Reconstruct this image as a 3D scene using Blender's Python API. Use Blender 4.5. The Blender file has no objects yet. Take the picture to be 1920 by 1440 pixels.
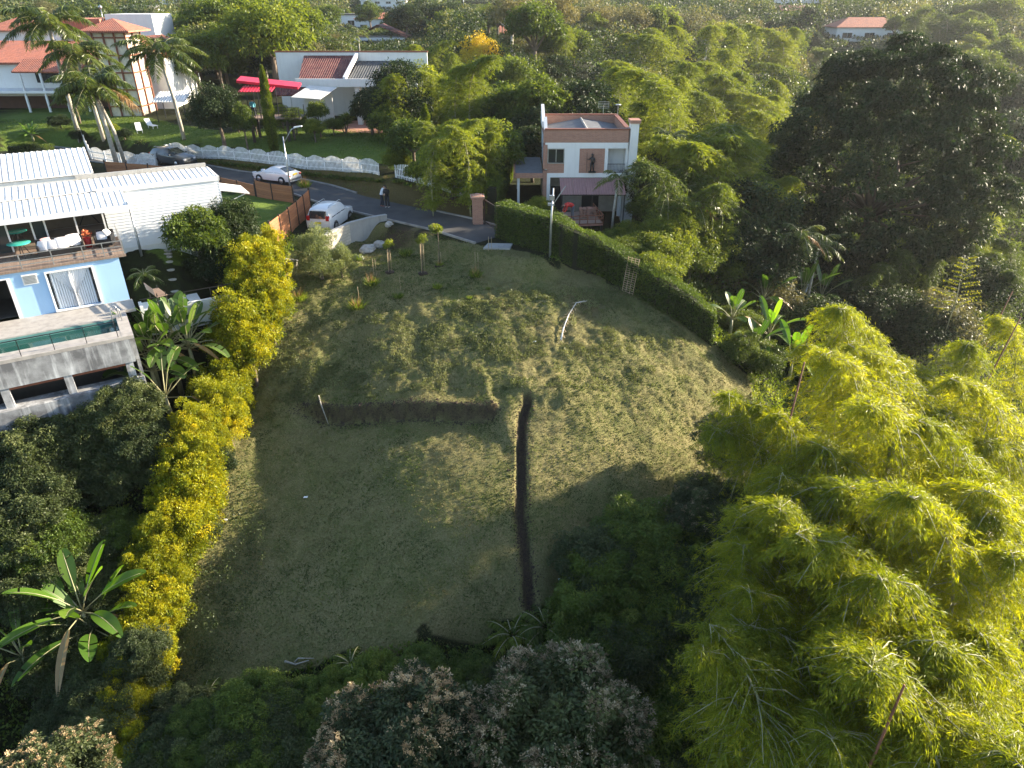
import bpy, math, random
import numpy as np
from mathutils import Vector, Matrix
R = math.radians
sc = bpy.context.scene
COL = sc.collection
random.seed(7)
RNG = np.random.default_rng(11)

# ------------------------------------------------------------------ camera, sky, sun
CZ, PITCH, FPX = 15.0, R(28.5), 1331.0
cam_d = bpy.data.cameras.new('camera'); cam = bpy.data.objects.new('camera', cam_d); COL.objects.link(cam)
cam.location = (0, 0, CZ); cam.rotation_euler = (R(90) - PITCH, 0, 0)
cam_d.sensor_width = 36; cam_d.lens = FPX / 1920 * 36; cam_d.clip_start = 0.5; cam_d.clip_end = 4000
sc.camera = cam
SUN_EL, SUN_AZ = R(17.2), R(67)          # azimuth measured from +Y towards +X
w = bpy.data.worlds.new('World'); sc.world = w; w.use_nodes = True
nt = w.node_tree
bg = nt.nodes['Background']
sky = nt.nodes.new('ShaderNodeTexSky'); sky.sky_type = 'NISHITA'; sky.sun_disc = False
sky.sun_elevation = SUN_EL; sky.sun_rotation = SUN_AZ; sky.altitude = 1000; sky.air_density = 1.0; sky.dust_density = 1.5; sky.ozone_density = 1.0
nt.links.new(sky.outputs[0], bg.inputs[0]); bg.inputs[1].default_value = 0.10
sd = bpy.data.lights.new('sun', 'SUN'); sd.energy = 5.0; sd.angle = R(0.6); sd.color = (1.0, 0.87, 0.67)
so = bpy.data.objects.new('sun', sd); COL.objects.link(so)
sdir = Vector((math.cos(SUN_EL) * math.sin(SUN_AZ), math.cos(SUN_EL) * math.cos(SUN_AZ), math.sin(SUN_EL)))
so.rotation_euler = sdir.to_track_quat('Z', 'Y').to_euler(); so.location = (60, 60, 60)
sc.view_settings.view_transform = 'Standard'; sc.view_settings.look = 'None'
sc.view_settings.exposure = 2.0; sc.view_settings.gamma = 1.0
sc.cycles.max_bounces = 6; sc.cycles.diffuse_bounces = 3; sc.cycles.glossy_bounces = 2
sc.cycles.transmission_bounces = 4; sc.cycles.volume_bounces = 0; sc.cycles.transparent_max_bounces = 4
sc.cycles.caustics_reflective = False; sc.cycles.caustics_refractive = False
sc.cycles.use_adaptive_sampling = True; sc.cycles.adaptive_threshold = 0.012
sc.cycles.use_denoising = True
sc.cycles.sample_clamp_indirect = 4.0

# ------------------------------------------------------------------ photograph geometry -> world
SP, CP = math.sin(PITCH), math.cos(PITCH)
def ray(px, py):
    a = (px - 960) / FPX; b = (720 - py) / FPX
    return np.array([a, b * SP + CP, b * CP - SP])
def at_z(px, py, z):
    r = ray(px, py); t = (z - CZ) / r[2]
    return np.array([r[0] * t, r[1] * t, z])
def at_y(px, py, Y):
    r = ray(px, py); t = Y / r[1]
    return np.array([r[0] * t, Y, r[2] * t + CZ])

# ------------------------------------------------------------------ terrain height
CTRL = []
for px, py, z in [
    # road and its far bank
    (930,445,0),(860,425,0),(780,410,0),(720,400,0),(720,385,0),(640,385,0),(560,355,.0),(480,345,.1),(400,332,.2),(320,312,.3),(240,300,.4),
    (700,325,1.5),(600,315,1.5),(480,302,1.5),(400,290,1.5),(860,365,.8),(780,340,1.2),(300,285,1.2),
    (550,270,2),(800,300,2),(650,240,1.8),(350,255,2),(200,240,2),(60,262,1.6),(0,200,2),(150,200,2),
    # parking shoulder, wood-fenced garden
    (640,430,0),(600,440,-.1),(560,450,-.2),(520,480,-.3),(450,380,1.0),(400,400,1.4),(350,440,1.9),(330,480,2.0),(300,500,2.0),(480,400,.7),(440,430,1.2),
    # mound top
    (560,545,-1),(700,530,-1),(890,510,-1),(1030,482,-.7),(620,490,-.8),(720,470,-1.0),(800,470,-.9),(950,465,-.4),(880,450,-.1),(820,430,-.1),(760,440,-.6),
    (600,600,-2.1),(800,620,-2.3),(1000,600,-2.1),(1200,560,-2.2),(1100,530,-1.5),(1250,600,-3.1),(1330,640,-4.3),(1355,690,-5.6),(700,690,-3.6),(520,640,-2.9),(1100,650,-3.0),(900,690,-3.1),
    (480,770,-5.1),(620,770,-4.9),(900,775,-4.4),(1000,745,-3.9),(1150,740,-4.6),(1300,760,-5.8),(530,700,-3.9),
    (450,800,-6.1),(620,800,-5.2),(900,800,-4.5),(600,1000,-7.4),(900,1000,-6.0),(1200,950,-6.6),(1000,1150,-7.6),(600,1200,-8.8),(800,1200,-8.0),(400,1200,-9.6),(1250,850,-6.2),(750,900,-5.7),(450,1000,-8.0),
    (500,1330,-10),(900,1330,-11),(1150,1150,-9.5),(1330,1000,-8.6),(300,1320,-10.4),(1400,900,-8.5),
    # hedge side, brick house
    (680,452,-1.5),(740,455,-1.3),(655,480,-1.5),(700,470,-1.3),
    (940,450,-.1),(1040,490,-.7),(1100,503,-1.0),(1190,548,-1.8),(1260,592,-2.9),(1000,400,-.6),(1075,405,-.8),(940,330,.3),
    (1250,470,-2.6),(1300,520,-3.8),(1400,560,-6),(1430,640,-7.5),(1480,700,-9),(1500,560,-8.0),(1560,620,-10),
    # left ravine beside the hedge row and under the pool
    (300,760,-4.6),(250,850,-6.6),(100,850,-6.3),(100,1000,-8.5),(200,1000,-8.6),(60,1300,-11),(420,640,-2.6),(480,560,-1.2),(430,560,-.4),
]:
    q = at_z(px, py, z); CTRL.append((q[0], q[1], z))
CTRL += [(-26,31.5,-1.9),(-22,33.2,-2.0),(-31,28,-2.2),(-25.74,25.04,-1.75),(-23.19,26.61,-1.75),(-20.63,28.18,-1.75),(-18.50,29.49,-1.75),(-25,45,2),(-35,42,2),(-40,55,1.6),(-28,54,1.2),(-50,30,1),(-60,55,2),(-22,35.5,-.2),(-19,38,1.4),
    (0,12,-13),(0,4,-13.5),(-15,5,-13.5),(-20,12,-12),(15,5,-14),(12,15,-12.5),(22,20,-14),(30,5,-15),(-35,10,-9),(-50,0,-8),(0,-25,-8),(40,-20,-12),(-40,-25,-6),
    (30,35,-14),(24,45,-10),(35,50,-12),(45,70,-12.5),(60,100,-11),(30,70,-8),(18,62,-2.4),(14,66,-1.6),(25,85,-6),(12,75,-.5),(6,62,-.6),(5,90,0),(0,110,1),(-20,100,2),(-60,110,2.5),(-100,80,2.5),
    (60,150,-6),(90,120,-7),(0,150,2.5),(-100,150,4),(-60,170,4.5),(55,220,5.5),(90,222,6),(20,200,4),(140,160,-2),(150,250,6),(-150,250,8),(0,260,6.5),(-60,250,7),
    (100,60,-10),(90,20,-11),(150,80,-4),(0,350,10),(150,360,10),(-150,360,12),(-300,300,14),(300,300,10),(0,500,26),(300,520,30),(-300,520,30),(0,620,44),(400,600,48),(-400,600,48),(-400,0,10),(400,0,5),(-400,-100,0),(400,-100,0)]
CT = np.array(CTRL, float)
def _phi(d2): return np.sqrt(d2 + 1.2 ** 2)
_n = len(CT)
_A = np.zeros((_n + 3, _n + 3)); _d = ((CT[:, None, :2] - CT[None, :, :2]) ** 2).sum(-1)
_A[:_n, :_n] = _phi(_d) - np.eye(_n) * 0.9
_A[:_n, _n] = 1; _A[:_n, _n + 1:] = CT[:, :2] / 100; _A[_n:, :_n] = _A[:_n, _n:].T
_W = np.linalg.solve(_A, np.concatenate([CT[:, 2], [0, 0, 0]]))
# value noise, also used to scatter plants
_perm = np.random.default_rng(3).random((256, 256))
def vnoise(x, y, s=1.0, o=0):
    x = np.asarray(x, float) * s + 31.7 * (o + 1); y = np.asarray(y, float) * s + 17.3 * (o + 1)
    xi = np.floor(x).astype(int); yi = np.floor(y).astype(int); fx = x - xi; fy = y - yi
    fx = fx * fx * (3 - 2 * fx); fy = fy * fy * (3 - 2 * fy)
    g = lambda i, j: _perm[i % 256, j % 256]
    return (g(xi, yi) * (1 - fx) + g(xi + 1, yi) * fx) * (1 - fy) + (g(xi, yi + 1) * (1 - fx) + g(xi + 1, yi + 1) * fx) * fy
def seg_dist(x, y, pts):
    best = np.full(np.shape(x), 1e9); side = np.zeros(np.shape(x)); tt = np.zeros(np.shape(x))
    for i in range(len(pts) - 1):
        a = np.array(pts[i][:2]); b = np.array(pts[i + 1][:2]); ab = b - a; L2 = ab @ ab
        t = np.clip(((x - a[0]) * ab[0] + (y - a[1]) * ab[1]) / L2, 0, 1)
        dx = x - a[0] - t * ab[0]; dy = y - a[1] - t * ab[1]; d = np.hypot(dx, dy)
        s = ab[0] * dy - ab[1] * dx; m = d < best
        best = np.where(m, d, best); side = np.where(m, np.sign(s), side); tt = np.where(m, (i + t) / (len(pts) - 1), tt)
    return best, side, tt
STEP = [at_z(556,772,-5.2), at_z(640,781,-5.0), at_z(740,781,-4.8), at_z(830,780,-4.6), at_z(900,779,-4.4), at_z(938,771,-4.3)]
DITCH = [at_z(990,748,-4.0), at_z(978,800,-4.8), at_z(978,880,-5.4), at_z(975,960,-6.0), at_z(988,1060,-6.9), at_z(995,1145,-7.7)]
ROADC = [at_z(*q) for q in [(985,462,-.1),(930,447,0),(850,424,0),(720,396,0),(650,381,0),(590,362,0),(520,347,0),(420,333,.15),(320,312,.3),(200,296,.4),(60,280,.5)]]
ROADC = [ROADC[0]] + ROADC[1:]
def H(x, y, fine=True):
    x = np.asarray(x, float); y = np.asarray(y, float); sh = x.shape; xf = x.ravel(); yf = y.ravel()
    out = np.empty(xf.size)
    for i in range(0, xf.size, 20000):
        X = xf[i:i + 20000]; Y = yf[i:i + 20000]
        d = (X[:, None] - CT[None, :, 0]) ** 2 + (Y[:, None] - CT[None, :, 1]) ** 2
        out[i:i + 20000] = _phi(d) @ _W[:_n] + _W[_n] + _W[_n + 1] * X / 100 + _W[_n + 2] * Y / 100
    z = out.reshape(sh)
    # flat road bed
    d, s, t = seg_dist(x, y, ROADC)
    rz = np.interp(t, [0, 1], [0, .45]); rw = np.clip((4.4 - d) / 1.8, 0, 1); rw = rw * rw * (3 - 2 * rw)
    z = z * (1 - rw) + rz * rw
    # cut step across the lawn
    d, s, t = seg_dist(x, y, STEP)
    e = np.clip(t / .10, 0, 1) * np.clip((1 - t) / .07, 0, 1)
    ds = d * s
    wob = (vnoise(x, y, 3.2) - .5) * .08 + (vnoise(x, y, 9) - .5) * .10
    z = z + e * 0.50 * np.tanh((ds + wob) / .06) * np.exp(-d / 1.5)
    # ditch running down from the step, with a low berm on its right at the top
    d, s, t = seg_dist(x, y, DITCH)
    wob = (vnoise(x, y, 2.5, 2) - .5) * .12
    z = z - .36 * np.clip((.29 - d + wob) / .13, 0, 1) * np.clip((1 - t) / .04, 0, 1)
    z = z + .14 * np.exp(-((d * -s - .8) / .42) ** 2) * np.clip(1.5 - t * 5, 0, 1)
    z = z + .04 * np.exp(-((d * s - .7) / .4) ** 2) * np.clip(1.5 - t * 2, 0, 1)
    if fine:
        near = np.clip((62 - y) / 10, 0, 1) * np.clip((30 - np.abs(x + 2)) / 6, 0, 1)
        d2, _, _ = seg_dist(x, y, ROADC); near = near * np.clip((d2 - 2.4) / 1.5, 0, 1)
        d3, _, _ = seg_dist(x, y, STEP); near = near * np.clip(d3 / 1.3, .15, 1)
        rough = 1 + .75 * np.clip((y - 31.5) / 2, 0, 1) * np.clip((47 - y) / 4, 0, 1) - .4 * np.clip((31 - y) / 2, 0, 1)
        z = z + near * rough * ((vnoise(x, y, .45, 1) - .5) * .24 + (vnoise(x, y, 1.3, 2) - .5) * .10 + (vnoise(x, y, 3.6, 3) - .5) * .07 + (vnoise(x, y, 7.5, 4) - .5) * .035)
        far = np.clip((y - 90) / 60, 0, 1); z = z + far * (vnoise(x, y, .02, 5) - .5) * 5
    return z
def h1(x, y): return float(H(np.array([x]), np.array([y]))[0])
def on_ground(px, py, h=0.0, tmin=14.0, tmax=700.0):
    """the point on the photograph's ray through (px, py) that stands h metres above the ground, walking away from the camera"""
    r = ray(px, py); t = tmin * (tmax / tmin) ** np.linspace(0, 1, 420)
    P = r[None, :] * t[:, None]; zz = P[:, 2] + CZ - H(P[:, 0], P[:, 1], False) - h
    k = np.where(zz + h <= 0)[0]                  # where the ray meets the ground itself
    kg = k[0] if len(k) else len(t) - 1
    if not len(k) and h == 0: return None
    up_ = np.where(zz[:kg + 1] > 0)[0]            # last sample still higher than h before that
    k = min(up_[-1] + 1, kg) if len(up_) else 0
    if k == 0: tt = t[0]
    else: tt = t[k - 1] + (t[k] - t[k - 1]) * zz[k - 1] / (zz[k - 1] - zz[k])
    x, y = r[0] * tt, r[1] * tt
    return np.array([x, y, h1(x, y)])
# ------------------------------------------------------------------ helpers
def tag(o, label=None, cat=None, group=None, kind=None):
    if label: o['label'] = label
    if cat: o['category'] = cat
    if group: o['group'] = group
    if kind: o['kind'] = kind
    return o
def empty(name, loc, rz=0, label=None, cat=None, group=None):
    o = bpy.data.objects.new(name, None); o.empty_display_size = .3; COL.objects.link(o)
    o.location = [float(c) for c in loc]; o.rotation_euler = (0, 0, rz)
    return tag(o, label, cat, group)
def link(name, me, parent=None, mats=()):
    for m in mats: me.materials.append(m)
    o = bpy.data.objects.new(name, me); COL.objects.link(o)
    if parent: o.parent = parent
    return o
def copy_tree(o, parent=None):
    c = o.copy(); COL.objects.link(c); c.parent = parent
    for ch in o.children: copy_tree(ch, c)
    return c
class MB:
    def __init__(s): s.v = []; s.f = []; s.sm = []
    def add(s, v, f, smooth=False):
        n = len(s.v); s.v += [tuple(map(float, p)) for p in v]; s.f += [tuple(i + n for i in q) for q in f]; s.sm += [smooth] * len(f)
        return s
    def box(s, x0, x1, y0, y1, z0, z1):
        return s.add([(x0,y0,z0),(x1,y0,z0),(x1,y1,z0),(x0,y1,z0),(x0,y0,z1),(x1,y0,z1),(x1,y1,z1),(x0,y1,z1)],
                     [(0,3,2,1),(4,5,6,7),(0,1,5,4),(1,2,6,5),(2,3,7,6),(3,0,4,7)])
    def bar(s, a, b, wd, th, up=(0, 0, 1)):
        a = Vector(a); b = Vector(b); d = (b - a).normalized(); u = Vector(up)
        sd = d.cross(u)
        if sd.length < 1e-4: sd = d.cross(Vector((1, 0, 0)))
        sd.normalize(); u = sd.cross(d).normalized(); sd *= wd / 2; u = u * th / 2
        v = [a - sd - u, a + sd - u, a + sd + u, a - sd + u, b - sd - u, b + sd - u, b + sd + u, b - sd + u]
        return s.add(v, [(0,3,2,1),(4,5,6,7),(0,1,5,4),(1,2,6,5),(2,3,7,6),(3,0,4,7)])
    def slab(s, pts, th):            # a polygon given by its top corners, thickened along its normal
        p = [Vector(q) for q in pts]; n = (p[1] - p[0]).cross(p[2] - p[0]).normalized()
        if n.z < 0: n = -n
        k = len(p); v = p + [q - n * th for q in p]
        return s.add(v, [tuple(range(k)), tuple(range(2 * k - 1, k - 1, -1))] + [(i, (i + 1) % k, (i + 1) % k + k, i + k)[::-1] for i in range(k)])
    def prism(s, pts, z0, z1):       # a flat outline raised between two heights
        k = len(pts); v = [(p[0], p[1], z0) for p in pts] + [(p[0], p[1], z1) for p in pts]
        return s.add(v, [tuple(range(k - 1, -1, -1)), tuple(range(k, 2 * k))] + [(i, (i + 1) % k, (i + 1) % k + k, i + k) for i in range(k)])
    def tube(s, path, rad, n=7, cap=True):
        path = [Vector(p) for p in path]; m = len(path)
        if not hasattr(rad, '__len__'): rad = [rad] * m
        ref = Vector((.31, .95, .1)); v = []
        for i, p in enumerate(path):
            d = (path[min(i + 1, m - 1)] - path[max(i - 1, 0)]).normalized()
            a = d.cross(ref)
            if a.length < .1: a = d.cross(Vector((1, 0, 0)))
            a.normalize(); b = d.cross(a)
            for k in range(n):
                t = 2 * math.pi * k / n; v.append(p + (a * math.cos(t) + b * math.sin(t)) * rad[i])
        f = [(i * n + k, i * n + (k + 1) % n, (i + 1) * n + (k + 1) % n, (i + 1) * n + k) for i in range(m - 1) for k in range(n)]
        if cap: f += [tuple(range(n - 1, -1, -1)), tuple(range((m - 1) * n, m * n))]
        return s.add(v, f, True)
    def lathe(s, prof, c=(0, 0, 0), n=16, axis='z'):
        v = []
        for r, h in prof:
            for k in range(n):
                t = 2 * math.pi * k / n; p = (r * math.cos(t), r * math.sin(t), h)
                if axis == 'y': p = (p[0], p[2], p[1])
                v.append((p[0] + c[0], p[1] + c[1], p[2] + c[2]))
        m = len(prof)
        f = [(i * n + k, i * n + (k + 1) % n, (i + 1) * n + (k + 1) % n, (i + 1) * n + k) for i in range(m - 1) for k in range(n)]
        f += [tuple(range(n - 1, -1, -1)), tuple(range((m - 1) * n, m * n))]
        return s.add(v, f, True)
    def build(s, name, mat, parent=None, bevel=0):
        me = bpy.data.meshes.new(name); me.from_pydata(s.v, [], s.f); me.materials.append(mat)
        me.polygons.foreach_set('use_smooth', s.sm)
        o = link(name, me, parent)
        if bevel:
            b = o.modifiers.new('b', 'BEVEL'); b.width = bevel; b.segments = 2; b.limit_method = 'ANGLE'
        return o
def np_mesh(name, V, F, mats, att=None, parent=None, smooth=False):
    """V (n,3), F (m,4) quads; att: dict of per-vertex float arrays"""
    me = bpy.data.meshes.new(name); nf, k = F.shape
    me.vertices.add(len(V)); me.vertices.foreach_set('co', V.astype(np.float32).ravel())
    me.loops.add(nf * k); me.loops.foreach_set('vertex_index', F.astype(np.int32).ravel())
    me.polygons.add(nf); me.polygons.foreach_set('loop_start', np.arange(0, nf * k, k, dtype=np.int32))
    if smooth: me.polygons.foreach_set('use_smooth', np.ones(nf, bool))
    for a, val in (att or {}).items():
        t = me.attributes.new(a, 'FLOAT', 'POINT'); t.data.foreach_set('value', val.astype(np.float32))
    for m in mats: me.materials.append(m)
    me.update(calc_edges=True)
    return me

# ------------------------------------------------------------------ materials
def new_mat(name):
    m = bpy.data.materials.new(name); m.use_nodes = True
    return m, m.node_tree, m.node_tree.nodes['Principled BSDF']
def N(nt, t, **kw):
    n = nt.nodes.new(t)
    for k, v in kw.items():
        if k.startswith('i_'): n.inputs[int(k[2:])].default_value = v
        else: setattr(n, k, v)
    return n
def ramp(nt, fac, stops):
    r = nt.nodes.new('ShaderNodeValToRGB'); e = r.color_ramp.elements
    while len(e) < len(stops): e.new(.5)
    for i, (p, c) in enumerate(stops): e[i].position = p; e[i].color = (*c, 1)
    nt.links.new(fac, r.inputs[0]); return r.outputs[0]
def mix(nt, a, b, fac, mode='MIX'):
    m = nt.nodes.new('ShaderNodeMix'); m.data_type = 'RGBA'; m.blend_type = mode
    for s, x in ((0, fac), (6, a), (7, b)):
        if hasattr(x, 'links'): nt.links.new(x, m.inputs[s])
        else: m.inputs[s].default_value = x if s == 0 else (*x, 1)
    return m.outputs[2]
def noise(nt, scale, detail=4, vec=None, rough=.6, out=0):
    n = nt.nodes.new('ShaderNodeTexNoise'); n.inputs['Scale'].default_value = scale; n.inputs['Detail'].default_value = detail; n.inputs['Roughness'].default_value = rough
    if vec is None:
        vec = coord(nt)
    nt.links.new(vec, n.inputs['Vector']); return n.outputs[out]
def coord(nt, kind='Object', scale=None):
    tc = nt.nodes.new('ShaderNodeTexCoord'); o = tc.outputs[kind]
    if scale:
        mp = nt.nodes.new('ShaderNodeMapping'); mp.inputs['Scale'].default_value = scale; nt.links.new(o, mp.inputs[0]); o = mp.outputs[0]
    return o
def bump(nt, bs, h, strength=.3, dist=.02):
    b = nt.nodes.new('ShaderNodeBump'); b.inputs['Strength'].default_value = strength; b.inputs['Distance'].default_value = dist
    nt.links.new(h, b.inputs['Height']); nt.links.new(b.outputs[0], bs.inputs['Normal'])
_MC = {}
def paint(name, c, rough=.6, var=.18, scale=2.0, metal=0, dirt=None, spec=.4):
    if name in _MC: return _MC[name]
    m, nt, bs = new_mat(name)
    d = dirt or tuple(x * (1 - var * 1.6) for x in c)
    col = mix(nt, c, d, ramp(nt, noise(nt, scale, 6), [(.42, (0, 0, 0)), (.75, (1, 1, 1))]))
    nt.links.new(col, bs.inputs['Base Color']); bs.inputs['Roughness'].default_value = rough; bs.inputs['Metallic'].default_value = metal
    bs.inputs['Specular IOR Level'].default_value = spec
    bump(nt, bs, noise(nt, scale * 12, 3), .25, .01)
    _MC[name] = m; return m
def wall_mat(name, c, streak=(.25, .24, .22), amt=.45):
    """painted render with rain streaks and stains"""
    m, nt, bs = new_mat(name)
    s1 = ramp(nt, noise(nt, 1.0, 5, coord(nt, scale=(3.5, 3.5, .35))), [(.5, (0, 0, 0)), (.8, (1, 1, 1))])
    s2 = ramp(nt, noise(nt, 1.3, 5), [(.4, (0, 0, 0)), (.8, (1, 1, 1))])
    f = nt.nodes.new('ShaderNodeMath'); f.operation = 'MULTIPLY'; f.inputs[1].default_value = amt; nt.links.new(mix(nt, s1, s2, .4), f.inputs[0])
    nt.links.new(mix(nt, c, streak, f.outputs[0]), bs.inputs['Base Color']); bs.inputs['Roughness'].default_value = .8
    bump(nt, bs, noise(nt, 25, 3), .3, .01); return m
def brick_mat(name, c1, c2, mortar, scale=1.0, bw=.24, bh=.07):
    m, nt, bs = new_mat(name)
    tc = coord(nt); sx = nt.nodes.new('ShaderNodeSeparateXYZ'); nt.links.new(tc, sx.inputs[0])
    ad = nt.nodes.new('ShaderNodeMath'); nt.links.new(sx.outputs[0], ad.inputs[0]); nt.links.new(sx.outputs[1], ad.inputs[1])
    cb = nt.nodes.new('ShaderNodeCombineXYZ'); nt.links.new(ad.outputs[0], cb.inputs[0]); nt.links.new(sx.outputs[2], cb.inputs[1])
    b = nt.nodes.new('ShaderNodeTexBrick'); nt.links.new(cb.outputs[0], b.inputs[0])
    b.inputs['Color1'].default_value = (*c1, 1); b.inputs['Color2'].default_value = (*c2, 1); b.inputs['Mortar'].default_value = (*mortar, 1)
    b.inputs['Scale'].default_value = scale; b.inputs['Brick Width'].default_value = bw; b.inputs['Row Height'].default_value = bh; b.inputs['Mortar Size'].default_value = .008
    nt.links.new(mix(nt, b.outputs[0], (.9, .85, .8), ramp(nt, noise(nt, 2.5, 5), [(.35, (0, 0, 0)), (1, (.5, .5, .5))]), 'MULTIPLY'), bs.inputs['Base Color'])
    bs.inputs['Roughness'].default_value = .85; bump(nt, bs, b.outputs[1], -.4, .01); return m
def tile_mat(name, c1, c2, c3, axis=0, pitch=.22, row=.36):
    """clay roof tiles: rounded columns along the slope with overlapping rows"""
    m, nt, bs = new_mat(name)
    sx = nt.nodes.new('ShaderNodeSeparateXYZ'); nt.links.new(coord(nt), sx.inputs[0])
    def saw(sock, p, shape):
        a = nt.nodes.new('ShaderNodeMath'); a.operation = 'MULTIPLY'; a.inputs[1].default_value = 2 * math.pi / p; nt.links.new(sock, a.inputs[0])
        b = nt.nodes.new('ShaderNodeMath'); b.operation = shape; nt.links.new(a.outputs[0], b.inputs[0]); return b.outputs[0]
    cx = saw(sx.outputs[axis], pitch, 'SINE'); ry = saw(sx.outputs[1 - axis], row, 'SINE')
    h = nt.nodes.new('ShaderNodeMath'); h.operation = 'MULTIPLY_ADD'; h.inputs[1].default_value = .35; nt.links.new(ry, h.inputs[0]); nt.links.new(cx, h.inputs[2])
    vo = nt.nodes.new('ShaderNodeTexWhiteNoise'); vo.noise_dimensions = '3D'
    sn = nt.nodes.new('ShaderNodeVectorMath'); sn.operation = 'SNAP'; sn.inputs[1].default_value = (pitch, row, 10) if axis == 0 else (row, pitch, 10)
    nt.links.new(coord(nt), sn.inputs[0]); nt.links.new(sn.outputs[0], vo.inputs[0])
    col = mix(nt, c1, c2, vo.outputs[0]); col = mix(nt, col, c3, ramp(nt, noise(nt, 1.1, 6), [(.45, (0, 0, 0)), (.75, (.9, .9, .9))]))
    nt.links.new(col, bs.inputs['Base Color']); bs.inputs['Roughness'].default_value = .8
    bump(nt, bs, h.outputs[0], .9, .05); return m
def plank_mat(name, c1, c2, pitch=.14, axis=2):
    m, nt, bs = new_mat(name)
    sx = nt.nodes.new('ShaderNodeSeparateXYZ'); nt.links.new(coord(nt), sx.inputs[0])
    a = nt.nodes.new('ShaderNodeMath'); a.operation = 'DIVIDE'; a.inputs[1].default_value = pitch; nt.links.new(sx.outputs[axis], a.inputs[0])
    fl = nt.nodes.new('ShaderNodeMath'); fl.operation = 'FLOOR'; nt.links.new(a.outputs[0], fl.inputs[0])
    fr = nt.nodes.new('ShaderNodeMath'); fr.operation = 'FRACT'; nt.links.new(a.outputs[0], fr.inputs[0])
    wn = nt.nodes.new('ShaderNodeTexWhiteNoise'); wn.noise_dimensions = '1D'; nt.links.new(fl.outputs[0], wn.inputs['W'])
    sc_ = (1, 1, 14) if axis == 2 else (14, 1, 1)
    g = ramp(nt, noise(nt, 3, 6, coord(nt, scale=sc_)), [(.3, (0, 0, 0)), (.75, (1, 1, 1))])
    col = mix(nt, c1, c2, mix(nt, wn.outputs[0], g, .6)); gap = ramp(nt, fr.outputs[0], [(.0, (.25, .25, .25)), (.08, (1, 1, 1))])
    nt.links.new(mix(nt, col, gap, 1.0, 'MULTIPLY'), bs.inputs['Base Color']); bs.inputs['Roughness'].default_value = .75
    bump(nt, bs, gap, .6, .015); return m
def leaf_mat(name, c1, c2, c3=None, trans=.45, tcol=None, rough=.5, spec=.35):
    """leaf surface: diffuse + gloss on top, light passing through; colour varies leaf by leaf with the attribute rnd"""
    m, nt, bs = new_mat(name)
    at = nt.nodes.new('ShaderNodeAttribute'); at.attribute_name = 'rnd'
    stops = [(0, c1), (.75, c2), (1, c3 or c2)]
    col = ramp(nt, at.outputs['Fac'], stops)
    oi = nt.nodes.new('ShaderNodeObjectInfo')
    col = mix(nt, mix(nt, col, (.72, .78, .8), 1.0, 'MULTIPLY'), mix(nt, col, (1.22, 1.16, 1.0), 1.0, 'MULTIPLY'), oi.outputs['Random'])
    nt.links.new(col, bs.inputs['Base Color']); bs.inputs['Roughness'].default_value = rough; bs.inputs['Specular IOR Level'].default_value = spec
    tr = nt.nodes.new('ShaderNodeBsdfTranslucent')
    tc = tcol or (1.5, 1.35, .55)
    nt.links.new(mix(nt, col, tc, 1.0, 'MULTIPLY'), tr.inputs[0])
    ms = nt.nodes.new('ShaderNodeMixShader'); ms.inputs[0].default_value = trans
    nt.links.new(bs.outputs[0], ms.inputs[1]); nt.links.new(tr.outputs[0], ms.inputs[2])
    nt.links.new(ms.outputs[0], nt.nodes['Material Output'].inputs[0])
    return m
def glass_mat(name, c=(.02, .025, .03), rough=.06):
    m, nt, bs = new_mat(name); bs.inputs['Base Color'].default_value = (*c, 1); bs.inputs['Roughness'].default_value = rough; bs.inputs['Specular IOR Level'].default_value = .8
    bump(nt, bs, noise(nt, 1.5, 2), .03, .01); return m
M = {}
M['white'] = wall_mat('white_render', (.74, .74, .72), (.34, .32, .29), .3)
M['white_clean'] = paint('white_paint', (.78, .78, .78), .45, .06, 1.5)
M['fence_white'] = paint('fence_white_paint', (.8, .8, .79), .5, .12, 3, dirt=(.5, .5, .46))
M['blue'] = wall_mat('blue_render', (.36, .56, .80), (.28, .42, .60), .3)
M['concrete'] = wall_mat('grey_concrete', (.36, .35, .33), (.10, .10, .10), .6)
M['concrete_stain'] = wall_mat('stained_concrete', (.13, .13, .135), (.66, .67, .68), 1.5)
M['siding'] = paint('white_siding', (.76, .77, .79), .4, .05, 1.0)
M['metalroof'] = wall_mat('white_metal_roof', (.80, .79, .76), (.33, .28, .22), .9)
M['greyroof'] = wall_mat('grey_fibre_roof', (.15, .155, .165), (.05, .048, .05), .8)
M['brick'] = brick_mat('orange_brick', (.40, .18, .115), (.30, .13, .085), (.36, .30, .25))
M['block'] = brick_mat('pale_block', (.55, .50, .42), (.44, .40, .33), (.22, .2, .17), bw=.42, bh=.21)
M['block_white'] = brick_mat('white_block', (.60, .60, .58), (.38, .39, .40), (.10, .10, .10), bw=.42, bh=.21)
M['terracotta'] = tile_mat('terracotta_tiles', (.50, .17, .10), (.38, .12, .07), (.30, .12, .09))
M['darktile'] = tile_mat('maroon_tiles', (.15, .035, .03), (.09, .022, .022), (.24, .10, .07), pitch=.26, row=.45)
M['slate'] = tile_mat('grey_sheet_roof', (.07, .075, .08), (.05, .055, .06), (.10, .10, .10), pitch=.3, row=3)
M['asphalt'] = paint('asphalt', (.075, .072, .07), .9, .35, .6, dirt=(.045, .043, .045))
M['kerb'] = paint('kerb_concrete', (.30, .28, .25), .85, .3, 1.2)
M['wood_red'] = plank_mat('red_wood_planks', (.44, .18, .07), (.24, .09, .04), .17)
M['wood_grey'] = plank_mat('weathered_planks', (.30, .22, .17), (.18, .12, .09), .12, 0)
M['post'] = paint('dark_post', (.05, .035, .03), .7, .3)
M['black'] = paint('black_metal', (.02, .02, .022), .4, .2)
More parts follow.
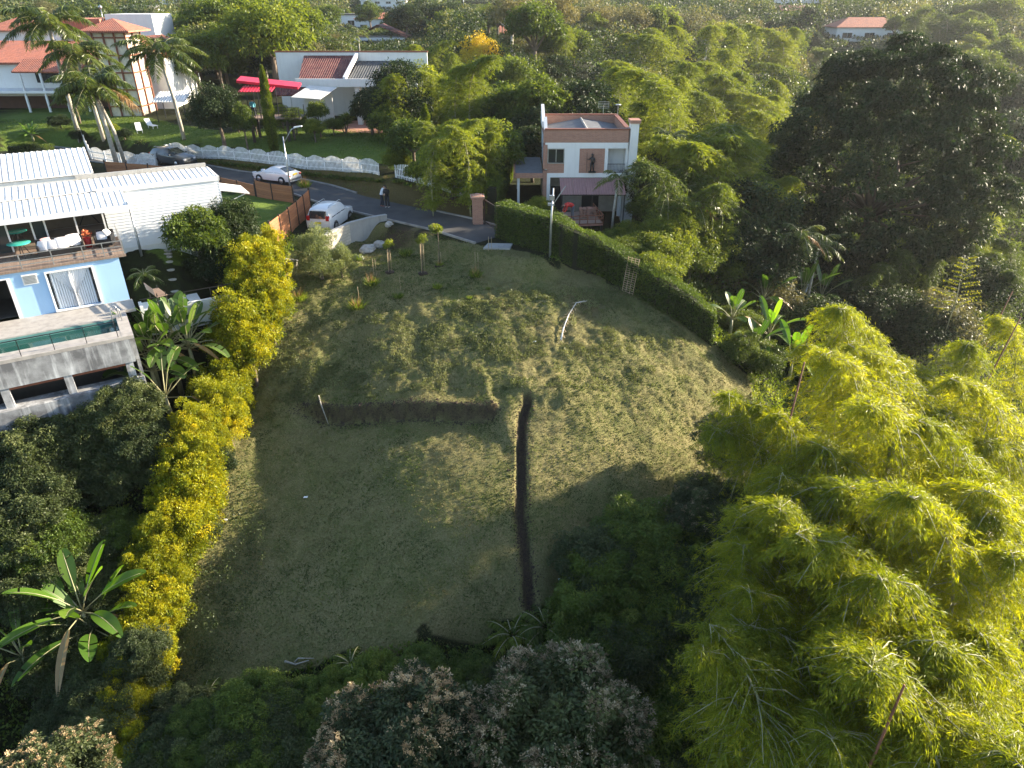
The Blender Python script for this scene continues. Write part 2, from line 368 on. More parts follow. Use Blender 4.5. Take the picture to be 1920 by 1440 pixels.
M['steel'] = paint('galvanised_steel', (.45, .46, .47), .35, .15, 4, metal=.7)
M['glass'] = glass_mat('dark_glass')
M['glass_g'] = glass_mat('green_glass', (.05, .09, .08), .05)
M['redroof'] = paint('red_metal_roof', (.62, .02, .05), .35, .15, 2)
M['awning'] = paint('pale_awning', (.70, .68, .64), .6, .15, 2)
M['maroon_sheet'] = wall_mat('maroon_sheet', (.36, .20, .19), (.22, .13, .12), .7)
M['brown_beam'] = paint('brown_beam', (.22, .075, .04), .6, .2)
M['rubber'] = paint('rubber', (.018, .018, .018), .8, .2, 6)
M['rim'] = paint('alloy', (.45, .45, .46), .3, .1, 5, metal=.8)
M['skin'] = paint('skin', (.42, .24, .16), .6, .05)
M['bark'] = paint('bark', (.16, .12, .09), .9, .45, 5, dirt=(.06, .045, .035))
M['bark_pale'] = paint('pale_bark', (.42, .39, .33), .9, .3, 4, dirt=(.2, .17, .13))
M['culm'] = paint('bamboo_culm', (.34, .32, .17), .5, .35, 3)
M['culm_dead'] = paint('dead_culm', (.20, .075, .035), .7, .35, 3)
M['soil'] = paint('dark_soil', (.055, .036, .024), .95, .4, 2)
M['rock'] = paint('pale_rock', (.42, .40, .36), .9, .35, 3)
M['straw'] = paint('dry_stalk', (.45, .34, .2), .8, .3, 4)
M['tiles_pink'] = brick_mat('terrace_tiles', (.48, .22, .16), (.40, .18, .13), (.3, .2, .15), bw=.3, bh=.3)
M['cloth_white'] = paint('white_cloth', (.75, .70, .68), .9, .1, 5)
# carpaint
def car_mat(name, c, rough=.25, metal=0.0):
    m, nt, bs = new_mat(name); bs.inputs['Base Color'].default_value = (*c, 1); bs.inputs['Roughness'].default_value = rough
    bs.inputs['Metallic'].default_value = metal; bs.inputs['Coat Weight'].default_value = .6; bs.inputs['Coat Roughness'].default_value = .06
    nt.links.new(mix(nt, c, tuple(x * .8 for x in c), noise(nt, 2, 4)), bs.inputs['Base Color']); return m
M['car_white'] = car_mat('white_car_paint', (.80, .80, .80)); M['car_grey'] = car_mat('grey_car_paint', (.10, .11, .12), .3, .5)
M['lamp_red'] = paint('red_lens', (.45, .01, .015), .2, .05); M['lamp_clear'] = paint('clear_lens', (.6, .6, .62), .1, .05)
M['plate'] = paint('yellow_plate', (.75, .52, .02), .5, .05)

# ------------------------------------------------------------------ ground
def inpoly(x, y, P):
    x = np.asarray(x); c = np.zeros(x.shape, bool); n = len(P)
    for i in range(n):
        x0, y0 = P[i][:2]; x1, y1 = P[(i + 1) % n][:2]
        if y0 == y1: continue
        c ^= ((y0 > y) != (y1 > y)) & (x < (x1 - x0) * (y - y0) / (y1 - y0) + x0)
    return c
def gpoly(pts): return [on_ground(*p) for p in pts]
LAWN = gpoly([(515,530),(545,480),(600,440),(655,418),(760,432),(880,455),(960,472),(1040,493),(1100,508),(1190,556),(1338,648),(1400,700),(1420,850),(1380,960),(1250,1050),(1100,1100),(1010,1180),(900,1215),(650,1230),(450,1290),(330,1335),(290,1250),(380,1000),(415,800),(430,680),(480,580)])
GARDEN = [gpoly([(0,210),(140,200),(420,250),(560,235),(760,250),(820,300),(760,318),(600,295),(480,288),(330,270),(250,272),(160,262),(90,290),(0,285)]),
          gpoly([(290,500),(340,500),(500,470),(560,400),(550,375),(440,358),(400,370),(330,460),(280,475)])]
VERGE = gpoly([(330,285),(480,300),(600,312),(700,325),(780,345),(870,370),(900,420),(860,412),(740,385),(620,360),(520,338),(340,308)])
LAWNF = [np.array([(24, 140), (60, 150), (50, 175), (15, 170)]), np.array([(-22,225),(12,225),(16,262),(-20,265)])]
gx = np.concatenate([np.linspace(-425, -310, 8), np.linspace(-300, -62, 50), np.linspace(-60, -28.4, 60), np.arange(-28, 18, .115), np.linspace(18.4, 60, 75), np.linspace(62, 300, 52), np.linspace(310, 425, 8)])
gy = np.concatenate([np.linspace(-60, 10, 24), np.linspace(11, 17.8, 22), np.arange(18, 56, .115), np.linspace(56.3, 100, 110), np.linspace(101, 300, 90), np.linspace(304, 625, 60)])
GX, GY = np.meshgrid(gx, gy); GZ = H(GX, GY)
V = np.stack([GX.ravel(), GY.ravel(), GZ.ravel()], 1)
nx, ny = len(gx), len(gy)
ii = (np.arange(ny - 1)[:, None] * nx + np.arange(nx - 1)[None, :]).ravel()
F = np.stack([ii, ii + 1, ii + nx + 1, ii + nx], 1)
wx = GX.ravel() + (vnoise(GX.ravel(), GY.ravel(), .9, 7) - .5) * 1.6; wy = GY.ravel() + (vnoise(GX.ravel(), GY.ravel(), .9, 8) - .5) * 1.6
lawn = inpoly(wx, wy, LAWN).astype(float)
lush = np.zeros(len(V))
for P in GARDEN: lush = np.maximum(lush, inpoly(wx, wy, P))
for P in LAWNF: lush = np.maximum(lush, inpoly(wx, wy, P))
verge = inpoly(GX.ravel(), GY.ravel(), VERGE).astype(float)
dstep, sstep, tstep = seg_dist(V[:, 0], V[:, 1], STEP); ddit, _, _ = seg_dist(V[:, 0], V[:, 1], DITCH)
bare = .9 * np.clip((.20 - np.abs(dstep + .02)) / .12, 0, 1) * np.clip(tstep / .1, 0, 1) * np.clip((1 - tstep) / .04, 0, 1)
bare = np.maximum(bare, .9 * np.clip((.28 - ddit) / .08, 0, 1))
pit = on_ground(735, 455); bare = np.maximum(bare, np.clip(1.6 - np.hypot((V[:, 0] - pit[0]) / 1.9, (V[:, 1] - pit[1]) / 1.0), 0, 1) * .9)
for px, py, rx in [(1160,545,.8),(1100,570,1.2),(950,580,.5)]:
    q = on_ground(px, py); bare = np.maximum(bare, np.clip(1.3 - np.hypot(V[:, 0] - q[0], V[:, 1] - q[1]) / rx, 0, 1) * .6)
gm, nt, bs = new_mat('ground_cover')
def attr(n):
    a = nt.nodes.new('ShaderNodeAttribute'); a.attribute_name = n; return a.outputs['Fac']
co = coord(nt)
n1 = noise(nt, .32, 6, co, .65); n2 = noise(nt, 2.2, 6, co, .7); n3 = noise(nt, 14, 5, co, .75); n4 = noise(nt, 60, 3, co, .7)
dry = ramp(nt, n3, [(.25, (.105, .088, .040)), (.5, (.22, .19, .085)), (.78, (.36, .315, .155))])
green = ramp(nt, n3, [(.25, (.05, .062, .018)), (.55, (.125, .145, .042)), (.8, (.23, .235, .085))])
gf = ramp(nt, mix(nt, n1, n2, .5), [(.42, (.08, .08, .08)), (.64, (.85, .85, .85))])
lawnc = mix(nt, dry, green, gf)
lawnc = mix(nt, lawnc, (.6, .6, .6), ramp(nt, n4, [(.35, (.8, .8, .8)), (.6, (0, 0, 0))]), 'MULTIPLY')
wild = ramp(nt, n2, [(.3, (.016, .013, .008)), (.55, (.022, .028, .010)), (.8, (.05, .06, .02))])
lushc = ramp(nt, mix(nt, n2, n3, .5), [(.3, (.05, .09, .015)), (.7, (.15, .20, .04))])
vergec = mix(nt, dry, green, .35); vergec = mix(nt, vergec, (.62, .5, .45), 1.0, 'MULTIPLY')
c = mix(nt, wild, lawnc, attr('lawn')); c = mix(nt, c, lushc, attr('lush')); c = mix(nt, c, vergec, attr('verge'))
c = mix(nt, c, ramp(nt, n3, [(.3, (.03, .023, .016)), (.7, (.095, .068, .045))]), attr('bare'))
nt.links.new(c, bs.inputs['Base Color']); bs.inputs['Roughness'].default_value = .95; bs.inputs['Specular IOR Level'].default_value = .1
bump(nt, bs, mix(nt, n3, n4, .4), .9, .06)
ground = tag(link('ground', np_mesh('ground', V, F, [gm], dict(lawn=lawn, lush=lush, verge=verge, bare=bare), smooth=True)), kind='structure')

# road with raised kerbs
def offset_path(pts, d):
    out = []
    for i in range(len(pts)):
        a = pts[max(i - 1, 0)]; b = pts[min(i + 1, len(pts) - 1)]; t = np.array([b[0] - a[0], b[1] - a[1]]); t = t / np.linalg.norm(t)
        out.append((pts[i][0] - t[1] * d, pts[i][1] + t[0] * d))
    return out
def dense(pts, n):
    P = np.array([p[:2] for p in pts]); s = np.concatenate([[0], np.cumsum(np.hypot(*np.diff(P, axis=0).T))]); u = np.linspace(0, s[-1], n)
    return [(np.interp(q, s, P[:, 0]), np.interp(q, s, P[:, 1])) for q in u]
RC = dense(ROADC[1:], 70)
# end of the drive under the gate
hw = 1.95
L_, R_ = offset_path(RC, hw), offset_path(RC, -hw)
rz = [max(h1(*p), h1(*a), h1(*b)) + .03 for p, a, b in zip(RC, L_, R_)]
rz = list(np.convolve(np.pad(rz, 3, mode='edge'), np.ones(7) / 7, 'valid'))
b = MB(); k = len(RC)
b.add([(*p, z) for p, z in zip(L_, rz)] + [(*p, z) for p, z in zip(R_, rz)], [(i, i + 1, k + i + 1, k + i) for i in range(k - 1)])
tag(b.build('road', M['asphalt']), kind='structure')
b = MB()
for sgn in (1, -1):
    a1 = offset_path(RC, sgn * (hw + .004)); a2 = offset_path(RC, sgn * (hw + .17))
    for i in range(k - 1):
        if sgn < 0 and 8 < i < 20: continue
        z0 = rz[i]; z1 = rz[i + 1]
        b.add([(*a1[i], z0 - .3), (*a2[i], z0 - .3), (*a2[i + 1], z1 - .3), (*a1[i + 1], z1 - .3), (*a1[i], z0 + .1), (*a2[i], z0 + .1), (*a2[i + 1], z1 + .1), (*a1[i + 1], z1 + .1)],
              [(4,5,6,7),(0,1,5,4),(2,3,7,6),(0,4,7,3),(1,2,6,5)])
tag(b.build('road_kerb', M['kerb']), kind='structure')
# ------------------------------------------------------------------ blue house by the pool (local frame: x along the front to the right, y back)
BO = np.array([-20.3, 35.3]); BA = R(31.5)
def bw(u, v, z): return (BO[0] + u * math.cos(BA) - v * math.sin(BA), BO[1] + u * math.sin(BA) + v * math.cos(BA), z)
def corrug(mb, x0, x1, ya, za, yb, zb, pitch=.28, amp=.028, th=.05):
    """a ribbed metal sheet running from (ya, za) up to (yb, zb)"""
    n = max(2, int((x1 - x0) / pitch)); prof = []
    for i in range(n):
        a = x0 + (x1 - x0) * i / n; wd = (x1 - x0) / n
        prof += [(a, 0), (a + wd * .62, 0), (a + wd * .7, amp), (a + wd * .92, amp)]
    prof.append((x1, 0)); k = len(prof)
    v = [(x, ya, za + h) for x, h in prof] + [(x, yb, zb + h) for x, h in prof] + [(x, ya, za - th) for x, h in prof] + [(x, yb, zb - th) for x, h in prof]
    f = []
    for i in range(k - 1): f += [(i, i + 1, k + i + 1, k + i), (2 * k + i + 1, 2 * k + i, 3 * k + i, 3 * k + i + 1), (i + 1, i, 2 * k + i, 2 * k + i + 1)]
    f += [(0, k, 3 * k, 2 * k), (k - 1, 3 * k - 1, 4 * k - 1, 2 * k - 1)]
    return mb.add(v, f)
bh = empty('blue_house', bw(0, 0, 0), BA, 'blue walled house with white ribbed metal roofs and a narrow pool', 'house')
# lower storey
b = MB()
b.box(-3.32, -1.34, .02, .3, .95, 1.06); b.box(-3.32, -1.34, 0, .3, 3.02, 3.3); b.box(-1.34, 0, 0, .3, .95, 3.3); b.box(-4.86, -3.32, 0, .3, .95, 3.3)
b.box(-12, -4.86, 0, .3, 3.06, 3.3); b.box(-12, -7.6, 0, .3, .95, 3.06); b.box(-.3, 0, .3, 9, .95, 3.3)
b.build('wall', M['blue'], bh)
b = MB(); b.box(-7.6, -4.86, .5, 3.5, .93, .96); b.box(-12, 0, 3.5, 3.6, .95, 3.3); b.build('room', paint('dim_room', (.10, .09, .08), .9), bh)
def window(par, x0, x1, y, z0, z1, nm=2, th=.06, d=.1, mat='white_clean', glass='glass', back=.12):
    f = MB(); f.box(x0 - th, x1 + th, y - d, y, z1, z1 + th); f.box(x0 - th, x1 + th, y - d - .03, y, z0 - th, z0)
    f.box(x0 - th, x0, y - d, y, z0, z1); f.box(x1, x1 + th, y - d, y, z0, z1)
    for i in range(1, nm): xx = x0 + (x1 - x0) * i / nm; f.box(xx - .025, xx + .025, y - d * .7, y, z0, z1)
    fr = f.build('window', M[mat], par)
    g = MB(); g.box(x0, x1, y + back - .02, y + back, z0, z1); g.build('pane', M[glass], fr); return fr
wn = window(bh, -3.32, -1.34, 0, 1.06, 3.02, 2, .07)
g = MB()                                               # tied-back curtains
for s, cx0, cx1 in ((1, -3.1, -2.34), (-1, -1.5, -2.32)):
    n = 26
    for i in range(n):
        pass
    rows = [(3.0, 1.0), (2.6, .97), (2.3, .95), (2.0, .97), (1.8, 1.0), (1.5, 1.02), (1.1, 1.04)]
    vv = []
    for zz, ex in rows:
        for i in range(n + 1):
            t = i / n; lo_ = {3.0: 0, 2.6: .25, 2.3: .5, 2.0: .74, 1.8: .86, 1.5: .8, 1.1: .74}[zz]; x = cx0 + (cx1 - cx0) * (lo_ + (ex - lo_) * t); vv.append((x, .04 + .035 * math.sin(i * 1.9 + zz), zz))
    g.add(vv, [(r * (n + 1) + i, r * (n + 1) + i + 1, (r + 1) * (n + 1) + i + 1, (r + 1) * (n + 1) + i) for r in range(len(rows) - 1) for i in range(n)], True)
g.build('curtain', M['awning'], wn) if False else None
sh = MB(); n = 60; sh.add([(-3.2 + 1.75 * i / n, .085 + .022 * math.sin(i * 1.7), z) for z in (1.08, 3.0) for i in range(n + 1)], [(i, i + 1, n + 2 + i, n + 1 + i) for i in range(n)], True); sh.build('sheer', paint('sheer_curtain', (.62, .67, .74), .9, .05), wn)
g.build('curtain', paint('curtain', (.78, .80, .84), .9, .05), wn)
f = MB(); f.box(-4.36, -3.70, -.05, 0, 2.60, 3.12); vt = f.build('vent', M['white_clean'], bh)
f = MB()
for i in range(6): f.box(-4.30, -3.76, -.07, -.052, 2.66 + i * .07, 2.70 + i * .07)
f.build('louvre', M['steel'], vt)
f = MB(); f.box(-5.0, -4.86, -.03, .32, .97, 3.06); f.box(-7.6, -5.0, -.03, .32, 3.0, 3.06); f.box(-6.2, -6.14, .1, .18, .97, 3.0); f.build('door_frame', M['white_clean'], bh)
g = MB(); g.box(-7.6, -6.2, .12, .14, .97, 3.0); g.build('sliding_door', M['glass'], bh)
# deck, railing, glazed upper room
b = MB(); b.box(-12, .36, -.12, 3.55, 3.302, 3.42); b.build('balcony_deck', M['wood_grey'], bh)
b = MB()
for z in (3.62, 3.84, 4.12): b.bar((-12, -.05, z), (.32, -.05, z), .035, .035); b.bar((.32, -.05, z), (.32, 3.4, z), .035, .035)
for x in (-11, -9.6, -8.2, -6.8, -5.45, -4.2, -2.85, -1.5, -.6, .32): b.bar((x, -.05, 3.42), (x, -.05, 4.12), .045, .045)
b.build('railing', M['steel'], bh)
for x in (-5.4, -4.55, -3.45, -2.85, -1.45, -.12):
    b = MB(); b.box(x - .04, x + .04, 3.25, 3.33, 3.42, 5.32); b.build('glazing_post', M['white_clean'], bh)
b = MB()
for x0, x1 in ((-8.2, -4.6), (-3.41, -2.9)): b.box(x0, x1, 3.28, 3.30, 3.42, 5.3)
b.build('glass_wall', glass_mat('clear_glazing', (.04, .05, .05), .05), bh)
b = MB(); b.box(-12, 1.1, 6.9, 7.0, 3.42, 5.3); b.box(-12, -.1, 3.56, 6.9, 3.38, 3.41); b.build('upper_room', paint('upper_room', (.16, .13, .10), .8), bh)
b = MB()                                               # steel cross bracing inside
for a, c in (((-1.3, 6.8, 3.5), (-.3, 6.8, 5.2)), ((-.3, 6.8, 3.5), (-1.3, 6.8, 5.2))): b.bar(a, c, .05, .05)
b.build('bracing', M['black'], bh)
# roofs
b = MB(); corrug(b, -12, 1.15, 1.95, 5.38, 4.02, 5.80); b.build('verandah_roof', M['metalroof'], bh)
b = MB(); b.box(-12, 1.17, 1.86, 1.94, 5.16, 5.40); b.box(1.155, 1.2, 1.94, 4.0, 5.2, 5.5); b.build('fascia', M['white_clean'], bh)
b = MB(); corrug(b, -12, 6.2, 4.1, 5.86, 6.62, 6.02, .3); b.build('flat_roof', M['metalroof'], bh)
b = MB(); corrug(b, -12, .1, 6.9, 6.3, 11.4, 7.0, .3); b.build('main_roof', M['metalroof'], bh)
b = MB(); b.box(-12, 0, 7.0, 12, 3, 6.2); b.build('main_wall', M['white'], bh)
b = MB(); b.box(-.85, 6.1, 6.64, 6.82, 5.9, 6.25); b.build('parapet', M['concrete'], bh)
b = MB(); b.box(6.2, 6.3, 4.0, 6.8, 5.7, 5.93); b.box(-.1, 6.3, 4.0, 4.08, 5.7, 5.95); b.build('roof_edge', M['white_clean'], bh)
b = MB()                                               # lapped siding wall
z = 2.55; i = 0
while z < 5.68:
    z1 = min(z + .165, 5.69)
    b.add([(.02, 4.06, z), (6.24, 4.06, z), (6.24, 4.085, z1), (.02, 4.085, z1), (.02, 4.2, z), (6.24, 4.2, z), (6.24, 4.2, z1), (.02, 4.2, z1)], [(0,1,2,3),(0,4,5,1),(1,5,6,2),(0,3,7,4)])
    b.add([(6.24, 4.06, z), (6.24, 6.7, z), (6.22, 6.7, z1), (6.22, 4.06, z1)], [(0,1,2,3)]); z += .165
b.build('siding', M['siding'], bh)
b = MB(); b.box(.0, 6.2, 4.1, 6.7, 1.2, 2.545); b.build('plinth', M['white'], bh)
b = MB(); b.slab([(6.3, 4.3, 5.1), (7.9, 4.3, 4.7), (7.9, 6.6, 4.7), (6.3, 6.6, 5.1)], .06)
b.bar((6.24, 4.4, 4.2), (7.8, 4.4, 4.72), .04, .04); b.build('side_awning', M['awning'], bh)
# pool terrace
b = MB(); b.box(-12, -.9, -2.35, 0, .8, .96); b.box(-.9, -.4, -5.1, -.01, .8, .965); b.box(-.4, .1, -1.5, -.01, .8, .965); b.box(-12, -.9, -5.1, -4.2, .8, .96); b.build('terrace', paint('terrace_slabs', (.40, .37, .34), .8, .2, 3), bh)
b = MB(); b.box(-12, -.9, -2.37, -2.35, -.4, .9); b.box(-12, -.9, -4.2, -4.18, -.4, .9); b.box(-.92, -.9, -4.2, -2.35, -.4, .9); b.box(-12, -.9, -4.2, -2.35, -.5, -.4); b.build('pool_basin', paint('pool_tiles', (.14, .30, .28), .4, .2, 2), bh)
m, nt, bs = new_mat('pool_water'); bs.inputs['Base Color'].default_value = (.03, .12, .10, 1); bs.inputs['Roughness'].default_value = .05; bs.inputs['Alpha'].default_value = .6
bump(nt, bs, noise(nt, 3, 3), .12, .05); M['water'] = m
b = MB(); b.box(-12, -.93, -4.17, -2.38, -.3, .72); b.build('pool_water', M['water'], bh)
b = MB(); b.box(-12, -.6, -5.1, -4.95, -.38, .79); b.box(-12, -.4, -4.9, -4.75, -.38, .795); b.box(-.55, -.4, -4.75, 0, -2.2, .79)
for x in (-9.5, -6.0, -3.5, -.9): b.box(x - .17, x + .17, -5.05, -4.7, -2.6, -.38)
b.build('retaining_wall', M['concrete_stain'], bh)
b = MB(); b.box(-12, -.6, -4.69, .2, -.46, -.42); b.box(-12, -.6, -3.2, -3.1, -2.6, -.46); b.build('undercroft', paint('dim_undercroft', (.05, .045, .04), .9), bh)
b = MB(); b.box(-12, -.45, -5.4, -4.4, -2.3, -1.35); b.build('footing', M['concrete_stain'], bh)
b = MB(); b.bar((-12, -4.98, -.46), (-1, -4.98, -.46), .12, .10); b.build('timber_beam', M['brown_beam'], bh)
b = MB(); b.bar((-12, -5.0, 1.75), (-1.0, -5.0, 1.75), .035, .035)
for i in range(9): b.bar((-1.05 - i * 1.3, -5.0, .96), (-1.05 - i * 1.3, -5.0, 1.75), .03, .03)
b.build('pool_railing', M['black'], bh)
b = MB()
for dx in (0, .42): b.tube([(-.75 + dx * .2, -2.5 - dx, .9), (-.75 + dx * .2, -2.5 - dx, 1.5), (-.85 + dx * .2, -2.55 - dx, 1.68), (-1.05, -2.6 - dx, 1.6), (-1.1, -2.6 - dx, .5)], .025)
b.build('pool_ladder', M['steel'], bh)
# things on the deck (top-level)
def table(loc, label, c='table_green'):
    t = empty('round_table', loc, .3, label, 'table')
    b = MB(); b.lathe([(.05, .70), (.52, .70), (.54, .72), (.52, .74), (.05, .74)], n=22); b.build('tabletop', M[c], t)
    for k in range(4):
        a = k * math.pi / 2 + .5; b = MB(); b.bar((.1 * math.cos(a), .1 * math.sin(a), .7), (.4 * math.cos(a), .4 * math.sin(a), 0), .03, .03); b.build('leg', M['black'], t)
M['table_green'] = paint('turquoise_top', (.05, .42, .33), .15, .2, 4)
table(bw(-4.15, 2.1, 3.42), 'round turquoise glass table nearest the balcony railing of the blue house')
table(bw(-4.3, 4.6, 3.42), 'second turquoise round table, inside the glazed room behind the balcony table')
sf = empty('sofa', bw(-2.4, 1.6, 3.42), BA, 'dark wicker sofa heaped with pale cushions on the blue house balcony', 'sofa')
b = MB(); b.box(-1.05, 1.05, -.4, .45, .12, .4); b.box(-1.05, 1.05, .3, .45, .4, .8); b.box(-1.05, -.93, -.4, .3, .4, .6); b.box(.93, 1.05, -.4, .3, .4, .6); b.build('frame', M['black'], sf, .03)
def pillow(name, loc, s, rz, mat, parent=None, tilt=.9):
    b = MB(); n = 9; v = []
    for j in range(n):
        for i in range(n):
            x = i / (n - 1) * 2 - 1; y = j / (n - 1) * 2 - 1; h = (1 - x * x * .9) ** .5 * (1 - y * y * .9) ** .5 * .3
            v.append((x * s * (1 - .08 * y * y), y * s * (1 - .08 * x * x), h * s))
    v2 = [(x, y, -z) for x, y, z in v]; k = n * n
    f = [(j * n + i, j * n + i + 1, (j + 1) * n + i + 1, (j + 1) * n + i) for j in range(n - 1) for i in range(n - 1)]
    b.add(v, f, True); b.add(v2, [q[::-1] for q in f], True)
    o = b.build(name, mat, parent); o.location = loc; o.rotation_euler = (tilt, 0, rz); return o
pink = paint('pink_cloth', (.55, .34, .34), .9, .2, 6)
lab = ['cream cushion at the left end of the balcony sofa', 'cream cushion second from the left on the balcony sofa', 'large pale cushion in the middle of the balcony sofa', 'cream cushion at the right end of the balcony sofa', 'pink cushion lying among the cream ones on the sofa']
for i, (u, v, s) in enumerate([(-3.15, 1.45, .27), (-2.75, 1.35, .25), (-2.3, 1.35, .3), (-1.75, 1.5, .32), (-2.95, 1.65, .24)]):
    tag(pillow('cushion', bw(u, v, 4.0 + .03 * i), s, BA + .2 * (i - 2), pink if i == 4 else M['cloth_white']), lab[i], 'cushion', 'cushions on the balcony sofa')
ch = empty('armchair', bw(-.35, 2.0, 3.42), BA - .3, 'dark armchair holding pale bundles at the right end of the balcony', 'armchair')
b = MB(); b.box(-.42, .42, -.38, .4, .1, .42); b.box(-.42, .42, .28, .4, .42, .78); b.box(-.42, -.34, -.38, .3, .42, .62); b.box(.34, .42, -.38, .3, .42, .62); b.build('frame', M['black'], ch, .03)
tag(pillow('cushion', bw(-.45, 1.9, 3.98), .25, .4, M['cloth_white']), 'pale bundle of cloth resting in the dark armchair', 'cushion')
tag(pillow('cushion', bw(-.15, 2.0, 4.1), .2, 1.4, M['cloth_white']), 'smaller white bundle leaning by the armchair back', 'cushion')
def pot(loc, label, c, h=.4, r=.2, fl=(.6, .1, .05), leafc=True):
    t = empty('flower_pot', loc, 0, label, 'flower pot')
    b = MB(); b.lathe([(r * .7, 0), (r, h), (r * .85, h), (r * .8, h - .05)], n=14); b.build('pot', paint('pot_%s' % c[0], c, .6), t)
    rr = random.Random(5); b = MB()
    for k in range(60):
        a = rr.uniform(0, 6.28); e = rr.uniform(.2, 1.4); d = Vector((math.cos(a) * math.cos(e), math.sin(a) * math.cos(e), math.sin(e))); q = Vector((0, 0, h)) + d * rr.uniform(.1, .35)
        sdv = d.cross(Vector((0, 0, 1))).normalized() * .05; b.add([q, q + d * .07 + sdv, q + d * .15, q + d * .07 - sdv], [(0, 1, 2, 3)])
    b.build('blossoms', paint('blossom_%s' % fl[0], fl, .7, .5, 20), t)
pot(bw(-1.15, 2.2, 3.42), 'red square pot of orange flowers between the sofa and armchair', (.45, .03, .03), .5, .2, (.7, .2, .08))
# lamp post and garden pieces beside the house
def lamp_post(name, loc, h, label, arm=None, mat='steel', head=.28):
    t = empty(name, loc, 0, label, 'street lamp')
    b = MB(); b.tube([(0, 0, 0), (0, 0, h * .5), (0, 0, h)], [.075, .06, .045], 10); b.build('pole', M[mat], t)
    if arm:
        b = MB(); b.tube([(0, 0, h - .5), (arm[0] * .6, arm[1] * .6, h + arm[2] * .75), (arm[0], arm[1], h + arm[2])], .035); b.build('arm', M[mat], t)
        b = MB(); x, y, z = arm[0], arm[1], h + arm[2]; b.slab([(x - .3, y - .12, z + .02), (x + .35, y - .12, z + .1), (x + .35, y + .12, z + .1), (x - .3, y + .12, z + .02)], .09); b.build('lamp_head', M['white_clean'], t, .02)
    else:
        b = MB(); b.lathe([(.05, h), (.2, h + .05), (.22, h + .12), (.08, h + .2)], n=14); b.build('lamp_head', M['white_clean'], t)
    return t
lamp_post('lamp_post', bw(1.25, 3.2, 1.9), 3.3, 'thin grey lamp post with a white cap against the white siding', mat='steel')
bn = empty('bench', bw(1.3, -1.0, .97), BA + .2, 'dark wooden bench beside the right end of the blue wall', 'bench')
b = MB()
for i in range(5): b.box(-.25, .25, -.7, .7, .42, .45) if i == 9 else b.box(-.25 + i * .11, -.16 + i * .11, -.7, .7, .42, .45)
b.build('seat', M['wood_grey'], bn)
b = MB()
for i in range(3): b.bar((-.3 - i * .02, -.7, .55 + i * .14), (-.3 - i * .02, .7, .55 + i * .14), .02, .1)
b.build('backrest', M['wood_grey'], bn)
for x in (-.22, .22):
    for y in (-.62, .62): b = MB(); b.bar((x, y, 0), (x, y, .62), .05, .05); b.build('leg', M['black'], bn)
# white-walled side court with rail
ct = empty('courtyard_wall', bw(2.2, -1.2, 0), BA, 'low white wall with black handrail beside the blue house', 'wall')
b = MB(); b.box(-1.74, 3.0, .2, .35, -.9, .55); b.box(-1.9, -1.75, -.5, .3, -1, 1.05); b.box(-1.75, 1.2, .36, 2.2, .2, .3); b.build('wall', M['white'], ct)
b = MB(); b.bar((-1.8, .27, 1.15), (3.0, .27, 1.15), .04, .04)
for i in range(4): b.bar((-.85 + i * 1.27, .27, .5), (-.85 + i * 1.27, .27, 1.15), .04, .04)
b.build('handrail', M['black'], ct)
rr = random.Random(2)
for i in range(7):
    q = bw(2.3 + .06 * i, 1.0 + i * .42, 0); b = MB(); b.lathe([(.14, -.05), (.2, .0), (.2, .04), (.1, .05)], n=9)
    o = b.build('stepping_stone', M['rock']); o.location = (q[0], q[1], h1(q[0], q[1]) + .02); o.scale = (1.2, .8, 1)
    tag(o, 'round pale stepping stone in the garden path by the white siding', 'stepping stone', 'stepping stones beside the white siding')

# ------------------------------------------------------------------ brick house
BX, BY, BZ = 2.62, 58.0, -.75
def lz(z): return z - BZ
rh = empty('brick_house', (BX, BY, BZ), 0, 'two storey white and brick house with a sunken grey roof', 'house')
Wd = 6.5
b = MB()
b.box(0, Wd, 0, .25, lz(2.38), lz(2.72))            # slab band
b.box(0, Wd, 0, .25, lz(4.62), lz(5.06)); b.box(1.53, 2.72, .0, .25, lz(2.72), lz(4.62)); b.box(4.73, 4.98, .0, .25, lz(2.72), lz(4.62))
b.box(0, .25, .25, 8, lz(-.5), lz(5.0)); b.box(Wd - .1, Wd + .1, .25, 8, lz(-1.5), lz(5.06)); b.box(0, Wd, 7.8, 8, lz(-1), lz(5.0))
b.box(.25, Wd - .1, .26, 7.8, lz(2.4), lz(2.71)); b.box(.08, .45, .0, .3, 0, lz(2.38)); b.box(4.98, Wd - .1, 1.3, 1.45, lz(2.72), lz(4.62)); b.box(6.0, 6.3, .0, .3, 0, lz(2.38))
b.build('wall', M['white'], rh)
b = MB(); b.box(0, Wd, .0, .25, lz(5.06), lz(6.0)); b.box(.19, 1.53, .02, .25, lz(2.72), lz(3.46)); b.box(2.72, 4.73, .04, .25, lz(2.72), lz(4.62))
b.box(-.14, .18, -.02, .9, lz(-.5), lz(2.9)); b.box(-.14, .18, -.02, .9, lz(3.05), lz(4.9)); b.box(-.14, 0, -.02, .8, lz(5.06), lz(6.0))
b.box(0, Wd, 7.75, 8.05, lz(5.0), lz(6.05)); b.box(.0, .22, .25, 7.75, lz(5.0), lz(5.6)); b.box(Wd - .15, Wd + .1, .25, 7.75, lz(5.06), lz(6.0)); b.build('brickwork', M['brick'], rh)
b = MB(); b.box(-.05, Wd + .1, -.06, .32, lz(6.002), lz(6.1)); b.box(-.05, Wd + .1, 7.7, 8.1, lz(6.052), lz(6.13)); b.box(Wd - .2, Wd + .15, .32, 7.7, lz(6.002), lz(6.1)); b.build('coping', M['brown_beam'], rh)
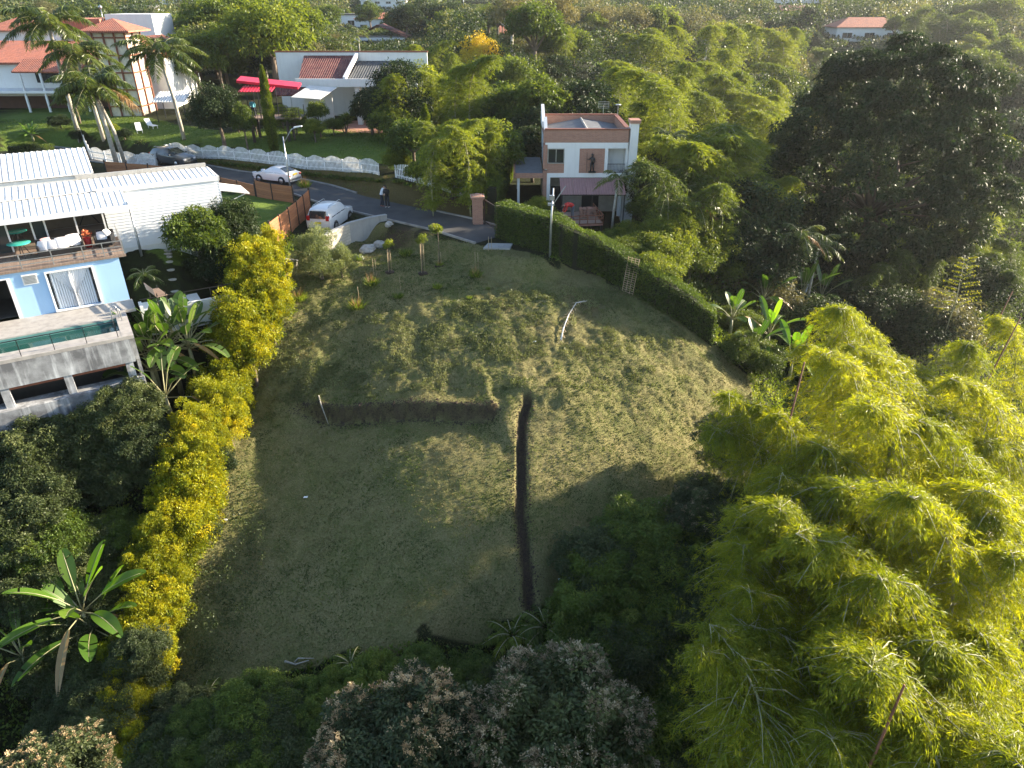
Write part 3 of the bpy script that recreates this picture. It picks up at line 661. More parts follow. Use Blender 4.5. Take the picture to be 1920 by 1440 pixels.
for y0, y1, za, zb in ((.3, 1.7, 6.0, 6.75), (4.4, 7.4, 6.0, 7.0)):
    b = MB(); b.add([(-.1, y0, lz(5.5)), (.16, y0, lz(5.5)), (.16, y1, lz(5.5)), (-.1, y1, lz(5.5)), (-.1, y0, lz(za)), (.16, y0, lz(za)), (.16, y1, lz(zb)), (-.1, y1, lz(zb))], [(0,3,2,1),(4,5,6,7),(0,1,5,4),(1,2,6,5),(2,3,7,6),(3,0,4,7)]); b.build('side_parapet', M['white'], rh)
b = MB(); b.box(Wd + .12, Wd + .75, -.1, .9, lz(-2.5), lz(6.5)); pr = b.build('chimney_pier', M['white'], rh)
b = MB(); b.box(Wd + .02, Wd + .85, -.2, 1.0, lz(6.502), lz(6.75)); b.build('cap', M['brick'], pr)
b = MB()
xm = Wd * .52
for s, x0, x1 in ((0, .25, xm), (1, xm, Wd - .18)):
    n = 40
    for i in range(n):
        pass
    z0, z1 = (5.25, 5.78) if s == 0 else (5.78, 5.35)
    v = []; k = 46
    for i in range(k + 1):
        y = .3 + 7.4 * i / k; dz = .035 * (i % 2)
        v += [(x0, y, lz(z0) + dz), (x1, y, lz(z1) + dz)]
    b.add(v, [(2 * i, 2 * i + 1, 2 * i + 3, 2 * i + 2) for i in range(k)])
b.build('roof', M['greyroof'], rh)
b = MB(); b.tube([(xm, .3 + 7.4 * i / 9, lz(5.83)) for i in range(10)], .09, 6); b.build('ridge_cap', M['concrete'], rh)
window(rh, .27, 1.47, .03, lz(3.52), lz(4.56), 2, .05, .06, 'steel')
f = MB()
for z in (2.78, 3.42): f.bar((5.0, .04, lz(z)), (6.38, .04, lz(z)), .04, .04)
for i in range(13): f.bar((5.02 + i * .112, .04, lz(2.78)), (5.02 + i * .112, .04, lz(3.42)), .018, .018)
f.build('balcony_railing', M['black'], rh)
b = MB(); b.box(.3, 6.3, 1.5, 1.6, 0, lz(2.38)); b.build('porch_wall', paint('porch_wall', (.42, .37, .3), .9), rh)
b = MB(); b.box(.6, 1.5, 1.42, 1.49, 0, 2.1); b.build('door', M['glass'], rh)
b = MB(); b.box(3.2, 4.6, 1.42, 1.49, .3, 2.1); b.build('window', M['glass'], rh)
b = MB(); b.slab([(-2.35, -.1, lz(2.72)), (-.16, -.1, lz(2.72)), (-.16, 6, lz(2.82)), (-2.35, 6, lz(2.82))], .08); b.build('carport_roof', M['greyroof'], rh)
b = MB(); b.box(-2.42, -.16, -.2, -.101, lz(2.36), lz(2.74)); b.box(-2.5, -2.36, -.2, 6.1, lz(2.36), lz(2.85)); b.build('carport_fascia', M['brick'], rh)
for y in (.1, 5.6): b = MB(); b.box(-2.2, -2.0, y, y + .2, 0, lz(2.6)); b.build('carport_post', M['white'], rh)
b = MB()
for i in range(5):
    x = 1.2 + i * 1.02; corrug(b, x, x + 1.0, -2.2, lz(1.55), -.05, lz(2.34), .2, .03, .01)
b.build('awning_sheet', M['maroon_sheet'], rh)
b = MB()
for x in (1.3, 3.7, 6.2): b.bar((x, -2.1, lz(-.75)), (x, -2.1, lz(1.5)), .08, .08)
b.bar((1.2, -2.1, lz(1.47)), (6.3, -2.1, lz(1.47)), .06, .06); b.build('awning_frame', M['black'], rh)
b = MB(); b.bar((5.35, 7.8, lz(6.1)), (5.35, 7.8, lz(6.7)), .04, .04)
for i in range(5): b.bar((4.9, 7.8, lz(6.62) + i * .13), (5.8, 7.8, lz(6.62) + i * .13), .02, .02)
for x in (4.9, 5.8): b.bar((x, 7.8, lz(6.62)), (x, 7.8, lz(7.14)), .02, .02)
b.build('antenna', M['steel'], rh)
b = MB(); b.bar((Wd + .0, 7, lz(6.1)), (Wd + .0, 7, lz(6.9)), .04, .04); b.lathe([(.02, 0), (.2, .05), (.25, .12)], (Wd, 7, lz(6.9)), 10); b.build('dish', M['steel'], rh)
# spear-bearer statue on the brick panel
st = empty('statue', (BX + 3.75, BY - .12, 2.84), 0, 'black statue of a standing figure holding a spear on the brick wall', 'statue')
b = MB(); b.box(-.28, .3, -.12, .12, -.06, .04); b.build('base', M['black'], st)
b = MB()
for s in (-1, 1): b.tube([(s * .11, 0, .04), (s * .1, -.02, .35), (s * .08, 0, .68)], [.05, .06, .09])
b.tube([(0, 0, .6), (0, 0, .8), (0, 0, 1.05), (0, 0, 1.16), (0, 0, 1.2)], [.13, .11, .16, .1, .05], 10)
b.tube([(0, 0, 1.18), (0, -.01, 1.27), (0, 0, 1.38), (0, 0, 1.42)], [.05, .09, .08, .03], 10)
b.tube([(-.14, 0, 1.1), (-.26, -.03, .95), (-.40, -.05, 1.0)], [.05, .04, .03]); b.tube([(.14, 0, 1.1), (.2, 0, .85), (.12, -.05, .68)], [.05, .04, .03]); b.build('figure', M['black'], st)
b = MB(); b.tube([(-.42, -.05, .0), (-.44, -.05, 1.3), (-.45, -.05, 1.55)], [.018, .018, .004], 5); b.build('spear', M['black'], st)

# brick terrace below the brick house, with its railing, brick stacks and a stooping worker
tr = empty('raised_terrace', (4.6, 53.4, .2), .12, 'raised tiled terrace with timber railing below the brick house', 'terrace')
b = MB(); b.box(-1.5, 2.1, -1.2, 2.4, -.15, 0); b.build('deck', M['tiles_pink'], tr)
for x in (-1.4, 2.0):
    for y in (-1.1, 2.2): b = MB(); b.box(x - .08, x + .08, y - .08, y + .08, -2.5, -.15); b.build('post', M['black'], tr)
b = MB()
for z in (.0, .35, .62): b.bar((-1.5, -1.2, z), (2.1, -1.2, z), .04, .06); b.bar((2.1, -1.2, z), (2.1, 2.4, z), .04, .06)
for i in range(7): b.bar((-1.5 + .6 * i, -1.2, 0), (-1.5 + .6 * i, -1.2, .65), .06, .06)
for i in range(6): b.bar((2.1, -1.2 + .7 * i, 0), (2.1, -1.2 + .7 * i, .65), .06, .06)
b.build('railing', M['brown_beam'], tr)
rr = random.Random(8)
for i, (x, y, h, l) in enumerate([(5.6, 54.2, .75, 'tall stack of red roof tiles on the raised terrace'), (6.15, 54.9, .6, 'shorter stack of red roof tiles at the back corner of the terrace'), (3.6, 53.1, .25, 'low heap of loose bricks at the front of the terrace')]):
    b = MB()
    for zz in range(int(h / .09)):
        for k in range(3): a = rr.uniform(-.06, .06); b.box(x - .4 + k * .27 + a, x - .16 + k * .27 + a, y - .3 + a, y + .3 + a, zz * .09 + .21, zz * .09 + .29)
    tag(b.build('brick_stack', M['brick']), l, 'brick stack')
# ------------------------------------------------------------------ generic houses
def tower_post(mb, x, y, z0, z1, t=.14): mb.box(x - t, x + t, y - t, y + t, z0, z1)
def hip_roof(mb, x0, x1, y0, y1, z, h, ov=.5, th=.14, ridge=None):
    x0 -= ov; x1 += ov; y0 -= ov; y1 += ov; L = (x1 - x0) - (y1 - y0); cy = (y0 + y1) / 2; cx = (x0 + x1) / 2
    if L > 0: a, c = (x0 + (y1 - y0) / 2, cy), (x1 - (y1 - y0) / 2, cy)
    else: a = c = (cx, cy)
    v = [(x0, y0, z), (x1, y0, z), (x1, y1, z), (x0, y1, z), (a[0], a[1], z + h), (c[0], c[1], z + h)]
    v += [(p[0], p[1], z - th) for p in v[:4]]
    mb.add(v, [(0, 1, 5, 4), (1, 2, 5), (2, 3, 4, 5), (3, 0, 4), (0, 6, 7, 1), (1, 7, 8, 2), (2, 8, 9, 3), (3, 9, 6, 0), (6, 9, 8, 7)]); return mb
def gable_roof(mb, x0, x1, y0, y1, z, h, ov=.5, th=.15, ridge='x'):
    x0 -= ov; x1 += ov; y0 -= ov; y1 += ov
    if ridge == 'x': cy = (y0 + y1) / 2; mb.slab([(x0, y0, z), (x1, y0, z), (x1, cy, z + h), (x0, cy, z + h)], th); mb.slab([(x0, y1, z), (x1, y1, z), (x1, cy + .003, z + h), (x0, cy + .003, z + h)], th)
    else: cx = (x0 + x1) / 2; mb.slab([(x0, y0, z), (cx, y0, z + h), (cx, y1, z + h), (x0, y1, z)], th); mb.slab([(x1, y0, z), (cx + .003, y0, z + h), (cx + .003, y1, z + h), (x1, y1, z)], th)
    return mb
HOUSES = []
def simple_house(name, px0, px1, pyb, pye, dist_h, depth, label, roof='hip', rmat='terracotta', rh_=1.5, wins=3, storeys=1, wmat='white', flat=False, rz=0):
    """house whose front spans two photograph columns; its foot stands where the ray meets the ground, walls rise to row pye"""
    g = on_ground((px0 + px1) / 2, pyb); Y = g[1]; A = at_y(px0, pyb, Y); B_ = at_y(px1, pyb, Y); top = at_y((px0 + px1) / 2, pye, Y)[2]
    x0, x1 = A[0], B_[0]; cx = (x0 + x1) / 2; wd = x1 - x0; HOUSES.append((cx, Y, wd)); zb = min(g[2], A[2]); h = max(2.4, top - zb)
    t = empty(name, (cx, Y, zb), rz, label, 'house')
    b = MB(); b.box(-wd / 2, wd / 2, 0, depth, -2.5, h); b.build('wall', M[wmat], t)
    b = MB()
    if roof == 'hip': hip_roof(b, -wd / 2, wd / 2, 0, depth, h + .15, rh_)
    elif roof == 'gable': gable_roof(b, -wd / 2, wd / 2, 0, depth, h + .15, rh_)
    elif roof == 'gabley': gable_roof(b, -wd / 2, wd / 2, 0, depth, h + .15, rh_, ridge='y')
    else: b.box(-wd / 2 - .3, wd / 2 + .3, -.4, depth + .3, h, h + .3)
    b.build('roof', M[rmat], t)
    for s in range(storeys):
        for i in range(wins):
            xx = -wd / 2 + wd * (i + .5) / wins; hh = h / storeys; z0 = s * hh + .9
            window(t, xx - wd / wins * .22, xx + wd / wins * .22, .0, z0, z0 + hh * .38, 2, .08, .06, 'white_clean', 'glass', -.005)
    return t
# ------------------------------------------------------------------ white house with the maroon tile roof and sail awning
def PX(px, py, Y): q = at_y(px, py, Y); return q[0], q[2]
WY = 88.0; gz = h1(-20, WY)
x0 = PX(565, 200, WY)[0]; x1 = PX(745, 200, WY)[0]; zf = PX(650, 163, WY)[1]; zt = PX(650, 149, WY)[1]
wh = empty('white_house', (x0, WY, gz), 0, 'white house with maroon tiled roof beside a dark grey roof and pale sail awning', 'house')
def q(px, py, Y): a = at_y(px, py, Y); return (a[0] - x0, a[1] - WY, a[2] - gz)
W = x1 - x0; zf -= gz; zt -= gz
Y2 = 95.0
rt = q(570, 104, Y2); rr_ = q(668, 104, Y2)
b = MB(); b.slab([(.05, .1, zt), (q(645, 149, WY)[0], .1, zt), (rr_[0], 7, rt[2]), (rt[0], 7, rt[2])], .2); b.build('tiled_roof', M['darktile'], wh)
a0 = q(648, 149, WY); a1 = q(760, 149, WY)
b = MB(); b.slab([(a0[0], .15, zt - .05), (a1[0], .15, zt - .05), (q(760, 114, Y2)[0], 7, q(700, 114, Y2)[2]), (q(672, 114, Y2)[0], 7, q(700, 114, Y2)[2])], .2); b.build('sheet_roof', M['slate'], wh)
b = MB(); b.bar((q(646, 149, WY)[0], .0, zt + .1), (rr_[0] + .1, 7, rt[2] + .15), .35, .35); b.build('gable_edge', M['white_clean'], wh)
b = MB(); b.box(-.3, W + 2.5, -.12, .1, zf, zt + .08); b.build('fascia', M['white'], wh)
z3 = q(600, 98, 95.3)[2]
b = MB(); b.box(q(517, 98, 95.3)[0], W + 3, 7.1, 7.4, 0, z3); b.box(.2, q(600, 160, WY)[0] + 1, .9, 1.1, -1.5, zf); b.box(W * .57, W * .62, .2, 1.1, -1.5, zf); b.build('wall', M['white'], wh)
b = MB(); b.box(q(517, 98, 95.3)[0] - .1, W + 3.1, 7.05, 7.45, z3 + .002, z3 + .15); b.build('coping', M['brown_beam'], wh)
b = MB(); b.box(W * .62, W + 2, 3.5, 3.6, -1.5, zf); b.build('porch_wall', paint('cream_wall', (.55, .47, .33), .9), wh)
for i, (f0, f1) in enumerate([(.66, .73), (.80, .86), (.93, 1.02)]):
    b = MB(); b.box(W * f0, W * f1, 3.42, 3.49, -.5, zf - .6); b.build('opening', M['glass'], wh)
p0 = q(545, 182, 84.5); p1 = q(600, 186, 84.5); p2 = q(632, 164, 87.5); p3 = q(580, 160, 87.5)
b = MB(); b.slab([p0, p1, p2, p3], .05); b.build('sail_awning', M['awning'], wh)
for p in (p0, p1): b = MB(); b.bar((p[0], p[1] + .05, -1), (p[0], p[1] + .05, p[2] - .03), .07, .07); b.build('awning_post', M['steel'], wh)
lo = [q(520, 145, 90), q(575, 145, 90), q(585, 130, 94), q(518, 130, 94)]
b = MB(); b.slab([q(515, 178, 86.5), q(568, 178, 86.5), q(582, 160, 88.5), q(515, 150, 88.5)], .15); b.build('lower_roof', M['darktile'], wh)
b = MB(); b.box(q(560, 220, 84)[0], W + 2, -5.5, 3.4, -.3, .06); b.build('patio', M['tiles_pink'], wh)
# ------------------------------------------------------------------ lookout platform with red roof
LY = 79.0; g = on_ground(478, 268)
LY = g[1]; lx0, lz0 = PX(467, 222, LY); lx1, _ = PX(562, 222, LY); lk = empty('lookout_platform', (lx0, LY, g[2]), .05, 'raised black framed lookout platform with a bright red metal roof', 'lookout')
zl = lz0 - g[2]; Wl = lx1 - lx0
b = MB(); b.box(0, Wl, 0, 2.6, zl - .12, zl); b.build('deck', M['wood_grey'], lk)
for x in (.15, Wl * .72):
    for y in (.15, 2.4): b = MB(); b.box(x - .12, x + .12, y - .12, y + .12, -.5, zl - .12); b.build('post', M['post'], lk)
zr = PX(460, 170, LY)[1] - g[2]
b = MB()
for x in (.1, 1.2, 2.4, Wl - .1):
    for y in (.08, 2.5):
        if x < Wl - 1.5: b.bar((x, y, zl), (x, y, zr), .07, .07)
        else: b.bar((x, y, zl), (x, y, zl + 1), .07, .07)
for z in (.25, .5, .75, 1.0): b.bar((0, .04, zl + z), (Wl, .04, zl + z), .03, .03)
for i in range(12): b.bar((Wl * i / 12, .04, zl), (Wl * i / 12, .04, zl + 1), .03, .03)
b.build('railing', M['black'], lk)
b = MB(); rx0 = PX(436, 150, LY)[0] - lx0; rx1 = PX(562, 160, LY + 2)[0] - lx0; zr2 = PX(500, 158, LY + 2)[1] - g[2]
corrug(b, rx0 + .5, rx0 + 3.8, -.6, zr - .05, 1.6, zr2 - .1, .3, .05, .03); b.build('front_roof', M['redroof'], lk)
b = MB(); b.slab([(rx0, 1.2, zr2 + .45), (rx1, 1.2, zr2 - .2), (rx1, 3.0, zr2 + .05), (rx0, 3.0, zr2 + .7)], .25); b.build('upper_roof', M['redroof'], lk)
# ------------------------------------------------------------------ terracotta house with the open timber tower
TY = 100.0
def Q(px, py, Y, o): a = at_y(px, py, Y); return (a[0] - o[0], a[1] - o[1], a[2] - o[2])
gz = 1.8; A = at_y(0, 200, TY); to = (A[0] - 6, TY, gz)
th = empty('terracotta_house', to, 0, 'large white house with terracotta tiled roofs and a gable end behind the palms', 'house')
xr = Q(232, 120, TY, to)[0]; ze = Q(60, 118, TY, to)[2]; zr = Q(60, 76, TY + 7, to)[2]
b = MB(); b.box(0, xr, 0, 12, -2, ze); b.build('wall', M['white'], th)
b = MB(); b.slab([(-.5, -.8, ze + .1), (xr - 3, -.8, ze + .1), (xr - 3, 7, zr), (-.5, 7, zr)], .25); b.slab([(-.5, 14, ze + .1), (xr - 3, 14, ze + .1), (xr - 3, 7.01, zr), (-.5, 7.01, zr)], .25); b.build('roof', M['terracotta'], th)
zl = Q(60, 134, TY - 3, to)[2]; xl = Q(22, 134, TY - 3, to)[0]; xl2 = Q(150, 134, TY - 3, to)[0]
b = MB(); b.slab([(xl, -3.2, zl), (xl2, -3.2, zl), (xl2, -.5, zl + 1.3), (xl + .5, -.5, zl + 1.3)], .2); b.build('verandah_roof', M['terracotta'], th)
b = MB()
for fx in (.1, .4, .7, 1.0): b.box(xl + (xl2 - xl) * fx - .12, xl + (xl2 - xl) * fx + .12, -3.1, -2.9, -2, zl)
b.box(-1, xl2 + 4, -3.3, 0, Q(60, 170, TY - 3, to)[2] - .3, Q(60, 170, TY - 3, to)[2]); b.build('balcony', M['white_clean'], th)
b = MB(); b.box(xl + 1, xl2 - 1, -.06, -.005, Q(60, 155, TY, to)[2], ze - .4); b.build('window', M['glass'], th)
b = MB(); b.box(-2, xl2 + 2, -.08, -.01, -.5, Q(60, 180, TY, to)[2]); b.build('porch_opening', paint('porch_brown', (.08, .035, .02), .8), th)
# white gable end, facing right-front
g0 = Q(198, 150, TY - 2, to); g1 = Q(316, 150, TY - 2, to); gp = Q(235, 76, TY - 2, to)
b = MB(); yy = -2
pts = [(g0[0], -2), (g1[0], -2)]
zl_, zr_ = Q(205, 100, TY - 2, to)[2], Q(305, 106, TY - 2, to)[2]
v = [(g0[0], yy, -2), (g1[0], yy, -2), (g1[0], yy, zr_), (gp[0], yy, gp[2]), (g0[0], yy, zl_)]
v += [(p[0], p[1] + 10, p[2]) for p in v]
b.add(v, [(0, 1, 2, 3, 4), (9, 8, 7, 6, 5), (0, 5, 6, 1), (1, 6, 7, 2), (2, 7, 8, 3), (3, 8, 9, 4), (4, 9, 5, 0)]); b.build('gable_wall', M['white'], th)
b = MB(); b.slab([(g0[0] - .4, -2.5, zl_), (gp[0], -2.5, gp[2] + .3), (gp[0], 8.5, gp[2] + .3), (g0[0] - .4, 8.5, zl_)], .2); b.slab([(g1[0] + .5, -2.5, zr_ + .1), (gp[0] + .01, -2.5, gp[2] + .3), (gp[0] + .01, 8.5, gp[2] + .3), (g1[0] + .5, 8.5, zr_ + .1)], .2); b.build('gable_roof', M['terracotta'], th)
# second range behind
o2 = (at_y(-30, 60, 118)[0], 118.0, 2.0)
t2 = empty('tiled_house', o2, 0, 'white house with a hipped terracotta roof standing behind the big terracotta roof', 'house')
w2 = at_y(150, 60, 118)[0] - o2[0]; z2 = at_y(0, 58, 118)[2] - 2
b = MB(); b.box(0, w2, 0, 9, -2, z2); b.build('wall', M['white'], t2); b = MB(); hip_roof(b, 0, w2 * .6, 0, 9, z2 + .1, 2.0, .6); b.build('roof', M['terracotta'], t2)
b = MB(); b.box(w2 * .62, w2 * 1.25, -.5, 8, z2 + .2, z2 + 1.6); b.build('roof_terrace', M['terracotta'], t2); b = MB(); b.box(w2 * 1.26, w2 * 1.75, 1, 8, -2, z2 + 2.2); b.build('stair_block', M['white'], t2)
# the tower
q0 = at_y(250, 200, TY - 5); tw = empty('timber_tower', (q0[0], TY - 5, 1.8), 0, 'open timber and glass tower with a pointed terracotta roof', 'tower')
zt_ = at_y(250, 56, TY - 5)[2] - 1.8; s = 1.95
sh = .0
b = MB()
for x in (-s, -s * .33, s * .33, s):
    for y in (-s, s): b.bar((x, y, -1), (x, y, zt_), .16, .16)
for y in (0,):
    b.bar((s, y, -1), (s, y, zt_), .16, .16); b.bar((-s, y, -1), (-s, y, zt_), .16, .16)
for k in range(5):
    z = zt_ * (k + .8) / 5.2
    for a, c in (((-s, -s), (s, -s)), ((s, -s), (s, s)), ((-s, -s), (-s, s)), ((-s, s), (s, s))): b.bar((*a, z), (*c, z), .12, .16)
b.build('frame', M['brown_beam'], tw)
b = MB(); b.box(-s + .1, s - .1, -s + .1, s - .1, -1, zt_ - .3); b.build('panel', paint('pale_yellow_panel', (.66, .61, .50), .4), tw)
b = MB(); hip_roof(b, -s, s, -s, s, zt_, 1.25, 1.0, .18); b.build('roof', M['terracotta'], tw)
b = MB(); b.tube([(-.8, -.6, zt_ + .6), (-.8, -.6, zt_ + 2.2)], .04); b.lathe([(.05, 0), (.2, .15), (.2, .3), (.05, .45)], (-.8, -.6, zt_ + 2.2), 10); b.build('finial', M['steel'], tw)
# corrugated canopy and sun loungers in that garden
cp = on_ground(330, 225); t = empty('white_canopy', cp, .1, 'white ribbed canopy on thin posts beside the gable wall', 'canopy')
zc_ = at_y(320, 180, cp[1])[2] - cp[2]
b = MB(); corrug(b, -1.9, 1.9, -1.4, zc_ - .5, 1.8, zc_ + .3, .3, .05, .04); b.build('roof', M['metalroof'], t)
for x in (-1.6, 1.6):
    for y in (-1.2, 1.5): b = MB(); b.bar((x, y, -.2), (x, y, zc_ - .5 + .25 * (y + 1.2)), .08, .08); b.build('post', M['black'], t)
for i, (px, py, rz, l) in enumerate([(262, 248, .5, 'white sun lounger tilted up on the lawn, nearer the big palm'), (285, 240, .9, 'white sun lounger on the lawn nearer the canopy')]):
    g = on_ground(px, py); t = empty('sun_lounger', g, rz, l, 'sun lounger')
    b = MB(); b.slab([(-.3, -.9, .35), (.3, -.9, .35), (.3, .3, .35), (-.3, .3, .35)], .07); b.build('seat', M['white_clean'], t)
    b = MB(); b.slab([(-.3, .3, .35), (.3, .3, .35), (.3, .85, .95), (-.3, .85, .95)], .07); b.build('backrest', M['white_clean'], t)
    for x in (-.26, .26):
        for y in (-.8, .25): b = MB(); b.bar((x, y, 0), (x, y, .3), .05, .05); b.build('leg', M['white_clean'], t)
# ------------------------------------------------------------------ far houses
simple_house('villa', 1567, 1692, 69, 52, 0, 9, 'white villa with a red hipped roof above the dark tree', rh_=2.4, wins=3)
simple_house('hillside_house', 940, 1010, 84, 74, 0, 9, 'small pale house with pinkish roof beyond the yellow flowering tree', 'gable', rh_=1.7, wins=2)
simple_house('hillside_house', 590, 700, 47, 28, 0, 9, 'white house with a flat dark grey roof beyond the garden palms', 'flat', 'slate', wins=4)
simple_house('hillside_house', 668, 755, 55, 36, 0, 8, 'white house with low reddish tiled roof behind the maroon gable', 'hip', rh_=1.6, wins=3)
simple_house('hillside_house', 664, 760, 92, 78, 0, 9, 'house with steep maroon tiled gable behind the white house', 'gabley', 'darktile', rh_=2.6, wins=2)
simple_house('garden_pavilion', 770, 806, 66, 50, 0, 5, 'small pavilion with pointed orange tiled roof', 'hip', rh_=2.2, wins=2)
simple_house('white_block', 678, 760, 22, 1, 0, 9, 'white two storey block at the top edge behind the flat grey roof', 'flat', 'white_clean', wins=4, storeys=2)
simple_house('hillside_house', 855, 920, 20, 8, 0, 9, 'long pale house with ramped roof behind the dark trees', 'flat', 'white_clean', wins=4)
simple_house('white_block', 955, 1060, 14, -8, 0, 10, 'white apartment block behind the tall palm trunks', 'flat', 'white_clean', wins=5, storeys=2)
simple_house('hillside_house', 230, 290, 28, 17, 0, 9, 'low house with a pale roof above the terracotta tower', 'gable', 'concrete', rh_=1.2, wins=3)
simple_house('hillside_house', 300, 350, 10, 2, 0, 8, 'distant white house at the top left of the trees', 'flat', 'white_clean', wins=3)
simple_house('hillside_house', 15, 50, 24, 14, 0, 8, 'dark roofed cottage at the far left edge', 'hip', 'darktile', rh_=2, wins=2)
simple_house('hillside_house', 1450, 1540, 14, 2, 0, 10, 'long low white house with flat roof above the villa', 'flat', 'white_clean', wins=5)
simple_house('hillside_house', 1465, 1510, 34, 26, 0, 8, 'small house with brown roof between round dark bushes', 'gable', 'darktile', rh_=1.8, wins=2)
simple_house('hillside_house', 1366, 1392, 15, 4, 0, 8, 'small white house with red roof at the top of the bamboo grove', 'gable', rh_=1.4, wins=2)
simple_house('hillside_house', 1625, 1655, 10, 3, 0, 8, 'tiny white house on the far hillside above the villa', 'gable', rh_=1.4, wins=2)

# ------------------------------------------------------------------ fences
def ground_path(pts, step):
    P = [on_ground(*p) for p in pts]; D = dense(P, max(2, int(sum(math.hypot(P[i + 1][0] - P[i][0], P[i + 1][1] - P[i][1]) for i in range(len(P) - 1)) / step) + 1))
    return [(x, y, h1(x, y)) for x, y in D]
def picket_fence(pts, label, h=1.0, hump=.32, span=2.25):
    D = ground_path(pts, span); t = empty('picket_fence', D[0], 0, label, 'fence'); o = D[0]
    L = lambda p, z: (p[0] - o[0], p[1] - o[1], p[2] - o[2] + z)
    for i in range(len(D) - 1):
        a, c = D[i], D[i + 1]; b = MB(); n = 14; dx, dy = c[0] - a[0], c[1] - a[1]; ln = math.hypot(dx, dy); ux, uy = dx / ln, dy / ln
        zz = lambda s: min(h1(a[0] + dx * s, a[1] + dy * s), 1e9)
        for k in range(n):
            s = (k + .5) / n; x, y = a[0] + dx * s, a[1] + dy * s; z = a[2] + (c[2] - a[2]) * s; top = h + hump * math.sin(math.pi * s) + .015 * math.sin(k * 7.3 + i)
            p = (x - o[0], y - o[1], z - o[2]); b.bar((p[0], p[1], p[2] - .05), (p[0], p[1], p[2] + top), .09, .022, (uy, -ux, 0))
        for zr in (.25, .8): b.bar(L(a, zr), L(c, zr), .04, .08)
        b.build('picket_panel', M['fence_white'], t)
        b = MB(); p = L(a, 0); b.box(p[0] - .05, p[0] + .05, p[1] + .03, p[1] + .13, p[2] - .1, p[2] + h + .08); b.build('post', M['fence_white'], t)
picket_fence([(140, 240), (160, 272), (172, 299)], 'white picket fence running down to the corner by the garden shrub')
picket_fence([(172, 299), (220, 307), (290, 314), (322, 290)], 'white picket fence behind the palm trunks and the grey car')
picket_fence([(322, 289), (400, 297), (480, 306), (560, 313), (640, 321), (712, 329)], 'long white picket fence with scalloped top along the bank above the road')
picket_fence([(742, 333), (790, 345), (830, 356), (868, 371)], 'short white picket fence sloping down to the brick gate pillar')
def board_fence(pts, h, label, span=1.75, mat='wood_red'):
    D = ground_path(pts, span); t = empty('board_fence', D[0], 0, label, 'fence'); o = D[0]; n = len(D) - 1
    for i in range(n):
        a, c = D[i], D[i + 1]; z0 = min(a[2], c[2]) - o[2]; z = (a[2] + c[2]) / 2 - o[2]
        ux, uy = c[0] - a[0], c[1] - a[1]; ln = math.hypot(ux, uy); ux /= ln; uy /= ln; b = MB(); nb = int(h / .19)
        for k in range(nb):
            zz = z - .1 + (h + .1) * (k + .5) / nb; off = .006 * ((k * 5) % 3)
            b.bar((a[0] - o[0] + ux * .05 + uy * off, a[1] - o[1] + uy * .05 - ux * off, zz), (c[0] - o[0] - ux * .05 + uy * off, c[1] - o[1] - uy * .05 - ux * off, zz), .03, (h + .1) / nb - .012)
        b.build('board_panel', M[mat], t)
    for i in range(n + 1):
        p = D[i]; b = MB(); b.box(p[0] - o[0] - .05, p[0] - o[0] + .05, p[1] - o[1] - .05, p[1] - o[1] + .05, p[2] - o[2] - .3, p[2] - o[2] + h + .12); b.build('post', M['post'], t)
board_fence([(584, 398), (563, 419), (540, 440), (512, 467)], 1.75, 'reddish wooden board fence descending beside the white four by four', 1.6)
board_fence([(482, 369), (516, 375), (552, 381)], 1.35, 'reddish wooden board fence in front of the white coupe', 1.9)
board_fence([(200, 322), (300, 330), (400, 348), (480, 368)], 1.0, 'low brown board fence running behind the white siding house', 2.2)
# ------------------------------------------------------------------ walls, gate, pillars
def wall_run(name, tops, base, th, label, mat, cap=None):
    o = tops[0]; t = empty(name, (o[0], o[1], base), 0, label, 'wall')
    for i in range(len(tops) - 1):
        a = np.array(tops[i]); c = np.array(tops[i + 1]); d = (c - a)[:2]; d = d / np.linalg.norm(d); n = np.array([-d[1], d[0]]) * th / 2
        v = []
        for p in (a, c):
            for sgn in (1, -1): v += [(p[0] + sgn * n[0] - o[0], p[1] + sgn * n[1] - o[1], 0), (p[0] + sgn * n[0] - o[0], p[1] + sgn * n[1] - o[1], p[2] - base)]
        b = MB(); b.add(v, [(0, 2, 3, 1), (4, 5, 7, 6), (0, 1, 5, 4), (2, 6, 7, 3), (1, 3, 7, 5)]); b.build('wall_face', M[mat[i]], t)
        b = MB(); b.bar((a[0] - o[0], a[1] - o[1], a[2] - base + .052), (c[0] - o[0] + d[0] * th / 2, c[1] - o[1] + d[1] * th / 2, c[2] - base + .054), th + .08, .1); b.build('coping', M['concrete'], t)
wall_run('retaining_wall', [at_z(724, 404, .5), at_z(690, 410, .5), at_z(653, 420, .5), at_z(606, 443, .4)], -2.2, .22, 'pale block retaining wall holding up the parking spot of the four by four', ['concrete', 'concrete', 'block'])
wall_run('block_pier', [at_z(652, 441, -.35), at_z(672, 434, -.35)], -2.4, .2, 'short white block pier under the corner of the retaining wall', ['block_white'])
wall_run('block_wall', [at_z(516, 486, -.1), at_z(556, 490, -.1)], -2.0, .18, 'small grey block wall beside the yellow shrubs', ['block'])
g = on_ground(896, 419); gp = empty('gate_pillar', g, .1, 'red brick gate pillar with a stepped cap beside the road', 'pillar')
b = MB(); b.box(-.38, .38, -.38, .38, -.3, 1.85); b.build('shaft', M['brick'], gp)
b = MB(); b.box(-.44, .44, -.44, .44, 1.851, 1.98); b.box(-.52, .52, -.52, .52, 1.981, 2.1); b.add([(-.5,-.5,2.1),(.5,-.5,2.1),(.5,.5,2.1),(-.5,.5,2.1),(0,0,2.28)], [(0,1,4),(1,2,4),(2,3,4),(3,0,4)]); b.build('cap', M['brick'], gp)
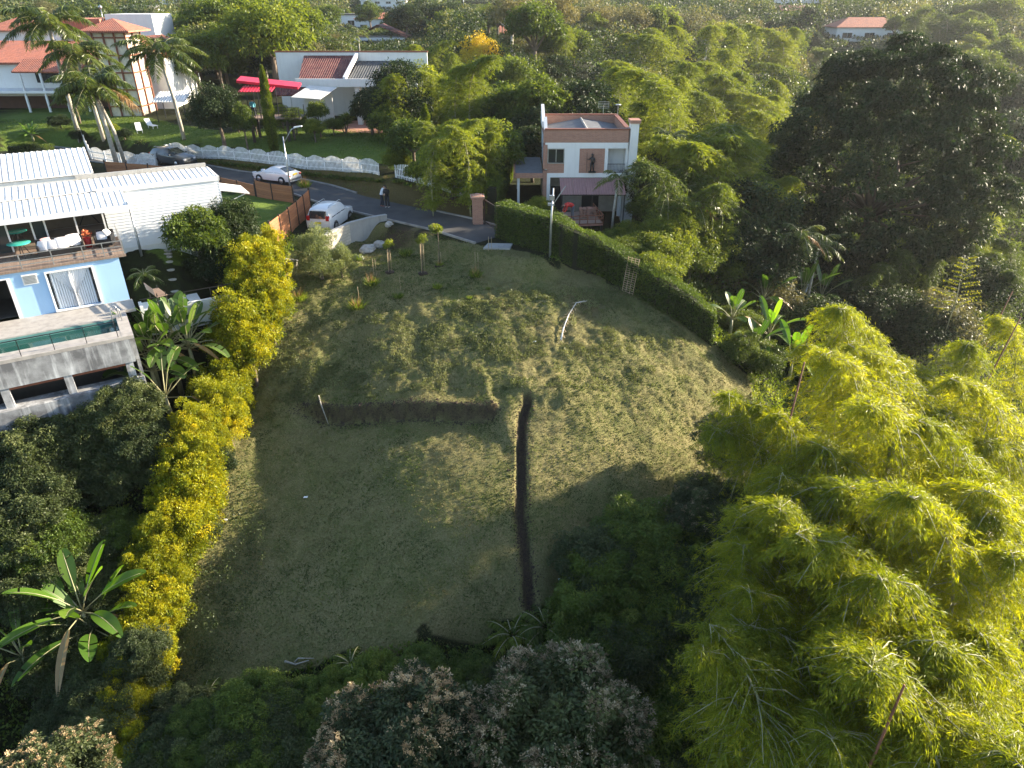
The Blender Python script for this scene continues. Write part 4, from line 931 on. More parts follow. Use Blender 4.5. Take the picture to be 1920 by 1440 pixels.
g2 = on_ground(935, 441); b = MB(); b.box(-.16, .16, -.2, .2, -.3, 2.1); o = b.build('gate_pillar', M['brick']); o.location = g2; tag(o, 'slim brick gate pillar touching the end of the green hedge', 'pillar')
gt = empty('gate', (g[0] + .5, g[1] + .1, g[2] + .1), math.atan2(g2[1] - g[1] + .3, g2[0] - g[0] - .5), 'open black framed gate between the brick pillars', 'gate')
gl = math.hypot(g2[0] - g[0], g2[1] - g[1]) * .92 - .4
b = MB()
for x in (0, gl): b.bar((x, 0, 0), (x, 0, 1.75), .07, .07)
for z in (.05, 1.7): b.bar((0, 0, z), (gl, 0, z), .06, .06)
b.build('gate_frame', M['post'], gt)
b = MB()
for i in range(1, 12): b.bar((gl * i / 12, 0, .05), (gl * i / 12, 0, 1.7), .014, .014)
b.build('bars', M['black'], gt)
# posts
g = on_ground(548, 376); lamp_post('street_lamp', (g[0], g[1], g[2]), 5.1, 'tall street lamp with an angled arm behind the board fence', (1.3, -.1, .75))
g = on_ground(1031, 482); p = empty('utility_pole', g, 0, 'slim grey utility pole standing before the long green hedge', 'pole')
b = MB(); b.tube([(0, 0, -.2), (.02, 0, 2.4), (.1, 0, 4.5)], [.08, .07, .05], 10); b.build('pole', M['steel'], p)
b = MB(); b.box(-.22, .2, -.05, .1, 3.4, 3.55); b.bar((0, 0, 3.3), (.9, .2, 4.6), .04, .04); b.box(-.14, .2, -.06, .1, 3.75, 4.05); b.build('bracket', M['steel'], p)
def pole(px, py, h, label, r=.06):
    g = on_ground(px, py); b = MB(); b.tube([(0, 0, -.2), (0, 0, h / 2), (.05, 0, h)], [r, r, r * .7], 8); o = b.build('utility_pole', M['steel']); o.location = g; tag(o, label, 'pole')
pole(870, 34, 9, 'thin pole standing before the far hedge near the dark trees', .12)
pole(783, 58, 7, 'thin pole beside the orange pavilion roof', .1)
pole(614, 22, 10, 'thin pole among the trees at the top edge', .12)
# metal grid leaning on the hedge
g = on_ground(1176, 552); t = empty('metal_grid', g, -.75, 'rusty metal grid leaning against the long green hedge', 'grid')
b = MB(); H_ = 2.3
for x in (-.42, -.14, .14, .42): b.bar((x, 0, 0), (x, .45, H_), .03, .03)
for i in range(17): z = .08 + i * .135; b.bar((-.42, z * .2, z), (.42, z * .2, z), .025, .025)
o = b.build('grid_bars', M['straw'], t)
# slabs, rocks, debris
def rock(px, py, s, label, mat='rock', group=None, flat=.6):
    r = random.Random(int(px * 7 + py)); b = MB(); pr = []
    n = 9; rings = 5; v = []
    for j in range(rings):
        ph = math.pi * (j + .5) / rings
        for k in range(n): a = 2 * math.pi * k / n; q = 1 + r.uniform(-.2, .2); v.append((math.sin(ph) * math.cos(a) * q * s, math.sin(ph) * math.sin(a) * q * s * .8, math.cos(ph) * s * flat * q))
    f = [(j * n + k, (j + 1) * n + k, (j + 1) * n + (k + 1) % n, j * n + (k + 1) % n) for j in range(rings - 1) for k in range(n)] + [tuple(range(n)), tuple(range(rings * n - 1, (rings - 1) * n - 1, -1))]
    b.add(v, f); o = b.build('rock', M[mat]); g = on_ground(px, py); o.location = (g[0], g[1], g[2] + s * flat * .4); o.rotation_euler = (0, 0, r.uniform(0, 6)); tag(o, label, 'rock', group)
rock(729, 423, .38, 'round white boulder at the right end of the retaining wall')
rock(690, 472, .75, 'large grey boulder in the dug pit, left of the sapling', flat=.5); rock(712, 464, .55, 'grey boulder in the dug pit behind the larger one'); rock(672, 486, .4, 'small grey boulder in front of the large one')
g = on_ground(934, 464); b = MB(); b.slab([(-1.0, -.45, .12), (.8, -.5, .1), (1.0, .4, .16), (-.7, .45, .18)], .12); o = b.build('concrete_slab', M['concrete']); o.location = g; tag(o, 'flat grey concrete slab lying in the grass near the gate', 'slab')
g = on_ground(517, 571); b = MB(); b.slab([(-.35, -.2, .18), (.3, -.25, .22), (.35, .2, .3), (-.25, .25, .26)], .08); o = b.build('stone_fragment', M['white_clean']); o.location = g; tag(o, 'white stone fragment lying by the yellow shrubs', 'stone')
def stick(name, pts, r, label, mat='bark_pale', cat='branch', h=.12):
    P = [on_ground(*p) for p in pts]; o0 = P[0]; path = [(p[0] - o0[0], p[1] - o0[1], p[2] - o0[2] + h) for p in P]; b = MB(); b.tube(path, [r] + [r * .8] * (len(path) - 2) + [r * .3], 6)
    o = b.build(name, M[mat]); o.location = o0; tag(o, label, cat); return o
stick('fallen_branch', [(598, 745), (603, 768), (616, 797)], .05, 'bent pale stick lying over the cut edge of the lawn')
stick('fallen_branch', [(535, 1243), (555, 1250), (580, 1243)], .05, 'white curved stick at the lower edge of the lawn')
stick('fallen_branch', [(553, 1246), (560, 1239), (590, 1240)], .035, 'thin white stick crossing the curved one at the lower lawn edge')
stick('fallen_branch', [(445, 705), (452, 730), (455, 748)], .035, 'thin pale stick under the yellow shrubs')
for px, py in [(573, 934), (423, 977), (1050, 1088), (1002, 640)]:
    g = on_ground(px, py); b = MB(); b.slab([(-.1, -.05, .06), (.1, -.04, .06), (.11, .05, .09), (-.08, .06, .07)], .02); o = b.build('litter_scrap', M['white_clean']); o.location = g; tag(o, 'small white scrap lying on the mown grass', 'litter', 'white scraps on the lawn')
# dead palm frond on the mound
P = [on_ground(*p) for p in [(1052, 638), (1056, 620), (1066, 596), (1080, 576), (1100, 564)]]; o0 = P[0]
t = empty('fallen_frond', o0, 0, 'pale dried palm frond lying across the upper mound', 'palm frond')
path = [(p[0] - o0[0], p[1] - o0[1], p[2] - o0[2] + .16 + .1 * math.sin(i)) for i, p in enumerate(P)]
b = MB(); b.tube(path, [.06, .045, .03, .025, .05], 6); b.build('stalk', M['awning'], t)
b = MB(); rr = random.Random(4)
for i in range(34):
    f_ = i / 34 * 3.99; k = int(f_); s_ = f_ - k; p = Vector(path[k]).lerp(Vector(path[k + 1]), s_); d = (Vector(path[k + 1]) - Vector(path[k])).normalized(); sd_ = d.cross(Vector((0, 0, 1))).normalized() * (1 if i % 2 else -1)
    e = p + sd_ * rr.uniform(.08, .25) + d * -.25 + Vector((0, 0, rr.uniform(-.1, .12))); b.bar(p, e, .035, .01)
b.build('leaflets', M['straw'], t)

# ------------------------------------------------------------------ cars
def car(name, loc, heading, spec, paintm, label):
    L, Wc, Hc, wb, wr, belt, prof = spec['L'], spec['W'], spec['H'], spec['wb'], spec['wr'], spec['belt'], spec['prof']
    t = empty(name, loc, heading, label, 'car')
    hw = Wc / 2
    # body: rings of points across the car at stations along x (front = +x)
    st = []
    for x, ztop, wtop, zb, wbelt in prof:
        zs = min(zb, ztop - .01); st.append([(0, ztop), (wtop * .7, ztop - .01), (wtop, ztop - .05 if ztop - zs > .1 else ztop - .005), (wbelt, zs), (wbelt + .012, zs - .12), (wbelt, .45), (wbelt - .05, .26), (0, .24)])
    v = []; m = len(st[0])
    for (x, *_), ring in zip(prof, st):
        v += [(x, y, z) for y, z in ring] + [(x, -y, z) for y, z in ring[-2:0:-1]]
    k = 2 * m - 2
    f = [(i * k + j, i * k + (j + 1) % k, (i + 1) * k + (j + 1) % k, (i + 1) * k + j) for i in range(len(prof) - 1) for j in range(k)]
    f += [tuple(range(k - 1, -1, -1)), tuple(range((len(prof) - 1) * k, len(prof) * k))]
    b = MB(); b.add(v, f, True); bo = b.build('body', paintm, t)
    sb = bo.modifiers.new('e', 'EDGE_SPLIT'); sb.split_angle = R(38)
    # side windows follow the panel between belt and roof edge
    idx = spec['glass']; rk = spec['pillars']
    def P(i, j, sgn, u):      # u across the pane height, station i
        a = st[i][2]; c = st[i][3]; y = a[0] + (c[0] - a[0]) * u; z = a[1] + (c[1] - a[1]) * u; return (prof[i][0], sgn * (y + .012), z)
    def at_x(x, sgn, u):
        for i in range(len(prof) - 1):
            a, c = sorted((prof[i][0], prof[i + 1][0]))
            if a <= x <= c:
                s = (x - prof[i][0]) / (prof[i + 1][0] - prof[i][0]); p = Vector(P(i, 0, sgn, u)); q_ = Vector(P(i + 1, 0, sgn, u)); return p.lerp(q_, s)
    for sgn in (1, -1):
        for xa, xb, ua, ub in rk:
            g_ = MB(); n = 4; vv = []
            for i in range(n + 1):
                x = xa + (xb - xa) * i / n; uu = ua + (ub - ua) * i / n; vv += [at_x(x, sgn, uu), at_x(x, sgn, .88)]
            g_.add(vv, [(2 * i, 2 * i + 1, 2 * i + 3, 2 * i + 2) for i in range(n)]); g_.build('side_window', M['glass'], t)
    for nm, (xa, za, wa), (xb, zb, wb_) in (('windscreen', *spec['ws']), ('rear_window', *spec['rw'])):
        g_ = MB(); g_.slab([(xa, -wa, za), (xa, wa, za), (xb, wb_, zb), (xb, -wb_, zb)], .02); g_.build(nm, M['glass'], t)
    for sx in (1, -1):
        for sgn in (1, -1):
            c = (sx * wb / 2, sgn * (hw - .12), wr); w_ = MB(); w_.lathe([(wr * .6, -.1), (wr * .95, -.11), (wr, -.06), (wr, .06), (wr * .95, .11), (wr * .6, .1)], (0, 0, 0), 22, 'y'); o = w_.build('wheel', M['rubber'], t); o.location = c
            r_ = MB(); yy = sgn * .1; r_.lathe([(wr * .62, yy - .02), (wr * .64, yy + sgn * .01), (wr * .2, yy + sgn * .0), (.02, yy + sgn * .015)], (0, 0, 0), 20, 'y'); rim = r_.build('rim', M['rim'], o)
            a_ = MB(); a_.lathe([(wr * 1.16, -.02), (wr * 1.16, .02)], (0, 0, 0), 22, 'y'); ar = a_.build('wheel_arch', M['black'], t); ar.location = (c[0], sgn * (hw + .0), wr * 1.02)
            o.location = (c[0], sgn * (hw - .05), wr)
    xr, xf = prof[0][0], prof[-1][0]
    for sgn in (1, -1):
        b = MB(); b.box(xr - .03, xr + .15, sgn * (hw - .2) - .12, sgn * (hw - .2) + .12, *spec['tail']); b.build('tail_light', M['lamp_red'], t, .02)
        b = MB(); b.box(xf - .25, xf - .01, sgn * (hw - .32) - .16, sgn * (hw - .32) + .16, .66, .82); b.build('headlight', M['lamp_clear'], t, .03)
        b = MB(); mx = spec['mirror']; b.box(mx - .08, mx + .08, sgn * (hw + .02), sgn * (hw + .02) + sgn * .18, belt + .0, belt + .14) if sgn > 0 else b.box(mx - .08, mx + .08, -(hw + .2), -(hw + .02), belt, belt + .14); b.build('mirror', M['black'] if spec.get('dm') else paintm, t, .02)
    b = MB(); b.box(xr - .05, xr, -.24, .24, .78, .92); b.build('number_plate', M['plate'], t)
    b = MB(); b.box(xr - .05, xr + .25, -hw + .08, hw - .08, .36, .52); b.build('rear_bumper', paint('bumper', (.2, .2, .21), .6), t, .03)
    b = MB(); b.box(xf - .2, xf + .03, -hw + .12, hw - .12, .34, .5); b.build('front_bumper', M['black'], t, .03)
    if spec.get('rails'):
        for sgn in (1, -1): b = MB(); b.tube([(-1.7, sgn * .62, Hc - .03), (-1.5, sgn * .62, Hc + .05), (.4, sgn * .62, Hc + .05), (.6, sgn * .62, Hc - .04)], .025); b.build('roof_rail', M['steel'], t)
    return t
SUV = dict(L=4.75, W=1.88, H=1.86, wb=2.79, wr=.38, belt=1.14, tail=(1.0, 1.36), mirror=.75, rails=True, glass=None,
    prof=[(-2.38, .78, .70, .72, .84), (-2.36, 1.1, .74, 1.08, .90), (-2.2, 1.74, .66, 1.12, .93), (-2.05, 1.83, .66, 1.13, .94), (-1.0, 1.87, .68, 1.13, .94), (.2, 1.84, .66, 1.13, .94), (.55, 1.74, .64, 1.12, .94), (1.15, 1.2, .78, 1.11, .93), (1.3, 1.14, .78, 1.08, .93), (2.1, 1.04, .74, .98, .9), (2.32, .9, .68, .85, .84), (2.38, .62, .6, .6, .78)],
    pillars=[(-1.95, -1.2, .95, .95), (-1.1, -.25, .95, .95), (-.15, .68, .95, .95)], ws=((.60, 1.70, .60), (1.12, 1.24, .70)), rw=((-2.375, 1.14, .72), (-2.23, 1.68, .62)))
COUPE = dict(L=4.3, W=1.78, H=1.42, wb=2.55, wr=.32, belt=.92, tail=(.72, .88), mirror=.55, glass=None,
    prof=[(-2.15, .6, .6, .58, .76), (-2.1, .92, .66, .86, .84), (-1.75, 1.02, .66, .93, .88), (-.95, 1.36, .56, .94, .89), (-.4, 1.42, .56, .93, .89), (.1, 1.38, .56, .92, .89), (.85, .98, .68, .91, .88), (1.0, .93, .7, .88, .88), (1.8, .8, .66, .76, .84), (2.08, .68, .6, .66, .76), (2.15, .5, .5, .48, .68)],
    pillars=[(-1.3, -.5, .92, .92), (-.42, .5, .92, .92)], ws=((.14, 1.36, .52), (.82, 1.0, .64)), rw=((-1.72, 1.045, .62), (-1.0, 1.36, .52)))
CROSS = dict(L=4.6, W=1.84, H=1.68, wb=2.7, wr=.35, belt=1.05, tail=(.95, 1.15), mirror=.75, rails=True, glass=None,
    prof=[(-2.3, .7, .66, .68, .8), (-2.27, 1.08, .72, 1.0, .88), (-1.95, 1.5, .62, 1.05, .91), (-1.4, 1.64, .62, 1.05, .92), (-.5, 1.68, .62, 1.04, .92), (.2, 1.62, .6, 1.03, .92), (1.0, 1.14, .74, 1.02, .91), (1.15, 1.08, .74, 1.0, .91), (2.0, .94, .7, .9, .88), (2.25, .8, .64, .76, .82), (2.3, .55, .55, .54, .74)],
    pillars=[(-1.75, -1.25, .9, .92), (-1.15, -.25, .94, .94), (-.15, .7, .94, .94)], ws=((.24, 1.60, .56), (.96, 1.17, .68)), rw=((-2.22, 1.14, .68), (-1.96, 1.5, .58)))
w1 = at_z(630, 425, 0); w2 = at_z(655, 407, 0); hd = math.atan2(w2[1] - w1[1], w2[0] - w1[0]); c = (w1 + w2) / 2
cx, cy = c[0] - math.sin(hd) * .9, c[1] + math.cos(hd) * .9
car('four_by_four', (cx, cy, h1(cx, cy) + .02), hd, SUV, M['car_white'], 'white four by four parked on the grass by the board fence')
p1 = at_z(478, 343, 0); p2 = at_z(562, 353, 0); hd = math.atan2(p1[1] - p2[1], p1[0] - p2[0]); c = (p1 + p2) / 2
car('parked_coupe', (c[0], c[1] + .3, h1(c[0], c[1]) + .05), hd, COUPE, M['car_white'], 'low white coupe parked behind the wooden fence')
p1 = at_z(278, 306, .3); p2 = at_z(374, 318, .3); hd = math.atan2(p2[1] - p1[1], p2[0] - p1[0]); c = (p1 + p2) / 2
car('crossover_car', (c[0], c[1] + .4, h1(c[0], c[1]) + .05), hd, CROSS, M['car_grey'], 'dark grey crossover car parked below the white picket fence')
# ------------------------------------------------------------------ people
def skin_body(name, pts, edges, mat, parent, sub=2):
    """one continuous surface grown along a skeleton: pts = [(x, y, z, r)]"""
    me = bpy.data.meshes.new(name); me.from_pydata([p[:3] for p in pts], edges, []); o = link(name, me, parent, [mat])
    o.modifiers.new('s', 'SKIN'); 
    for i, p in enumerate(pts):
        sv = me.skin_vertices[0].data[i] if me.skin_vertices else None
    return o
def person(loc, rz, label, pose, shirt, trousers, hair, scale=1.0, sleeves=True, shoe=(.03, .03, .03)):
    t = empty('person', loc, rz, label, 'person'); t.scale = (scale,) * 3
    J = {k: Vector(v) for k, v in pose.items()}
    def limb(mb, names, rads, n=9):
        pts = []; rr_ = []
        for i in range(len(names) - 1):
            a, c = J[names[i]], J[names[i + 1]]
            for s in (0, .5): pts.append(a.lerp(c, s)); rr_.append(rads[i] + (rads[i + 1] - rads[i]) * s)
        pts.append(J[names[-1]]); rr_.append(rads[-1]); mb.tube(pts, rr_, n)
    import bmesh
    def remesh(o, vs):
        m_ = o.modifiers.new('r', 'REMESH'); m_.mode = 'VOXEL'; m_.voxel_size = vs; m_.use_smooth_shade = True
        s_ = o.modifiers.new('s', 'SMOOTH'); s_.factor = .5; s_.iterations = 3
    b = MB()
    limb(b, ['pelvis', 'waist', 'chest', 'neck'], [.14, .12, .15, .06], 12)
    hd = J['head']; up = (J['head'] - J['neck']).normalized()
    b.tube([J['neck'], J['neck'].lerp(hd, .5), hd - up * .07, hd, hd + up * .07, hd + up * .115], [.055, .055, .075, .092, .075, .03], 12)
    fw = J['face']; b.tube([hd + fw * .08, hd + fw * .115 - up * .02], [.02, .014], 6)
    for s in 'lr':
        limb(b, ['sh_' + s, 'el_' + s, 'wr_' + s, 'ha_' + s], [.055, .042, .03, .035]); limb(b, ['hip_' + s, 'kn_' + s, 'an_' + s], [.085, .06, .04]); 
        b.tube([J['an_' + s], J['an_' + s] + Vector((0, 0, -.03)) + fw * .08], [.045, .04], 8)
        d = (J['ha_' + s] - J['wr_' + s]).normalized(); sd_ = d.cross(Vector((0, 0, 1))); sd_ = sd_.normalized() if sd_.length > .01 else Vector((1, 0, 0))
        for k in range(4): q0_ = J['ha_' + s] + sd_ * (k - 1.5) * .02; b.tube([q0_, q0_ + d * (.06, .075, .07, .055)[k], q0_ + d * (.08, .1, .095, .07)[k] + fw * .015], [.011, .01, .008], 5)
        b.tube([J['wr_' + s] + sd_ * .03 + d * .02, J['wr_' + s] + sd_ * .06 + d * .07], [.013, .01], 5)
    remesh(b.build('body', M['skin'], t), .012)
    b = MB(); limb(b, ['pelvis', 'waist', 'chest', 'neck'], [.165, .15, .175, .075], 12)
    for s in 'lr': limb(b, ['chest', 'sh_' + s, 'el_' + s], [.12, .078, .06]) if not sleeves else limb(b, ['chest', 'sh_' + s, 'el_' + s, 'wr_' + s], [.12, .078, .058, .045])
    remesh(b.build('shirt', shirt, t), .02)
    b = MB()
    for s in 'lr': limb(b, ['pelvis', 'hip_' + s, 'kn_' + s, 'an_' + s], [.15, .108, .078, .062])
    remesh(b.build('trousers', trousers, t), .02)
    b = MB(); b.tube([hd - fw * .015 + up * .0, hd - fw * .02 + up * .06, hd - fw * .01 + up * .125], [.1, .1, .04], 12)
    remesh(b.build('hair', hair, t), .015)
    for s in 'lr': b = MB(); a = J['an_' + s]; b.tube([a + Vector((0, 0, -.05)) - fw * .08, a + Vector((0, 0, -.05)) + fw * .03, a + Vector((0, 0, -.06)) + fw * .17], [.045, .05, .035], 8); b.build('shoe', paint('shoe_%s' % shoe[0], shoe, .6), t)
    return t
def stand(lean=0.0, headdown=0.0, hands=None, stride=0.0, face=(0, -1, 0)):
    fy = Vector(face); b_ = lean
    P = dict(pelvis=(0, 0, .95), waist=(0, -b_ * .12, 1.1), chest=(0, -b_ * .35, 1.33), neck=(0, -b_ * .5, 1.5), head=(0, -b_ * .6 - headdown * .06, 1.62 - headdown * .02), face=fy,
        hip_l=(.1, 0, .92), hip_r=(-.1, 0, .92), kn_l=(.11, -.03 + stride * .1, .5), kn_r=(-.11, -.02 - stride * .1, .5), an_l=(.12, .02 + stride * .2, .09), an_r=(-.12, .02 - stride * .15, .09),
        sh_l=(.19, -b_ * .4, 1.42), sh_r=(-.19, -b_ * .4, 1.42), el_l=(.25, -b_ * .3 - .02, 1.15), el_r=(-.25, -b_ * .3 - .02, 1.15))
    h = hands or [(.22, -.12, .92), (-.22, -.12, .92)]
    P['wr_l'], P['wr_r'] = h; P['ha_l'] = tuple(np.array(h[0]) + (0, -.06, -.05)); P['ha_r'] = tuple(np.array(h[1]) + (0, -.06, -.05)); return P
mt = lambda n, c: paint(n, c, .85, .12, 6)
g = on_ground(717, 387)
pr1 = person(g, R(115), 'person in a white shirt and dark trousers leaning towards the other on the road', stand(.45, .9, [(.12, -.42, 1.12), (-.18, -.22, .95)], .3), mt('white_shirt', (.72, .73, .76)), mt('dark_jeans', (.025, .03, .045)), mt('dark_hair', (.02, .015, .012)), .98, shoe=(.3, .08, .07))
g = on_ground(727, 389)
person(g, R(-20), 'person dressed in black looking down at a phone on the road', stand(.12, .8, [(.06, -.38, 1.18), (-.06, -.38, 1.18)], .1), mt('black_shirt', (.018, .018, .02)), mt('black_trousers', (.02, .022, .03)), mt('dark_hair', (.02, .015, .012)), 1.0, shoe=(.5, .5, .5))
w_ = stand(0, 0); w_.update(waist=(0, -.12, 1.06), chest=(0, -.42, 1.1), neck=(0, -.6, 1.05), head=(0, -.72, 1.0), sh_l=(.19, -.5, 1.1), sh_r=(-.19, -.5, 1.1), el_l=(.22, -.55, .8), el_r=(-.22, -.55, .8), wr_l=(.14, -.68, .6), wr_r=(-.14, -.7, .6), ha_l=(.12, -.72, .53), ha_r=(-.12, -.74, .53))
person((4.6, 53.6, .2), R(-75), 'person in a red shirt bending over bricks on the raised terrace', w_, mt('red_shirt', (.60, .05, .04)), mt('grey_trousers', (.12, .13, .15)), mt('cap_dark', (.03, .03, .03)), 1.05)
person((lx0 + .25, LY + .9, lk.location.z + (lz0 - lk.location.z)), R(200), 'person in a teal shirt standing on the lookout platform', stand(.05, .2, [(.2, -.3, 1.0), (-.2, -.1, .9)]), mt('teal_shirt', (.10, .35, .42)), mt('dark_jeans', (.025, .03, .045)), mt('dark_hair', (.02, .015, .012)))
g = on_ground(605, 228); person(g, 0, 'person in a red top standing under the sail awning', stand(), mt('red_top', (.6, .06, .03)), mt('black_trousers', (.02, .022, .03)), mt('dark_hair', (.02, .015, .012)))
# ------------------------------------------------------------------ foliage generators (all real leaf-sized faces)
def unit(a): return a / np.maximum(np.linalg.norm(a, axis=-1, keepdims=True), 1e-6)
def leaf_faces(P, D, L, Wd, rng, flat=.5, fold=.15):
    """one pointed quad per leaf: base, two shoulders, tip"""
    n = len(P); D = unit(D); up = np.tile([0, 0, 1.], (n, 1)); rnd = rng.normal(size=(n, 3))
    S = unit(np.cross(D, unit(up * flat + rnd * (1 - flat)))); Nn = np.cross(S, D)
    L = np.broadcast_to(L, (n,))[:, None]; Wd = np.broadcast_to(Wd, (n,))[:, None]
    mid = P + D * L * .45 + Nn * L * fold * .3
    V = np.stack([P, mid + S * Wd * .5, P + D * L - up * L * fold, mid - S * Wd * .5], 1).reshape(-1, 3)
    return V, np.arange(n * 4).reshape(n, 4)
def cloud_mesh(name, P, D, L, Wd, rng, mat, flat=.5, fold=.15, rnd=None):
    V, F = leaf_faces(P, D, L, Wd, rng, flat, fold)
    r = rng.random(len(P)) if rnd is None else np.clip(rnd + rng.normal(size=len(P)) * .12, 0, 1)
    return np_mesh(name, V, F, [mat], dict(rnd=np.repeat(r, 4)))
def sph(n, rng, zmin=-1.0):
    z = rng.uniform(zmin, 1, n); a = rng.uniform(0, 2 * np.pi, n); s = np.sqrt(1 - z * z)
    return np.stack([s * np.cos(a), s * np.sin(a), z], 1)
def crown(name, seed, mat, clumps=60, per=220, leaf=.07, wd=.45, sq=(1, 1, .85), zmin=-.35, cr=(.2, .34), hang=.2, shell=.62, bloom=0, flat=.55):
    """unit-radius crown: lumpy shell of leaf clumps with gaps"""
    rng = np.random.default_rng(seed)
    c = sph(clumps, rng, zmin); rad = rng.uniform(shell, 1, clumps) ** .8 * (1 - .18 * rng.random(clumps)); c = c * rad[:, None] * np.array(sq)
    k = int(clumps * .3); c[:k] *= rng.uniform(.3, .75, k)[:, None]
    r = rng.uniform(*cr, clumps)
    n = clumps * per; ci = np.repeat(np.arange(clumps), per); u = sph(n, rng, -.6)
    u[:, 2] *= .75
    q = rng.uniform(.35, 1.05, n) ** .6
    P = c[ci] + u * (r[ci] * q)[:, None]
    D = unit(u * .8 + rng.normal(size=(n, 3)) * .55 + np.array([0, 0, -hang]))
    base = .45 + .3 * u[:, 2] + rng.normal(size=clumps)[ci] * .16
    L = leaf * rng.uniform(.6, 1.25, n)
    return cloud_mesh(name, P, D, L, L * wd, rng, mat, flat, .2, base), c
def bough_crown(name, seed, mat, boughs=70, sub=9, per=150, leaf=.03, wd=.5):
    """unit dome built of separate leafy boughs, each a cluster of small clumps, with dark gaps between"""
    rng = np.random.default_rng(seed); c = sph(boughs * 8, rng, -.92); keep = []
    for p in c:
        if all(np.linalg.norm(p - c[k]) > .235 for k in keep): keep.append(np.where((c == p).all(1))[0][0])
        if len(keep) >= boughs: break
    c = c[keep] * rng.uniform(.78, .98, len(keep))[:, None]; inner = sph(14, rng, -.6) * .5; c = np.concatenate([c, inner]); nb = len(c); R_ = rng.uniform(.15, .25, nb); R_[-14:] = .34
    bi = np.repeat(np.arange(nb), sub); u = unit(sph(nb * sub, rng, -.3) + unit(c)[bi] * .7); cc = c[bi] + u * R_[bi][:, None] * .8; cr_ = rng.uniform(.055, .10, nb * sub)
    ci = np.repeat(np.arange(nb * sub), per); v = sph(len(ci), rng, -.4); P = cc[ci] + v * (cr_[ci] * rng.uniform(.3, 1.05, len(ci)) ** .6)[:, None] * np.array([1, 1, .7])
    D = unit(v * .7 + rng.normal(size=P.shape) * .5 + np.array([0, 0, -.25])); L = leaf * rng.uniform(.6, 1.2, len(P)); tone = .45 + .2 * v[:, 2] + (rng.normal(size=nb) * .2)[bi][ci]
    return cloud_mesh(name, P, D, L, L * wd, rng, mat, .6, .2, tone), c
def limbs(name, mat, centres, seed, n=9, h=1.6, r0=.09, root=(0, 0, -1.6)):
    """trunk from root rising into the crown with limbs running out to some clump centres"""
    rr = random.Random(seed); b = MB(); root = Vector(root); fork = root.lerp(Vector((0, 0, -.25)), .8) + Vector((rr.uniform(-.06, .06), rr.uniform(-.06, .06), 0))
    b.tube([root, root.lerp(fork, .5) + Vector((rr.uniform(-.04, .04), rr.uniform(-.04, .04), 0)), fork], [r0, r0 * .8, r0 * .6], 8)
    for i in range(n):
        c = Vector(centres[rr.randrange(len(centres))]); m = fork.lerp(c, .5) + Vector((rr.uniform(-.1, .1), rr.uniform(-.1, .1), .08))
        b.tube([fork, m, Vector((c.x * .9, c.y * .9, c.z * (.45 if c.z > 0 else .9)))], [r0 * .42, r0 * .25, r0 * .08], 5)
    me = bpy.data.meshes.new(name); me.from_pydata(b.v, [], b.f); me.materials.append(mat); me.polygons.foreach_set('use_smooth', [True] * len(b.f)); return me
